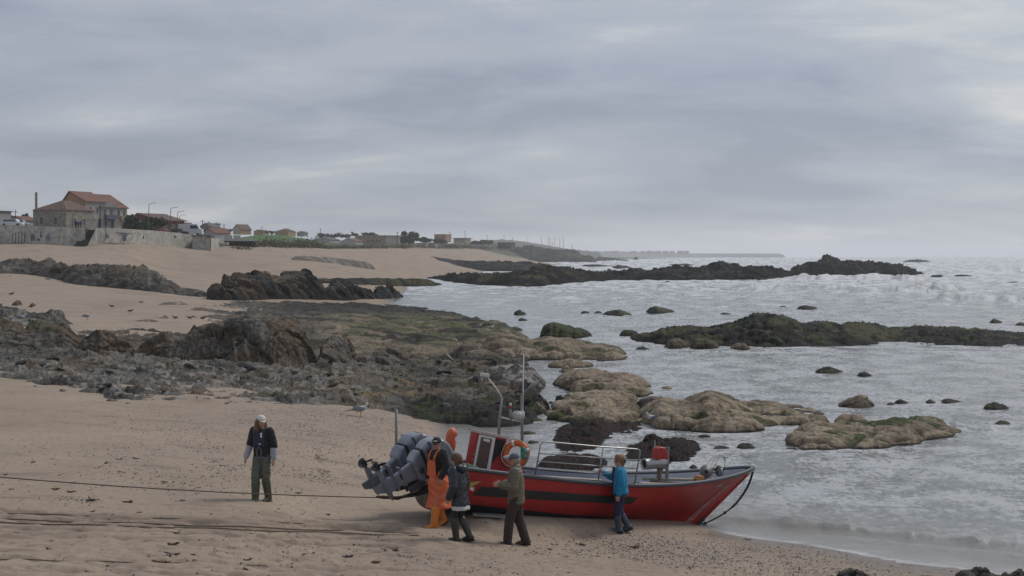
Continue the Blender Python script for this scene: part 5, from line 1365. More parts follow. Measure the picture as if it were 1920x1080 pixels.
class Person:
    def __init__(s, label, px, py, face_deg, J, headyaw=0, headpitch=0, scale=1.0):
        p = hit(px, py, False)
        s.e = empty('person', p - V3((0, 0, .03)), (0, 0, R(face_deg))); s.e.scale = (scale,) * 3
        tag(s.e, label, 'person'); s.J = {k: V3(v) for k, v in J.items()}
        s.E = Matrix.Rotation(R(headyaw), 3, 'Z') @ Matrix.Rotation(R(headpitch), 3, 'Y')
        s.hc = s.J['head']
    def body(s, hl=None, hr=None, legs=True):
        J = s.J; mb = MB()
        head(mb, s.hc, s.E); mb.caps(J['neck'] - V3((0, 0, .04)), s.hc - V3((.012, 0, .05)), .055, .052)
        mb.caps(J['hip_l'].lerp(J['hip_r'], .5), J['neck'] - V3((0, 0, .22)), .10, .12); mb.caps(J['sh_l'], J['sh_r'], .055, .055)
        for k in 'lr':
            mb.caps(J['sh_' + k], J['el_' + k], .050, .038); mb.caps(J['el_' + k], J['wr_' + k], .038, .027)
            mb.caps(J['hip_' + k], J['kn_' + k], .072, .052); mb.caps(J['kn_' + k], J['an_' + k], .050, .036); foot_blob(mb, J['an_' + k], 0, .030, .08)
            h = hl if k == 'l' else hr
            d = h[0] if h else J['wr_' + k] - J['el_' + k]; hand(mb, J['wr_' + k], d, h[1] if h else (1, 0, 0), h[2] if h else .45)
        s.b = blob('body', mb, M_SKIN, s.e, .0115, 1); face(s.hc, s.E, s.b); return s.b
    def torso(s, name, m, r_=(.145, .165, .15), hem=None, sleeve=('l', 'r'), r_s=(.080, .066, .055), cuff=1.0, fold=.006, fs=11, depth=.8, quilt=0, flare=1.0):
        """jacket or bib: chest, waist, hem and sleeves in one skin"""
        J = s.J; mb = MB(); hipc = J['hip_l'].lerp(J['hip_r'], .5); shc = J['sh_l'].lerp(J['sh_r'], .5)
        hem = hipc.z - .08 if hem is None else hem
        up = shc - hipc
        lat = (J['sh_l'] - J['sh_r']); lat.z = 0; lat.normalize(); fw = lat.cross(V3((0, 0, 1))) * -1
        n = 18; secs = []
        for t, wd, dp in ((-.02, .0, 0), (0, r_[2] * flare, r_[2] * depth * flare), (.25, r_[1] * (.5 + .5 * flare), r_[1] * depth), (.55, r_[1], r_[1] * depth), (.80, r_[0] * 1.22, r_[0] * depth), (.93, r_[0] * 1.18, r_[0] * depth * .85), (1.0, r_[0] * .75, r_[0] * .6), (1.05, .07, .07)):
            t0 = hem + (shc.z + .03 - hem) * t
            c = hipc + up * ((t0 - hipc.z) / up.z)
            secs.append((c, max(wd, .02), max(dp, .02)))
        v = []; f = []
        for c, a, b in secs:
            for j in range(n): g = 2 * math.pi * j / n; v.append(c + lat * a * math.cos(g) + fw * b * math.sin(g))
        for i in range(len(secs) - 1): f += [(i * n + j, i * n + (j + 1) % n, (i + 1) * n + (j + 1) % n, (i + 1) * n + j) for j in range(n)]
        f += [tuple(range(n - 1, -1, -1)), tuple((len(secs) - 1) * n + j for j in range(n))]
        mb.add(v, f)
        for k in sleeve:
            a, b, c = J['sh_' + k], J['el_' + k], J['wr_' + k]
            mb.caps(a, b, r_s[0], r_s[1])
            if cuff > 0: mb.caps(b, b.lerp(c, cuff * .94), r_s[1], r_s[2])
        o = blob(name, mb, m, s.e, .013, 2, fold * 1.7, fs)
        return o
    def legs(s, name, m, r_=(.098, .076, .066), to=1.0, fold=.006, pelvis=.125, fs=12):
        J = s.J; mb = MB(); hc = J['hip_l'].lerp(J['hip_r'], .5)
        mb.ball(hc + V3((0, 0, .03)), (pelvis * .85, pelvis * 1.15, .14))
        for k in 'lr':
            mb.caps(J['hip_' + k], J['kn_' + k], r_[0], r_[1]); mb.caps(J['kn_' + k], J['kn_' + k].lerp(J['an_' + k], to), r_[1], r_[2])
        return blob(name, mb, m, s.e, .013, 2, fold * 1.6, fs)
    def boots(s, m, sole, top=.75, r_=(.072, .058), ln=.20, name='boot', pitch=(0, 0), fyaw=(0, 0)):
        J = s.J
        for i, k in enumerate('lr'):
            mb = MB(); a = J['an_' + k]; kk = a.lerp(J['kn_' + k], top)
            if top > 0: mb.caps(kk, a, r_[0], r_[1])
            foot_blob(mb, a, R(fyaw[i]), .050, ln, R(pitch[i]))
            o = blob(name, mb, m, s.e, .010, 2, .002 if top else 0)
            E = Matrix.Rotation(R(fyaw[i]), 3, 'Z') @ Matrix.Rotation(R(pitch[i]), 3, 'Y')
            mb = MB(); mb.prism([(x + ln * .33, y) for x, y in [(-.155, -.036), (-.10, -.048), (.05, -.050), (.13, -.042), (.155, 0), (.13, .042), (.05, .050), (-.10, .048), (-.155, .036)]], 2, -.100, -.078)
            so = mb.build('sole', sole, o); so.matrix_local = Matrix.Translation(a) @ E.to_4x4()
    def cap(s, m, brim=True, name='cap', up=.0):
        q = lambda x, y, z: s.hc + s.E @ V3((x, y, z)); mb = MB()
        mb.lathe([(.001, .118), (.03, .116), (.062, .104), (.088, .078), (.098, .045), (.099, .022), (.092, .020), (.001, .020)], q(-.008, 0, .008 + up), 'z', 20, 0, s.E @ Matrix.Diagonal((1.06, .86, 1)))
        o = mb.build(name, m, s.e, True)
        if brim:
            pts = [(.060 + .105 * math.sin(math.pi * k / 10), -.072 + .144 * k / 10) for k in range(11)] + [(.05, .05), (.05, -.05)]
            mb = MB(); mb.prism(pts, 2, -.004, .004); b = mb.build('brim', m, o, False)
            b.matrix_local = Matrix.Translation(q(.004, 0, .036 + up)) @ (s.E @ Matrix.Rotation(R(12), 3, 'Y')).to_4x4()
        return o
    def hair(s, m, locks, name='hair', vox=.012, fold=.006):
        mb = MB()
        for l in locks:
            if len(l) == 2: mb.ball(s.hc + s.E @ V3(l[0]), l[1], s.E)
            else: mb.caps(s.hc + s.E @ V3(l[0]), s.hc + s.E @ V3(l[1]), l[2], l[3])
        return blob(name, mb, m, s.e, vox, 1, fold, 26)
def std(hipz=.90, sh=1.40, lean=0, kl=(.02, .49), al=(0, .10), kr=(.02, .49), ar=(0, .10), st=.095, ll=None, lr=None, hw=.085, sw=.185):
    """a standing frame; kl/al and kr/ar give the (x, z) of knees and ankles"""
    J = dict(hip_l=(0, hw, hipz), hip_r=(0, -hw, hipz), kn_l=(kl[0], st, kl[1]), an_l=(al[0], st, al[1]), kn_r=(kr[0], -st, kr[1]), an_r=(ar[0], -st, ar[1]),
             sh_l=(lean, sw, sh), sh_r=(lean, -sw, sh), neck=(lean, 0, sh + .06), head=(lean + .03, 0, sh + .19))
    J.update(ll or {}); J.update(lr or {}); return J

M_DKCLOTH = mat('black_fleece', (.014, .015, .016), rough=.85, var=.2, vscale=20)
M_NAVYV = mat('navy_vest', (.012, .016, .034), rough=.6, var=.2, vscale=10)
M_SWEAT = mat('grey_knit', (.33, .35, .38), rough=.9, var=.16, vscale=40, bump=.4, bscale=120)
M_WADER = mat('olive_waders', (.088, .090, .066), rough=.55, var=.2, vscale=10)
M_WBOOT = mat('green_rubber', (.066, .074, .050), rough=.42, var=.15, vscale=9)
M_SOLE = mat('dark_sole', (.014, .013, .012), rough=.8)
M_DENIM = mat('faded_denim', (.085, .11, .17), rough=.85, var=.2, vscale=25)
M_CAPW = mat('off_white_cap', (.60, .56, .51), rough=.8, var=.08, vscale=18)
M_HAIRB = mat('brown_hair', (.085, .042, .022), rough=.6, var=.4, vscale=30, bump=.6, bscale=90)
M_HAIRL = mat('light_brown_hair', (.14, .072, .036), rough=.6, var=.35, vscale=30, bump=.6, bscale=90)

# 1 young person in waders and a pale cap, looking down to one side
P1 = Person('person in pale cap, black vest and olive waders standing alone on the sand', 491, 940, -104,
            std(.89, 1.40, 0, (.01, .49), (-.12, .10), (.10, .49), (.12, .10), .085, dict(el_l=(-.03, .235, 1.12), wr_l=(.0, .245, .86)), dict(el_r=(-.02, -.25, 1.13), wr_r=(.08, -.30, .88)), sw=.165), 46, 1)
P1.body(((.1, .05, -1), (1, -.2, 0), .5), ((.15, -.05, -1), (1, .2, 0), .4))
P1.torso('sweater', M_SWEAT, (.125, .14, .135), .90, ('l', 'r'), (.066, .062, .052), .94, .007, 17)
P1.torso('vest', M_DKCLOTH, (.150, .162, .160), .92, ('l', 'r'), (.084, .076, .06), 0, .006, 12, .88)
bib = MB(); bib.box((.148, 0, 1.24), (.030, .24, .26), (0, R(-4), 0)); bib.box((.135, .075, 1.40), (.03, .04, .12), (0, R(-25), 0)); bib.box((.135, -.075, 1.40), (.03, .04, .12), (0, R(-25), 0))
bevel(bib.build('life_vest', M_NAVYV, P1.e), .015)
mb = MB(); mb.box((.168, .060, 1.34), (.008, .035, .09)); mb.box((.170, .030, 1.17), (.008, .035, .022)); mb.build('white_patch', M_WHITE, P1.e)
MB().tube([(.155 + .01 * math.sin(a), .01 + .052 * math.sin(a), 1.00 + .105 * math.cos(a)) for a in [2 * math.pi * k / 20 for k in range(20)]], .009, 6, 0, True).build('hanging_loop', mat('grey_cord', (.16, .16, .15), rough=.9), P1.e, True)
P1.legs('jeans', M_DENIM, (.090, .06, .05), .2, .005, .118)
P1.legs('waders', M_WADER, (.092, .088, .07), .12, .008, .112, 10)
P1.boots(M_WBOOT, M_SOLE, .80, (.088, .070), .20, fyaw=(-10, 30))
P1.cap(M_CAPW)
P1.hair(M_HAIRL, [((-.02, 0, .03), (.092, .088, .075)), ((-.03, .07, .0), (-.02, .085, -.16), .045, .055), ((-.03, -.07, .0), (-.02, -.09, -.19), .045, .06), ((-.07, 0, .0), (-.08, 0, -.22), .06, .07), ((-.02, .085, -.14), (.0, .10, -.24), .05, .03), ((-.02, -.09, -.16), (.02, -.11, -.27), .052, .03)])

# 2 fisherman in an orange apron and boots, walking
P2 = Person('person in orange oilskin apron, orange boots and black cap walking beside the stern', 822, 986, -142,
            std(.90, 1.42, .01, (.12, .50), (.19, .10), (-.03, .49), (-.20, .12), .12, dict(el_l=(-.03, .27, 1.16), wr_l=(.10, .25, .98)), dict(el_r=(-.05, -.27, 1.16), wr_r=(.02, -.29, .92))), 42, 4)
P2.body(((.3, -.1, -1), (1, .2, 0), .7), ((.2, 0, -1), (1, .2, 0), .5))
M_BLKSW = mat('black_sweater', (.013, .013, .015), rough=.85, var=.2, vscale=25)
P2.torso('sweater', M_BLKSW, (.148, .155, .15), .95, ('l', 'r'), (.080, .068, .056), .96, .007, 15)
P2.torso('apron', M_OIL, (.125, .20, .262), .44, (), (.08, .06, .05), 0, .012, 6.5, .80, 0, 1.0).scale = (1.12, 1, .895)
P2.e.children[-1].location = (.02, 0, .02)
for s_ in (-1, 1):
    MB().tube([(.165, s_ * .085, 1.27), (.150, s_ * .095, 1.38), (.09, s_ * .10, 1.475), (.0, s_ * .10, 1.49), (-.09, s_ * .08, 1.42), (-.15, s_ * .05, 1.25)], .021, 6).build('shoulder_strap', M_OIL, P2.e, True)
mb = MB(); mb.prism([(-.15, 1.0), (.15, 1.0), (.125, 1.30), (-.125, 1.30)], 0, .155, .172); bevel(mb.build('bib', M_OIL, P2.e), .01)
P2.legs('trousers', mat('faded_orange_trousers', (.52, .14, .05), rough=.7, var=.2, vscale=20), (.080, .070, .068), .5, .006, .118)
P2.boots(mat('orange_rubber', (.62, .19, .022), rough=.42, var=.08, vscale=8), M_SOLE, .72, (.088, .066), .22, fyaw=(0, 15), pitch=(0, 14))
P2.cap(M_DKCLOTH)
q = P2.hc + P2.E @ V3((.094, 0, .068)); bx = MB().box((0, 0, 0), (.004, .075, .018)).build('cap_badge', M_WHITE, P2.e); bx.matrix_local = Matrix.Translation(q) @ (P2.E @ Matrix.Rotation(R(-18), 3, 'Y')).to_4x4()
P2.hair(mat('dark_hair', (.03, .022, .018), rough=.7), [((-.03, 0, .01), (.085, .081, .07)), ((-.05, 0, -.01), (-.055, 0, -.06), .06, .05)])

# 3 woman in a dark raincoat, seen from behind
P3 = Person('person in dark navy raincoat over a white hem, dark rubber boots, brown hair', 862, 1014, 155,
            std(.86, 1.34, .05, (.08, .47), (.03, .10), (.02, .46), (-.16, .12), .085, dict(el_l=(.0, .25, 1.08), wr_l=(.10, .24, .86)), dict(el_r=(.0, -.25, 1.08), wr_r=(.06, -.24, .85))), 12, 6, .985)
P3.body(((.35, 0, -1), (1, 0, .2), .6), ((.25, 0, -1), (1, 0, .2), .6))
M_RAIN = mat('navy_raincoat', (.014, .018, .026), rough=.42, var=.2, vscale=9, coat=.1)
P3.torso('raincoat', M_RAIN, (.150, .172, .195), .70, ('l', 'r'), (.088, .075, .066), 1.0, .009, 9, .82)
P3.torso('white_hem', mat('white_lace', (.52, .50, .50), rough=.85, var=.1, vscale=30), (.10, .14, .200), .625, (), fold=.010, fs=14, depth=.80).scale = (1, 1, 1)
mb = MB(); mb.caps((-.03, -.09, 1.41), (-.03, .09, 1.41), .055, .055); mb.ball((-.085, 0, 1.37), (.07, .11, .08)); blob('hood', mb, M_RAIN, P3.e, .012, 2, .006, 14)
P3.legs('leggings', M_DKCLOTH, (.085, .06, .05), .5, .003, .11)
P3.boots(mat('dark_green_rubber', (.020, .024, .020), rough=.4, var=.15, vscale=9), M_SOLE, .86, (.076, .060), .19, pitch=(0, 10), fyaw=(0, -6))
P3.hair(M_HAIRB, [((-.015, 0, .035), (.105, .090, .090)), ((-.06, 0, .0), (-.075, 0, -.10), .075, .055), ((-.02, .075, .0), (-.03, .075, -.09), .035, .035), ((-.02, -.075, .0), (-.03, -.075, -.09), .035, .035)])
mb = MB(); q = P3.hc + P3.E @ V3((-.125, .01, -.03)); mb.caps(q + V3((0, -.03, 0)), q + V3((0, .03, 0)), .018, .018); mb.build('red_hair_clip', mat('red_clip', (.22, .02, .02), rough=.5), P3.e, True)

# 4 man in an olive quilted jacket, forearms raised
P4 = Person('person in olive quilted jacket, brown trousers and grey-blue cap walking beside the hull', 968, 1021, 176,
            std(.90, 1.41, .01, (.12, .50), (.16, .10), (-.04, .49), (-.17, .10), .09, dict(el_l=(.02, .25, 1.13), wr_l=(.30, .20, 1.16)), dict(el_r=(.0, -.26, 1.13), wr_r=(.29, -.19, 1.13))), 6, 8, 1.01)
P4.body(((1, -.1, .05), (0, 0, 1), .9), ((1, .1, .05), (0, 0, 1), .9))
M_OLIVE = mat('olive_quilting', (.128, .112, .075), rough=.6, var=.12, vscale=9)
def quilt(o, step=.062, amp=.0075):
    me = o.data; n = len(me.vertices); co = np.empty(n * 3, np.float32); me.vertices.foreach_get('co', co); co = co.reshape(-1, 3)
    no = np.empty(n * 3, np.float32); me.vertices.foreach_get('normal', no); no = no.reshape(-1, 3)
    w = np.abs(np.sin(co[:, 2] * math.pi / step)) ** .6 - .6
    me.vertices.foreach_set('co', (co + no * (w * amp)[:, None]).astype(np.float32).ravel()); me.update()
o = P4.torso('jacket', M_OLIVE, (.165, .178, .185), .80, ('l', 'r'), (.088, .074, .062), .92, .004, 9, .86); quilt(o)
P4.legs('trousers', mat('brown_corduroy', (.042, .026, .023), rough=.85, var=.2, vscale=20), (.105, .088, .080), .97, .006, .13)
P4.boots(mat('brown_shoe_leather', (.060, .036, .026), rough=.5), M_SOLE, 0, (.06, .05), .21, 'shoe', (0, 6))
P4.cap(mat('grey_blue_cap', (.085, .100, .125), rough=.8, var=.12, vscale=20))
P4.hair(mat('grey_hair', (.26, .25, .24), rough=.7), [((-.035, 0, .0), (.078, .078, .06)), ((-.055, 0, -.01), (-.055, 0, -.05), .055, .045)])
mb = MB(); mb.caps((.0, -.05, 1.475), (.0, .05, 1.475), .068, .068); blob('collar', mb, M_OLIVE, P4.e, .012, 2)

# 5 woman in a blue fleece, hand on the rail
P5 = Person('person in bright blue fleece and navy trousers with one hand on the boat railing', 1164, 996, 172,
            std(.84, 1.30, .01, (.07, .45), (.04, .10), (.03, .45), (-.14, .13), .085, dict(el_l=(.12, .22, 1.05), wr_l=(.02, .24, .86)), dict(el_r=(.20, -.20, 1.12), wr_r=(.37, -.14, 1.21))), 4, 4, .985)
P5.J['el_l'] = V3((-.03, .24, 1.05)); P5.J['wr_l'] = V3((.03, .25, .82))
P5.body(((.15, 0, -1), (1, 0, .1), .6), ((1, .25, .35), (0, .2, 1), 1.0))
M_BLUE = mat('blue_fleece', (.012, .20, .36), rough=.85, var=.14, vscale=22)
M_PLUM = mat('dark_plum_jumper', (.035, .026, .050), rough=.85, var=.2, vscale=20)
P5.torso('jumper', M_PLUM, (.135, .165, .188), .75, (), fold=.006, depth=.85)
P5.torso('fleece_jacket', M_BLUE, (.148, .172, .190), .82, ('l', 'r'), (.082, .070, .058), .94, .007, 11, .84)
mb = MB(); mb.prism([(-.06, 1.36), (.06, 1.36), (.045, .83), (-.045, .83)], 0, .120, .172); o = mb.build('jumper_front', M_PLUM, P5.e)
P5.legs('trousers', mat('navy_trousers', (.016, .020, .055), rough=.85, var=.2, vscale=20), (.096, .074, .06), .5, .006, .125)
P5.boots(mat('blue_rubber', (.040, .055, .085), rough=.45, var=.2, vscale=8), M_SOLE, .72, (.074, .060), .19, pitch=(0, 18))
P5.hair(mat('auburn_hair', (.205, .098, .045), rough=.6, var=.35, vscale=30, bump=.6, bscale=90), [((-.02, 0, .035), (.108, .092, .092)), ((.02, 0, .085), (-.06, 0, .07), .055, .06), ((-.06, 0, .0), (-.07, 0, -.06), .068, .05)])
mb = MB(); q = P5.hc + P5.E @ V3((-.115, 0, -.01)); mb.ball(q, (.035, .045, .05)); mb.build('hair_clip', M_DKCLOTH, P5.e, True)

# ---------------------------------------------------------------- the village behind the beach
M_CONC = mat('stained_concrete', (.44, .415, .37), rough=.9, var=.28, vscale=.5, col2=(.30, .285, .255), bump=.4, bscale=4)
M_ROOFO = mat('orange_roof_tiles', (.19, .090, .060), rough=.85, var=.3, vscale=2.5, col2=(.13, .062, .045))
M_ROOFD = mat('lichened_dark_tiles', (.085, .068, .055), rough=.9, var=.45, vscale=1.2, col2=(.15, .085, .06))
M_ROOFG = mat('grey_roof', (.10, .10, .10), rough=.85, var=.25, vscale=2)
M_STONE = mat('peeling_plaster_stone', (.30, .265, .215), rough=.9, var=.4, vscale=1.1, col2=(.17, .15, .12))
M_BROWN = mat('brown_brick_render', (.36, .205, .125), rough=.9, var=.16, vscale=1.5)
M_GREYW = mat('pale_grey_render', (.32, .30, .275), rough=.85, var=.15, vscale=1.5)
M_CREAM = mat('cream_render', (.42, .36, .27), rough=.85, var=.15, vscale=1.2)
M_OCHW = mat('ochre_render', (.36, .24, .12), rough=.85, var=.15, vscale=1.2)
M_WHITEW = mat('white_render', (.42, .41, .385), rough=.8, var=.12, vscale=1.5)
M_REDW = mat('red_brown_render', (.16, .052, .042), rough=.85, var=.2, vscale=1.5)
M_TANB = mat('raw_brick_tan', (.29, .225, .155), rough=.9, var=.2, vscale=.8)
M_PANE = mat('window_glass', (.030, .033, .038), rough=.12, spec=.6)
M_FRAME = mat('window_frame', (.40, .39, .37), rough=.6)
M_POLE = mat('grey_pole', (.13, .13, .125), rough=.6, metal=.2)
M_BARK = mat('bark', (.075, .055, .04), rough=.95, var=.4, vscale=8)
M_LEAF = mat('dark_leaves', (.022, .036, .016), rough=.7, var=.5, vscale=1.2, col2=(.045, .060, .024))
M_REED = mat('brown_reeds', (.10, .080, .045), rough=.9, var=.5, vscale=.6, col2=(.052, .054, .026))

WPX = [-700, 0, 130, 165, 185, 235, 300, 360, 400]
WD = [252, 262, 263.5, 264.5, 266, 272, 289, 306, 318]
WTOP = [418, 421, 426, 428, 427, 429, 433, 440, 444]
def wall_at(px):
    d = float(np.interp(px, WPX, WD)); return (px - 960) / F * d, d, CAMZ - (float(np.interp(px, WPX, WTOP)) - HZ) * d / F
sw_x, sw_y, _ = wall_at(100)
sw = empty('sea_wall', (sw_x, sw_y, gz(sw_x, sw_y))); tag(sw, 'long stained concrete sea wall with graffiti below the houses', 'wall')
def panel(par, p0, p1, th=.55, name='wall_panel', drop=2.2, m=None):
    (x0, y0, z0), (x1, y1, z1) = p0, p1
    b0, b1 = gz(x0, y0) - drop, gz(x1, y1) - drop; o = par.location
    v = [(x0, y0, b0), (x1, y1, b1), (x1, y1, z1), (x0, y0, z0), (x0, y0 + th, b0), (x1, y1 + th, b1), (x1, y1 + th, z1), (x0, y0 + th, z0)]
    v = [tuple(Vector(q) - o) for q in v]
    return mesh_obj(name, v, [(0, 1, 2, 3), (7, 6, 5, 4), (1, 0, 4, 5), (3, 2, 6, 7), (2, 1, 5, 6), (0, 3, 7, 4)], m or M_CONC, par)
edges = [-700, -500, -320, -160, -40, 40, 112, 160]
for a, b in zip(edges[:-1], edges[1:]): panel(sw, wall_at(a), wall_at(b - .35))
edges = [180, 212, 248, 284, 322, 361]
for a, b in zip(edges[:-1], edges[1:]): panel(sw, wall_at(a), wall_at(b - .35))
# sloping cheek left of the stair and the bastion at the far end
a, b = wall_at(132), wall_at(165)
x0, y0, z0 = wall_at(165)
bst = empty('wall_bastion', Vector(wall_at(378)[:2] + (gz(*wall_at(378)[:2]),))); tag(bst, 'pale concrete bastion projecting from the far end of the sea wall', 'wall')
pA = (at(361, 440, 300)); pB = at(394, 446, 300); pC = at(410, 448, 318)
panel(bst, tuple(pA), tuple(pB), .6); panel(bst, tuple(pB), tuple(pC), .6, drop=3); panel(bst, (pA.x, pA.y + .6, pA.z), (pA.x - .8, pA.y + 9, pA.z), .6)
mb = MB(); mid = (pA + pB) / 2 - bst.location; mb.box(mid + Vector((0, .4, .15)), ((pB - pA).length + .4, 1.4, .3)); mb.build('coping', mat('dark_coping', (.13, .125, .11), rough=.9, var=.3, vscale=2), bst)
# stair cut through the wall
st0 = at(150, 461, 262.2); st = empty('beach_stair', st0); tag(st, 'dark mossy stair rising through a gap in the sea wall', 'stair')
top = at(172, 431, 268.5); M_MOSS = mat('mossy_dark_concrete', (.038, .036, .028), rough=.95, var=.4, vscale=2)
NSP = 14
for k in range(NSP):
    t = k / (NSP - 1); c = st0.lerp(top, t) - st0
    MB().box(c + Vector((0, .4, -1.5)), (2.2, 1.6, 3.0)).build('step', M_MOSS, st)
panel(st, tuple(at(160.5, 428, 264.3)), tuple(at(164, 428, 270)), .3, 'cheek_wall', 3, M_MOSS)
panel(sw, tuple(at(165, 459, 262.8)), tuple(at(180, 429, 264.8)), .5, 'stair_cheek', 1.0)
# terrace behind the wall
tv = []
for px in WPX:
    x, y, z = wall_at(px); tv.append((x, y + .3, z - .75))
n = len(tv); tv += [((px - 960) / F * 620, 620, 11.6) for px in WPX]
mesh_obj('terrace', tv, [(i, i + 1, n + i + 1, n + i) for i in range(n - 1)], mat('terrace_ground', (.16, .14, .115), rough=.95, var=.3, vscale=.3))['kind'] = 'structure'
# graffiti: flat paint a few centimetres proud of the wall
def paint(px, py, w, h, m, shape='oval', n=14):
    x, y, z = wall_at(px); k = y / F; c = Vector((x, y - .03, CAMZ - (py - HZ) * k)) - sw.location
    if shape == 'oval': pts = [(w / 2 * k * math.cos(2 * math.pi * j / n) * (1 + .15 * math.sin(3 * j)), h / 2 * k * math.sin(2 * math.pi * j / n) * (1 + .12 * math.cos(2 * j))) for j in range(n)]
    else: pts = [(w / 2 * k * math.copysign(abs(math.cos(2 * math.pi * j / n)) ** .5, math.cos(2 * math.pi * j / n)), h / 2 * k * math.sin(2 * math.pi * j / n)) for j in range(n)]
    mb = MB(); mb.prism([(a + c.x, b + c.z) for a, b in pts], 1, c.y - .02, c.y)
    return mb.build('graffiti', m, sw)
G1 = mat('white_spray', (.42, .41, .38), rough=.8, var=.3, vscale=2); G2 = mat('black_spray', (.03, .03, .03), rough=.8, var=.3, vscale=2); G3 = mat('blue_spray', (.12, .17, .23), rough=.8, var=.3, vscale=2); G4 = mat('pale_teal_spray', (.16, .25, .27), rough=.8, var=.4, vscale=1.5)
for px, py, w, h in ((22, 447, 2.6, 15), (27, 446, 4.4, 17), (33, 445, 4.2, 19), (38.5, 445, 4.2, 19), (44, 447, 3.4, 15)):
    paint(px + .6, py, w + 1.4, h + 1.6, G2, 'r'); o = paint(px, py, w, h, G1, 'r'); o.location.y -= .03
for a in ((61, 445, 9, 14, mat('grey_spray', (.10, .10, .095), rough=.8, var=.5, vscale=2)), (72, 449.5, 5, 3.4, G2), (76, 440, 1.6, 13, G2), (78.5, 443, 4, 2.2, G2), (83, 447, 5.5, 12, G1), (90, 445.5, 9, 13, G3), (199, 443, 11, 10, G4), (233, 447, 8, 12, G3), (237, 441, 4, 6, G4), (268, 445, 5, 7, mat('violet_spray', (.17, .15, .21), rough=.8)), (327, 444, 8, 6, MATS['violet_spray'])):
    paint(*a)

ZT = 11.0
def opening(par, c, along, nrm, w, h, m=None, frame=True, name='window'):
    """window set in a wall face: c centre, along the wall's direction, nrm outward"""
    E = Matrix((along, nrm, (0, 0, 1))).transposed()
    o = MB().box(c + nrm * .02, (w, .10, h), E).build(name, m or M_FRAME, par)
    MB().box(c + nrm * .05, (w - .22, .08, h - .22), E).build('pane', M_PANE, o)
    return o
def house(label, px, d, W, L, hz, ridge, psi, wall, roof, zb=None, peak=.5, style='gable', win_g=(), win_f=(), chim=None, name='house', facade=None, over=.25):
    """near corner at a bearing; gable face runs left, facade runs right and away"""
    zb = ZT if zb is None else zb
    x = (px - 960) / F * d; e = empty(name, (x, d, zb)); tag(e, label, 'house')
    g = Vector((-math.cos(psi), math.sin(psi), 0)); b = Vector((math.sin(psi), math.cos(psi), 0)); h = Vector((0, 0, hz)); rz = Vector((0, 0, ridge))
    c0 = Vector((0, 0, -.6)); P_ = lambda u, v, z: g * u + b * v + Vector((0, 0, z))
    v = [P_(0, 0, -.6), P_(W, 0, -.6), P_(W, L, -.6), P_(0, L, -.6), P_(0, 0, hz), P_(W, 0, hz), P_(W, L, hz), P_(0, L, hz)]
    f = [(1, 0, 4, 5), (0, 3, 7, 4), (3, 2, 6, 7), (2, 1, 5, 6)]
    if style == 'gable':
        v += [P_(W * peak, 0, ridge), P_(W * peak, L, ridge)]; f[0] = (1, 0, 4, 8, 5); f[2] = (3, 2, 6, 9, 7)
    mesh_obj('wall', v, f, None, e, mats=[wall, facade or wall], mi=[0, 1, 0, 0])
    o_ = over; t = .16
    if style == 'gable':
        dz0 = (ridge - hz) / max(W * peak, .1) * o_; dz1 = (ridge - hz) / max(W * (1 - peak), .1) * o_
        for (u0, z0_, u1, z1_) in ((-o_, hz - dz0, W * peak, ridge), (W * peak, ridge, W + o_, hz - dz1)):
            q = [P_(u0, -o_, z0_ + .02), P_(u1, -o_, z1_ + .02), P_(u1, L + o_, z1_ + .02), P_(u0, L + o_, z0_ + .02)]
            q += [p + Vector((0, 0, t)) for p in q]
            m_ = MB(); m_.add(q, [(0, 1, 2, 3), (7, 6, 5, 4), (0, 4, 5, 1), (1, 5, 6, 2), (2, 6, 7, 3), (3, 7, 4, 0)]); m_.build('roof', roof, e)
    elif style == 'hip':
        q = [P_(-o_, -o_, hz), P_(W + o_, -o_, hz), P_(W + o_, L + o_, hz), P_(-o_, L + o_, hz), P_(W * .42, L * .35, ridge), P_(W * .42, L * .65, ridge)]
        m_ = MB(); m_.add(q, [(0, 1, 4), (1, 2, 5, 4), (2, 3, 5), (3, 0, 4, 5), (3, 2, 1, 0)]); m_.build('roof', roof, e)
    else:
        q = [P_(-o_, -o_, hz), P_(W + o_, -o_, hz), P_(W + o_, L + o_, hz), P_(-o_, L + o_, hz)]; q += [p + Vector((0, 0, .25)) for p in q]
        m_ = MB(); m_.add(q, [(3, 2, 1, 0), (4, 5, 6, 7), (0, 1, 5, 4), (1, 2, 6, 5), (2, 3, 7, 6), (3, 0, 4, 7)]); m_.build('roof', roof, e)
    for u, z, w, hh_ in win_g: opening(e, P_(u, 0, z), g, -b, w, hh_)
    for u, z, w, hh_ in win_f: opening(e, P_(0, u, z), b, -g, w, hh_, name='window' if hh_ < 1.9 else 'door')
    if chim:
        u, v_, cw, zt, zl = chim; MB().box(P_(u, v_, (zt + zl) / 2), (cw, cw, zt - zl), taper=.9).build('chimney', wall, e)
    return e
H1 = house('single-storey old plastered stone house with dark hipped roof and tall chimney above the wall', 124, 283, 8.0, 9.0, 4.0, 6.0, R(20), M_STONE, M_ROOFD, style='hip', win_g=((5.9, 1.9, 1.1, 1.7), (2.5, 1.9, 1.1, 1.7)), win_f=((2.6, 1.7, .9, 1.6), (5.8, 1.7, .9, 1.6)), chim=(7.6, .5, .42, 7.6, 3.6))
H2 = house('tall brown-sided house with orange gable roof behind the old stone house', 160, 293, 5.8, 6.2, 6.1, 8.1, R(24), M_BROWN, M_ROOFO, peak=.70, win_f=((1.6, 4.4, .8, 1.4), (3.6, 4.4, .8, 1.4), (1.8, 1.4, 1.0, 2.4), (4.4, 1.4, 1.2, 2.6)), facade=M_GREYW, over=.35)
m_ = MB(); m_.box((1.0, 1.5, 2.9), (1.1, 2.6, 1.0), (0, 0, -R(24))); m_.build('balcony', M_GREYW, H2)
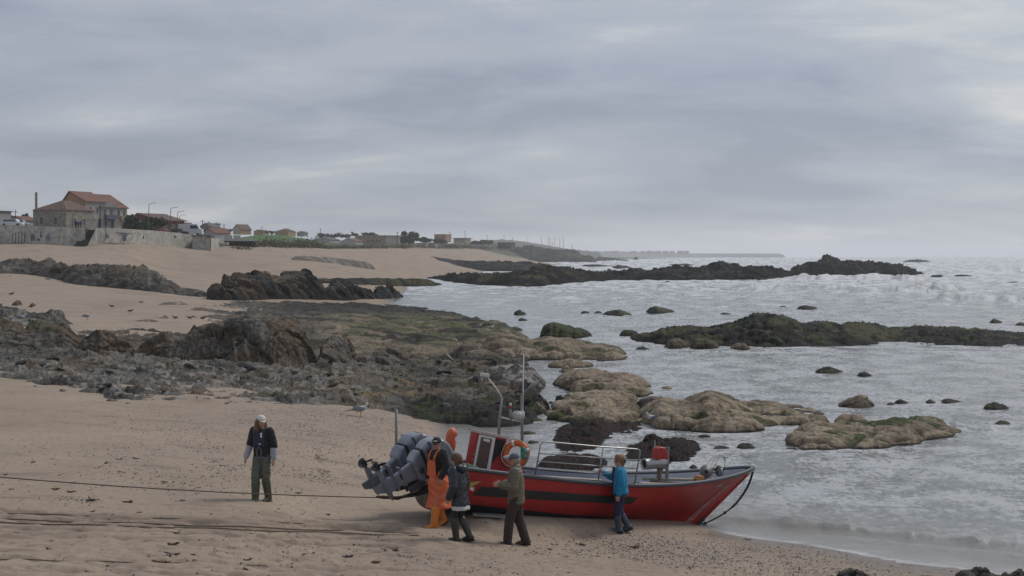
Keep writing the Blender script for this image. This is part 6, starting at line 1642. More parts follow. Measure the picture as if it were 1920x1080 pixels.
H3 = house('narrow pale grey house with dark slate roof and blue-grey balcony in the terrace row', 190, 297, 6.5, 4.6, 5.0, 7.2, R(26), M_GREYW, M_ROOFG, peak=.75, win_f=((1.0, 4.0, 1.0, 1.5), (3.0, 4.0, 1.0, 1.5), (1.2, 1.4, .8, 1.6), (3.2, 1.4, .8, 1.6)), over=.3)
m_ = MB(); m_.box((1.5, 2.2, 2.95), (.8, 3.6, .9), (0, 0, -R(26))); m_.build('balcony', mat('blue_grey_rail', (.10, .11, .15), rough=.7), H3)
H4 = house('end house of the terrace row with orange roof and brown balcony', 206, 302, 6.5, 5.2, 5.1, 7.9, R(28), M_BROWN, M_ROOFO, peak=.80, win_f=((1.0, 4.0, .9, 1.5), (2.6, 4.0, .9, 1.5), (4.3, 4.0, .8, 1.5), (1.4, 1.5, 1.0, 2.2), (4.0, 1.5, .9, 1.6)), facade=M_CREAM, over=.3)
m_ = MB(); m_.box((1.9, 3.4, 2.8), (.8, 1.9, 1.0), (0, 0, -R(28))); m_.build('balcony', M_TANB, H4)
H5 = house('low red-brown house with broad shallow roof behind the dark bush', 300, 335, 8.6, 9, 3.6, 5.2, R(24), M_REDW, M_ROOFD, peak=.72, over=.7, win_f=((2, 2.0, 1.0, 1.4), (5, 2.0, 1.0, 1.4)), zb=10.6)
def small(label, x0, x1, ye, yr, yb, d, wall, roof, wins=2, psi=18, style='gable', face=.72, **k):
    """far house given by its bearings and rows"""
    pm = F / d; w_ = (x1 - x0) / pm; zb = CAMZ - (yb - HZ) / pm
    return house(label, x0 + (x1 - x0) * face, d, w_ * face / math.cos(R(psi)), w_ * (1 - face) / math.sin(R(psi)), (yb - ye) / pm, (yb - yr) / pm, R(psi), wall, roof, zb, style=style,
                 win_g=[(w_ * face * (.25 + .5 * i / max(1, wins - 1)), (yb - ye) / pm * .55, min(1.1, (yb - ye) / pm * .3), min(1.2, (yb - ye) / pm * .35)) for i in range(wins)], **k)
small('flat pale house block beyond the parked car', -30, 9, 397, 394, 424, 300, M_GREYW, M_ROOFG, style='flat')
small('low red-roofed outbuilding between the pale block and the old stone house', 9, 56, 413, 406, 424, 305, M_WHITEW, M_ROOFO, 2)
small('brick-red cottage at the end of the dark bush', 300, 326, 421, 415, 436, 365, M_REDW, M_ROOFO, 2)
small('small grey gabled house in the village cluster beside the brick-red cottage', 319, 341, 424, 416, 437, 380, M_STONE, M_ROOFG, 1)
small('dark-roofed house in the village cluster behind the white van', 340, 360, 425, 418, 437, 420, M_GREYW, M_ROOFD, 1)
small('grey-roofed farmhouse rising behind the long red roof', 372, 406, 426, 419, 438, 400, M_STONE, M_ROOFG, 2)
small('pale house with flat roof above the grey-roofed farmhouse', 392, 410, 420, 418, 434, 520, M_GREYW, M_ROOFG, 1, style='flat')
small('long red-roofed beach house with white walls at the end of the wall', 376, 424, 437, 428, 452, 345, M_WHITEW, M_ROOFO, 3, psi=30, face=.55)
small('cream and ochre house with red roof on the green slope', 435, 466, 430, 421, 437, 620, M_CREAM, M_ROOFD, 2, facade=M_OCHW, face=.5, psi=30)
small('ochre farmhouse with brown hipped roof on the skyline', 514, 550, 434, 428, 441, 700, M_OCHW, M_ROOFD, 2, style='hip')
small('low ochre shed beside the ochre farmhouse', 475, 500, 434, 431, 439, 720, M_OCHW, M_ROOFO, 0)
small('white-ended barn with long grey roof below the dark trees', 584, 633, 450, 445, 455, 640, M_WHITEW, M_ROOFG, 1)
small('low white barn with red roof beside the tan block', 638, 677, 453, 447, 457, 630, M_WHITEW, M_ROOFO, 1)
TB = small('long flat-roofed tan block with square window holes above the beach', 660, 748, 442, 441, 462, 640, M_TANB, M_CONC, 5, style='flat', face=.72, psi=40, facade=M_GREYW)
small('brown square house among the dunes', 814, 845, 440, 438, 452, 820, M_BROWN, M_ROOFO, 2, style='flat')
small('bungalow with overhanging flat roof among the dunes', 850, 882, 447, 445, 454, 860, M_CREAM, M_ROOFD, 3, style='flat', over=1.2)
small('white container hut on the dune edge beside the big dark tree', 786, 802, 457, 456.5, 463, 700, M_WHITEW, M_GREYW, 0, style='flat')
small('long white container hut on the dune edge', 803, 820, 458, 457.5, 463, 705, M_WHITEW, M_GREYW, 0, style='flat')
small('black timber hut with a white sign at the end of the dunes', 933, 966, 455, 454.5, 464, 1000, mat('black_timber', (.02, .018, .02), rough=.8), M_ROOFG, 1, style='flat')
small('pale house cluster behind the dark bush', 556, 575, 437, 434, 441, 740, M_GREYW, M_ROOFD, 1)
for i in range(18):
    r_ = random.Random(900 + i); px = 1085 + i * 11.5 + r_.uniform(-4, 4); w = r_.uniform(6, 14); h_ = r_.uniform(1.0, 2.6)
    e = small('tiny pale house of the far town on the hazy shore', px, px + w, 473.5 - h_, 473.5 - h_ - 1, 476, 3900, [M_GREYW, M_TANB, M_BROWN][i % 3], M_ROOFD, 0)
    e['group'] = 'houses of the far town'
# white railed platform on stilts
pf0 = at(448, 455, 340); pf = empty('beach_platform', (pf0.x, pf0.y, gz(pf0.x, pf0.y))); tag(pf, 'white panelled beach bar platform standing on dark stilts', 'platform')
k = 340 / F; bz = CAMZ - (453 - HZ) * k - pf.location.z
MB().box((0, 2, bz), (56 * k, 5, .3)).build('deck', M_DARK, pf)
for i, (a, b, y) in enumerate(((421, 437, 441), (438, 452, 441), (453, 463, 447), (464, 476, 447))):
    MB().box((((a + b) / 2 - 448) * k, -.45, bz + (453 - y) * k / 2), ((b - a) * k - .1, .08, (453 - y) * k)).build('panel', M_WHITEW, pf)
for a in (424, 436, 448, 462, 473):
    MB().tube([((a - 448) * k, -.1, -1.5), ((a - 448) * k, -.1, bz)], .12, 6).build('stilt', M_DARK, pf); MB().tube([((a - 448) * k, 4, -1.5), ((a - 448) * k, 4, bz)], .12, 6).build('stilt', M_DARK, pf)
MB().box((0, 4.4, bz / 2 - .3), (50 * k, .2, bz + .4)).build('back_wall', mat('dark_boards', (.025, .024, .024), rough=.9, var=.4, vscale=2), pf)
# vehicles behind the wall
def car(label, px, py, d, ln, h_, m, yaw=0, van=False):
    p = at(px, py, d); e = empty('parked_van' if van else 'parked_car', p, (0, 0, yaw)); tag(e, label, 'van' if van else 'car')
    prof = [(-.5, .12), (-.5, .55), (-.47, .62), (-.40, .95), (.22, .98), (.30, .62), (.47, .52), (.5, .40), (.5, .12)] if not van else [(-.5, .12), (-.5, .96), (-.47, 1.0), (.28, 1.0), (.38, .62), (.49, .50), (.5, .12)]
    b = MB().prism([(x * ln, z * h_) for x, z in prof], 1, -.85, .85).build('body', m, e); bevel(b, .06)
    for x in (-.30, .31): MB().lathe([(.001, -.10), (.30, -.10), (.32, 0), (.30, .10), (.001, .10)], (x * ln, -.80, .31), 'y', 16).build('wheel', M_DARK, e, True)
    for x in (-.30, .31): MB().lathe([(.001, -.10), (.30, -.10), (.32, 0), (.30, .10), (.001, .10)], (x * ln, .80, .31), 'y', 16).build('wheel', M_DARK, e, True)
    MB().prism([(-.36 * ln, .66 * h_), (-.32 * ln, .90 * h_), (.17 * ln, .92 * h_), (.24 * ln, .66 * h_)] if not van else [(.0, .60 * h_), (.0, .88 * h_), (.27 * ln, .88 * h_), (.34 * ln, .62 * h_)], 1, -.87, -.855).build('side_window', M_PANE, e)
    return e
M_CARW = mat('white_car_paint', (.55, .56, .58), rough=.3, coat=.5); M_CARS = mat('silver_car_paint', (.30, .32, .36), rough=.3, coat=.5, metal=.3)
car('white car parked behind the wall near the pale block', 23, 425, 272, 4.3, 1.5, M_CARW)
car('silver-blue car parked beside the white car and the old stone house', 36, 426, 275, 4.0, 1.45, M_CARS)
car('white camper van parked at the end of the wall', 358, 442, 318, 5.4, 2.6, M_CARW, 0, True)
# three people by the house door above the wall
for i, (px, c1, c2) in enumerate(((142.5, (.012, .012, .014), (.012, .012, .014)), (147, (.02, .07, .14), (.02, .02, .03)), (151.5, (.05, .07, .13), (.10, .10, .12)))):
    p = at(px, 430, 275); e = empty('person', (p.x, p.y, 10.95 - .0), (0, 0, R(-60 + 90 * i)))
    tag(e, ['person in black standing by the door of the old stone house', 'person in a blue top between two others at the old house door', 'person in a pale blue jacket at the corner of the old stone house'][i], 'person')
    mb = MB(); mb.ball((.0, 0, 1.62), (.09, .08, .115)); mb.caps((0, 0, 1.5), (0, 0, .95), .09, .10); mb.caps((0, -.18, 1.42), (0, .18, 1.42), .06, .06)
    for s in (-1, 1):
        mb.caps((0, s * .19, 1.40), (.02, s * .24, 1.12), .05, .04); mb.caps((.02, s * .24, 1.12), (.12, s * .2, .92), .04, .03); mb.caps((0, s * .09, .92), (.02, s * .1, .48), .08, .055); mb.caps((.02, s * .1, .48), (0, s * .1, .05), .055, .04); mb.caps((0, s * .1, .05), (.14, s * .1, .04), .045, .035)
    blob('body', mb, M_SKIN, e, .03, 1)
    mb = MB(); mb.caps((0, 0, 1.44), (0, 0, .92), .14, .14); mb.caps((0, -.18, 1.42), (0, .18, 1.42), .08, .08)
    for s in (-1, 1): mb.caps((0, s * .19, 1.40), (.02, s * .24, 1.12), .07, .06); mb.caps((.02, s * .24, 1.12), (.10, s * .21, .96), .06, .05)
    blob('jacket', mb, mat('far_jacket_%s' % 'abc'[i], c1, rough=.8), e, .03, 1)
    mb = MB(); mb.ball((0, 0, .92), (.13, .15, .12))
    for s in (-1, 1): mb.caps((0, s * .09, .92), (.02, s * .1, .48), .10, .08); mb.caps((.02, s * .1, .48), (0, s * .1, .1), .08, .07)
    blob('trousers', mb, mat('far_trousers_%s' % 'abc'[i], c2, rough=.8), e, .03, 1)
    MB().ball((-.02, 0, 1.66), (.10, .09, .09)).build('hair', MATS['dark_hair'], e, True)
# lamps and poles
def lamp(label, px, yt, d, yb=432):
    p = at(px, yb, d); h_ = (yb - yt) * d / F; e = empty('street_lamp', p); tag(e, label, 'street lamp', 'street lamps along the promenade')
    MB().tube([(0, 0, -.5), (0, 0, h_ * .6), (0, 0, h_ - .35), (.12, 0, h_ - .08), (.45, 0, h_ + .05), (1.0, 0, h_ + .15)], [.10, .075, .06, .055, .045, .04], 8).build('pole', M_POLE, e, True)
    MB().box((1.2, 0, h_ + .14), (.55, .2, .1)).build('lamp_head', M_POLE, e)
lamp('tall grey street lamp in front of the terrace row', 214, 384, 273); lamp('tall grey street lamp in front of the dark bush', 279, 382, 286)
lamp('tall grey street lamp at the right end of the dark bush', 320, 390, 296, 437); lamp('shorter grey street lamp by the village cluster', 333, 397, 310, 440); lamp('shorter grey street lamp behind the brick-red cottage', 302, 403, 340, 432); lamp('smallest grey street lamp by the village cluster', 337, 404, 345, 440)
for px, yt, yb, d, lab in ((29, 393, 424, 300, 'dark pole behind the parked cars'), (135.5, 392, 427, 277, 'thin pole in front of the old stone house'), (198.5, 424, 434, 262, 'short post on the wall beside the stair'), (325, 407, 436, 400, 'dark pole by the small grey gabled house'), (345, 411, 437, 430, 'dark pole above the white camper van'), (380, 412, 436, 450, 'dark pole above the grey-roofed farmhouse'), (391, 415, 436, 460, 'thin pole beside the flat pale house'), (406, 417, 436, 500, 'thin pole behind the long red roof'),
                              (420, 420, 438, 560, 'thin pole on the slope left of the cream house'), (491, 424, 440, 700, 'thin pole beside the low ochre shed'), (601, 428, 450, 680, 'thin pole above the white-ended barn'), (745, 434, 462, 645, 'dark pole at the end of the tan block'), (872, 432, 456, 880, 'thin pole behind the bungalow'), (913, 440, 458, 1000, 'dark pole on the dune ridge'), (961, 445, 460, 1100, 'dark pole above the black timber hut'), (843, 434, 450, 830, 'thin pole beside the brown square house')):
    p = at(px, yb, d); h_ = (yb - yt) * d / F; e = empty('utility_pole', p); tag(e, lab, 'pole', 'poles in the village')
    MB().tube([(0, 0, -1), (0, 0, h_)], [.16 if d > 350 else .09, .11 if d > 350 else .07], 7).build('pole', M_POLE if d < 290 else M_BARK, e, True)
    if d > 290: MB().box((0, 0, h_ - .5), (1.3 if d > 350 else .8, .14, .14)).build('crossbar', M_BARK, e)
# far power station stacks
M_STKW = mat('stack_white', (.45, .44, .43), rough=.8); M_STKR = mat('stack_red', (.30, .06, .05), rough=.8)
for i, (px, yt) in enumerate(((945, 440), (1015.5, 443), (1028, 443), (1031.5, 446), (1036, 453), (1040.5, 443.5), (1049.5, 445), (1056.5, 442.5), (990, 445), (1073, 459))):
    d = 5000; p = at(px, 475, d); h_ = (475 - yt) * d / F; e = empty('chimney_stack', p); tag(e, 'thin red and white banded chimney stack on the hazy far shore', 'chimney', 'far chimney stacks')
    rr = 1.6
    MB().lathe([(rr * 1.5, -2), (rr, h_ * .5), (rr * .8, h_)], (0, 0, 0), 'z', 10).build('shaft', M_STKW, e, True)
    for j in range(4):
        z = h_ * (.38 + .16 * j); MB().lathe([(rr * 1.14, z), (rr * 1.14, z + h_ * .08)], (0, 0, 0), 'z', 10).build('red_band', M_STKR, e, True)
# far land
def far_land(name, label, pts, d, D, m, base=479.0, jag=1.0, seed=3):
    u = np.linspace(pts[0][0], pts[-1][0], 160); yt = np.interp(u, [p[0] for p in pts], [p[1] for p in pts]) + jag * fbm(u / 9, u * 0 + seed, 4, seed)
    v = np.linspace(0, 1, 9); dm = d + D * v; prof = np.sin(np.pi * v ** .8) ** .6
    U_, DM = np.meshgrid(u, dm, indexing='ij'); zt = CAMZ - (yt - HZ) * (d + D * .45) / F
    Zz = -1.5 + (zt + 1.5)[:, None] * prof[None, :] * (np.minimum(1, np.minimum(U_ - u[0], u[-1] - U_) / 8 + .15))
    X_ = (U_ - 960) / F * DM
    o = mesh_obj(name, np.stack([X_, DM, Zz], -1).reshape(-1, 3), grid_faces(160, 9), m, smooth=True); tag(o, label, kind='structure'); return o
far_land('wooded_hill', 'dark wooded ridge on the far shore', [(860, 458), (900, 453), (940, 449), (975, 452), (1020, 459), (1060, 466), (1100, 470), (1130, 474)], 2600, 500, mat('far_wood', (.030, .040, .032), rough=.95, var=.3, vscale=.02), jag=2.0)
far_land('far_coast', 'low pale far coast beyond the bay', [(1040, 470), (1100, 471), (1180, 472), (1240, 473.5), (1330, 476)], 3800, 700, mat('far_sand', (.12, .105, .09), rough=.95, var=.3, vscale=.02), jag=.7, seed=8)
bwk = far_land('breakwater', '', [(1190, 475.6), (1300, 475), (1400, 475), (1455, 475.2), (1474, 477.5)], 4100, 60, mat('breakwater_stone', (.14, .135, .13), rough=.9), jag=.5, seed=5)
del bwk['kind']; tag(bwk, 'long low breakwater reaching out along the horizon', 'breakwater')
rock('headland', 'dark rocky headland at the far end of the beach', [(955, 478, 462), (985, 480, 464), (1010, 483, 463), (1035, 485, 465), (1060, 487, 468), (1075, 488, 471), (1090, 488, 477), (1105, 488, 480), (1120, 488, 484)], 110, 'block', 16, 2.6, ('black', 'dgrey', 'olive'), 311, .5, .5, M_FAR, res=1.2, d_at=1180, cat='headland', sink=1.5)
rock('sea_reef', 'low dark reef broken off the tip of the headland', [(1112, 489, 485), (1125, 489, 481), (1140, 489, 483), (1165, 489, 486), (1178, 489, 487.5)], 40, 'block', 9, 1.0, ('black', 'dgrey'), 317, .5, .5, M_FAR, res=1.2, d_at=1420, cat='reef')

# trees and bushes
def leaves(n, pos, rad, size, rs, flat=1.0):
    """n leaf-clump faces scattered in lumps through an uneven crown"""
    lumps = [(pos + np.array([rs.uniform(-1, 1) * rad[0] * .72, rs.uniform(-1, 1) * rad[1] * .72, rs.uniform(-.6, 1) * rad[2] * .7]), rs.uniform(.28, .52)) for _ in range(14)]
    v = np.empty((n * 4, 3)); 
    for i in range(n):
        c, s = lumps[rs.randint(14)]; d = rs.normal(size=3); d /= np.linalg.norm(d) + 1e-6
        p = c + d * np.array(rad) * s * rs.uniform(.55, 1.05)
        a = rs.normal(size=3); a /= np.linalg.norm(a); b = np.cross(a, rs.normal(size=3)); b /= np.linalg.norm(b) + 1e-6
        q = size * rs.uniform(.5, 1.2)
        v[i * 4:i * 4 + 4] = [p - a * q, p + b * q * .6, p + a * q, p - b * q * .6]
    return v, np.arange(n * 4).reshape(-1, 4)
def tree(label, px, yb, d, w, h_, m=M_LEAF, name='tree', n=900, cat='tree', trunk=True, group=None, rz=None, low=.55):
    p = at(px, yb, d); k = d / F; W_, H_ = w * k / 2, h_ * k; rs = np.random.RandomState(int(px * 7 + yb)); e = empty(name, p); tag(e, label, cat, group)
    if trunk:
        mb = MB(); mb.tube([(0, 0, -.8), (.1, 0, H_ * .3), (-.05, .05, H_ * .62)], [H_ * .045, H_ * .035, H_ * .015], 7)
        for a in range(4): mb.tube([(.05, 0, H_ * (.28 + .07 * a)), (W_ * .5 * math.cos(a * 1.7), W_ * .4 * math.sin(a * 1.7), H_ * (.5 + .08 * a))], [H_ * .02, H_ * .008], 5)
        mb.build('trunk', M_BARK, e)
    v, f = leaves(n, np.array([0, 0, H_ * low]), (W_, W_ * .7, H_ * (1 - low) * .95), max(.22, W_ * .13), rs)
    mesh_obj('crown' if trunk else 'foliage', v, f, m, e)
    return e
tree('broad dark green bush spilling over the wall before the red-brown house', 270, 433, 300, 74, 29, name='bush', n=2600, cat='bush', low=.42)
tree('small dark bush by the village lamps', 331, 437, 312, 26, 9, name='bush', n=500, cat='bush', trunk=False, low=.45)
tree('small dark bush in front of the white camper van', 346, 441, 310, 14, 7, name='bush', n=400, cat='bush', trunk=False, low=.45)
for i, (px, w, h_) in enumerate(((606, 24, 13), (628, 26, 12), (648, 22, 11))): tree('dark round tree in the row behind the white-ended barn', px, 449, 700, w, h_, n=500, group='trees behind the barn')
tree('dark tree behind the tan block', 664, 446, 690, 17, 12, n=450); tree('olive shrub on top of the tan block', 692, 445, 700, 30, 9, M_REED, 'shrub', 500, 'shrub', False)
tree('big dark dome-shaped tree between the tan block and the container huts', 766, 460, 680, 42, 27, n=1500, low=.48)
tree('dark low tree beside the container huts', 800, 457, 740, 40, 12, n=600); tree('dark low tree below the brown square house', 828, 460, 760, 30, 12, n=500)
tree('dark shrub on the dunes beside the bungalow', 905, 459, 950, 50, 8, M_LEAF, 'shrub', 600, 'shrub', False); tree('dark shrub left of the ochre farmhouse', 505, 441, 690, 20, 9, M_LEAF, 'shrub', 400, 'shrub', False)
tree('dark tree behind the old village roofs', 415, 436, 480, 26, 9, n=500); tree('grey-green tree beside the cream house', 428, 437, 600, 18, 8, n=400); tree('bare dark tree behind the pale block', 17, 414, 330, 22, 12, n=500); tree('dark cypress clump behind the outbuilding', 47, 414, 320, 14, 14, n=400)
# dune scrub nobody could count
rs = np.random.RandomState(4); vs = []; N_ = 0
def scrub(cnt, x0, x1, yf, hmin, hmax, dz, size):
    global N_
    for i in range(cnt):
        px = rs.uniform(x0, x1); y = yf(px) + rs.uniform(-dz, dz); q = hit(px, y, False, 200) ; k = q.y / F
        for _ in range(26):
            p = np.array(q) + np.array([rs.normal() * 3.5 * k * 1.6, rs.normal() * 2, abs(rs.normal()) * rs.uniform(hmin, hmax) * k])
            a = rs.normal(size=3) * np.array([.6, .6, 1]); a /= np.linalg.norm(a); b = np.cross(a, rs.normal(size=3)); b /= np.linalg.norm(b); s = size * k * rs.uniform(.5, 1.2)
            vs.extend([p - a * s, p + b * s * .5, p + a * s, p - b * s * .5])
scrub(120, 478, 600, lambda p: np.interp(p, [478, 600], [462, 464]), 4, 8, 2.0, 2.2)
scrub(120, 590, 760, lambda p: 465, 1.5, 3.5, 1.2, 1.4)
scrub(120, 750, 980, lambda p: np.interp(p, [750, 880, 980], [464, 465, 470]), 1.5, 4, 1.5, 1.4)
o = mesh_obj('dune_scrub', np.array(vs), np.arange(len(vs)).reshape(-1, 4), M_REED); tag(o, 'brown reeds and scrub along the top of the beach', kind='stuff')
vs = []
scrub(60, 295, 355, lambda p: np.interp(p, [295, 330, 355], [458, 457, 462]), 2.5, 5, 1.0, 1.8); scrub(20, 205, 235, lambda p: 458, .8, 1.6, .6, 1.0); scrub(24, 395, 475, lambda p: np.interp(p, [395, 420, 475], [462, 464, 469]), 1.5, 3.5, 1.5, 1.4); scrub(10, 2, 45, lambda p: 457.5, .6, 1.2, .3, .9)
o = mesh_obj('wall_scrub', np.array(vs), np.arange(len(vs)).reshape(-1, 4), M_LEAF); tag(o, 'dark green creeping scrub at the foot of the sea wall', kind='stuff')

# ---------------------------------------------------------------- birds
M_GW = mat('gull_white', (.55, .54, .52), rough=.8); M_GG = mat('gull_grey', (.20, .21, .23), rough=.8); M_GB = mat('gull_brown', (.085, .07, .055), rough=.85, var=.4, vscale=40); M_BEAK = mat('beak', (.40, .22, .05), rough=.6)
def gull(label, px, py, yaw, brown=False, sc=1.0, up=0.0, group=None, d=None):
    p = at(px, py, d) if d else hit(px, py, False); e = empty('gull', p, (0, 0, R(yaw))); e.scale = (sc,) * 3; tag(e, label, 'gull', group)
    b = M_GB if brown else M_GW
    mb = MB(); E = Matrix.Rotation(R(-12), 3, 'Y')
    mb.ball((0, 0, .24), (.20, .085, .092), E); mb.caps((.12, 0, .28), (.19, 0, .37), .055, .042); mb.ball((.205, 0, .395), (.052, .042, .044)); mb.caps((-.15, 0, .215), (-.30, 0, .20), .05, .018)
    bd = blob('body', mb, b, e, .012, 2)
    for s in (-1, 1):
        w = MB(); w.ball((-.05, s * .078, .255), (.20, .022, .075), Matrix.Rotation(R(8), 3, 'Y')); w.caps((-.18, s * .06, .235), (-.36, s * .02, .235), .025, .008); blob('wing', w, M_GB if brown else M_GG, e, .012, 1)
        l = MB(); l.tube([(.01, s * .035, .17), (.0, s * .035, .0)], .009, 6); l.box((.02, s * .035, .006), (.06, .04, .012)); l.build('leg', M_BEAK, e)
        MB().ball((.235, s * .032, .402), .007, None, 6, 4).build('eye', M_DARK, bd)
    MB().tube([(.245, 0, .39), (.285, 0, .385), (.312, 0, .372)], [.016, .012, .004], 6).build('beak', M_BEAK if not brown else M_DARK, e, True)
gull('grey and white gull standing on the pebbly sand beside the rock shelf', 676, 781, 10, sc=1.05)
for px, py, yaw in ((22, 555, 20), (59, 579, 10), (209, 578, 190), (245, 587, 25), (328, 600, 200), (381, 601, 15), (357, 600, 30)):
    gull('small brown gull on the sand between the rock ridges', px, py, yaw, True, .72 if py > 570 else .85, group='brown gulls on the upper sand')
for px, py, yaw, d in ((40, 604, 10, 72), (163, 600, 30, 82), (465, 586, 170, 118), (486, 588, 20, 112), (898, 617, 0, 103), (921, 621, 40, 99), (1223, 796, 200, 49.8)):
    lab = {40: 'white gull on the smooth boulders behind the brown wedge rock', 163: 'white gull at the edge of the sand behind the pyramid rock', 465: 'white gull on the low rocks behind the large cracked rock mass', 486: 'white gull on the low rocks behind the large cracked rock mass', 898: 'white gull standing on the green algae of the shelf', 921: 'white gull standing on the green algae of the shelf', 1223: 'white gull at the water between the tan reefs'}[px]
    gull(lab, px, py, yaw, False, 1.0, group='white gulls on the rocks' if px < 1200 else None, d=d)

# ---------------------------------------------------------------- wrack, stones, shells on the near sand
M_KELP = mat('dried_kelp', (.045, .026, .018), rough=.6, var=.5, vscale=20, col2=(.018, .014, .012))
M_KELP2 = mat('rust_kelp', (.13, .055, .028), rough=.6, var=.5, vscale=20)
protos = []
for k in range(5):
    rs = np.random.RandomState(50 + k); mb = MB()
    for j in range(7):
        a = rs.uniform(0, 2 * math.pi); r0 = rs.uniform(.0, .05); c = Vector((r0 * math.cos(a), r0 * math.sin(a), .012)); pts = [c]; ang = a
        for q in range(4):
            ang += rs.uniform(-.9, .9); pts.append(pts[-1] + Vector((math.cos(ang), math.sin(ang), 0)) * rs.uniform(.02, .05) + Vector((0, 0, rs.uniform(-.012, .028))))
        mb.tube(pts, [.018, .022, .018, .012, .005], 5)
    mb.ball((0, 0, .018), (.05, .04, .032), None, 8, 6)
    o = mb.build('seaweed_clump', M_KELP if k < 3 else M_KELP2, None, True); protos.append(o)
KELP = [(222, 862), (254, 861), (197, 869), (226, 885), (254, 888), (20, 918), (136, 907), (168, 920), (103, 918), (133, 923), (169, 939), (239, 943), (381, 938), (308, 904), (350, 937), (338, 941), (430, 941), (174, 959), (207, 966), (260, 962), (433, 972), (325, 1022), (290, 1054), (308, 1055), (355, 1052), (320, 1042), (465, 1051), (459, 1068), (720, 1030), (704, 1055), (735, 1034), (654, 1045),
        (1090, 1022), (1188, 1027), (1032, 1030), (1385, 1052), (1400, 1012), (415, 862), (385, 855), (382, 872), (415, 873), (394, 848), (430, 903), (232, 886), (186, 876), (99, 861), (63, 867), (60, 863), (385, 1020), (400, 1037), (540, 1000), (597, 857), (585, 870), (610, 905), (596, 885), (560, 925), (520, 955), (615, 965), (640, 985), (700, 1005), (570, 1040), (620, 1062), (760, 1062), (850, 1050), (900, 1040), (1010, 1060), (1120, 1058), (1240, 1042), (1290, 1066), (1450, 1060), (30, 1000), (90, 1030), (150, 1010), (230, 1004), (280, 990), (330, 1000), (60, 960), (10, 890), (110, 892)]
used = set()
for i, (px, py) in enumerate(KELP):
    k = i % 5; o = protos[k] if k not in used else protos[k].copy()
    if k in used: COL.objects.link(o)
    used.add(k)
    o.location = hit(px, py, False); s = rnd.uniform(.35, .85) * (1.0 if i < 34 else .6); o.scale = (s, s, s * .9); o.rotation_euler = (0, 0, rnd.uniform(0, 6.3))
    tag(o, ['dark brown curl of seaweed lying on the open sand', 'rust-brown curl of seaweed lying on the open sand'][k >= 3], 'seaweed', ['dark seaweed curls on the sand', 'rust-brown seaweed curls on the sand'][k >= 3])
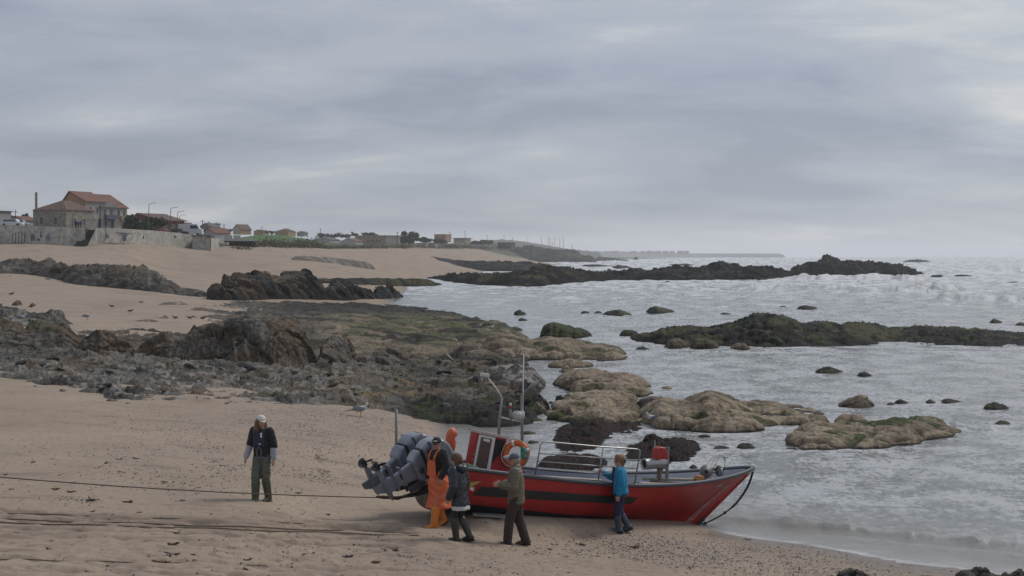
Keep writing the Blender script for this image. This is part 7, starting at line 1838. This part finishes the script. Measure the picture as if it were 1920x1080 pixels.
# pebbles: far too many to count
rs = np.random.RandomState(77)
def pebbles(name, label, zones, total, dark=1.0):
    oct_v = np.array([(1, 0, 0), (-1, 0, 0), (0, 1, 0), (0, -1, 0), (0, 0, 1), (0, 0, -.6)], float); oct_f = np.array([(0, 2, 4), (2, 1, 4), (1, 3, 4), (3, 0, 4), (2, 0, 5), (1, 2, 5), (3, 1, 5), (0, 3, 5)])
    wsum = sum(z[4] for z in zones); PX = []; PY = []
    for cx, cy, rx, ry, w in zones:
        n_ = int(total * w / wsum); PX.append(cx + rs.normal(size=n_) * rx); PY.append(cy + rs.normal(size=n_) * ry)
    PX = np.concatenate(PX); PY = np.concatenate(PY)
    d = F * 5.0 / np.maximum(PY - HZ, 60)
    for _ in range(8):
        g = ground((PX - 960) / F * d, d); d = .5 * d + .5 * F * (CAMZ - g) / np.maximum(PY - HZ, 60)
    x = (PX - 960) / F * d; g = ground(x, d); ok = (g > .02) & (PY < 1110)
    x, d, g = x[ok], d[ok], g[ok]; n_ = len(x)
    sz = .006 + .018 * rs.rand(n_) ** 3.0
    sc = np.stack([sz * rs.uniform(.8, 1.5, n_), sz * rs.uniform(.8, 1.3, n_), sz * rs.uniform(.4, .8, n_)], 1)
    an = rs.rand(n_) * 6.28; ca, sa = np.cos(an), np.sin(an)
    v = oct_v[None] * sc[:, None, :]; vx = v[..., 0] * ca[:, None] - v[..., 1] * sa[:, None]; vy = v[..., 0] * sa[:, None] + v[..., 1] * ca[:, None]
    v = np.stack([vx + x[:, None], vy + d[:, None], v[..., 2] + g[:, None] + .006], -1).reshape(-1, 3)
    f = (oct_f[None] + (np.arange(n_) * 6)[:, None, None]).reshape(-1, 3)
    t = rs.rand(n_); c = np.where(t[:, None] < .55, np.array([.098, .090, .084]), np.where(t[:, None] < .8, np.array([.13, .105, .085]), np.array([.26, .25, .24]))) * rs.uniform(.6, 1.3, (n_, 1)) * dark * (np.array([1.0, .8, .65]) if dark < 1 else 1)
    o = mesh_obj(name, v, f, mat('pebble', (0, 0, 0), rough=.75, attr='col'), cols={'col': np.repeat(c, 6, 0)}); tag(o, label, kind='stuff')
pebbles('pebble_band', 'grey pebbles and shell grit strewn over the upper sand', [(600, 800, 140, 30, 5), (740, 778, 70, 20, 3), (430, 788, 110, 16, 3), (330, 850, 170, 28, 2.5), (690, 880, 90, 26, 1.5), (560, 880, 40, 30, 1.5)], 8000)
pebbles('pebble_band', 'grey shingle drifted along the near waterline', [(1400, 1045, 130, 16, 5), (1220, 1022, 100, 11, 3), (1560, 1075, 100, 12, 3), (980, 1055, 260, 24, 4), (1100, 1040, 120, 18, 2)], 6000)
pebbles('pebble_band', 'scattered dark grit on the trampled sand', [(200, 940, 200, 60, 3), (500, 1030, 220, 36, 3), (420, 905, 120, 30, 2)], 2600)

pebbles('weed_litter', 'dark curved trails of weed litter and grit on the upper sand', [(598, 862, 6, 12, 2), (610, 890, 8, 10, 2), (590, 880, 10, 16, 1.5), (404, 858, 18, 14, 2), (430, 880, 16, 10, 1.5), (225, 866, 22, 7, 1.2), (330, 905, 30, 8, 1.5), (160, 935, 30, 5, 1.2), (470, 845, 30, 8, 1), (300, 940, 60, 6, 1)], 1500, .6)

# ---------------------------------------------------------------- sea haze
hz = MB().box((0, 7000, 37), (30000, 14200, 90)).build('haze', None)
hz.data.materials.clear()
mh = bpy.data.materials.new('sea_haze'); mh.use_nodes = True; mh.node_tree.nodes.clear()
ho = mh.node_tree.nodes.new('ShaderNodeOutputMaterial'); hv_ = mh.node_tree.nodes.new('ShaderNodeVolumePrincipled')
hv_.inputs['Color'].default_value = (.99, .995, 1.0, 1); hv_.inputs['Density'].default_value = .00020; hv_.inputs['Anisotropy'].default_value = .2
mh.node_tree.links.new(hv_.outputs[0], ho.inputs['Volume']); hz.data.materials.append(mh)
tag(hz, 'thin pale sea haze over the whole bay', kind='stuff')
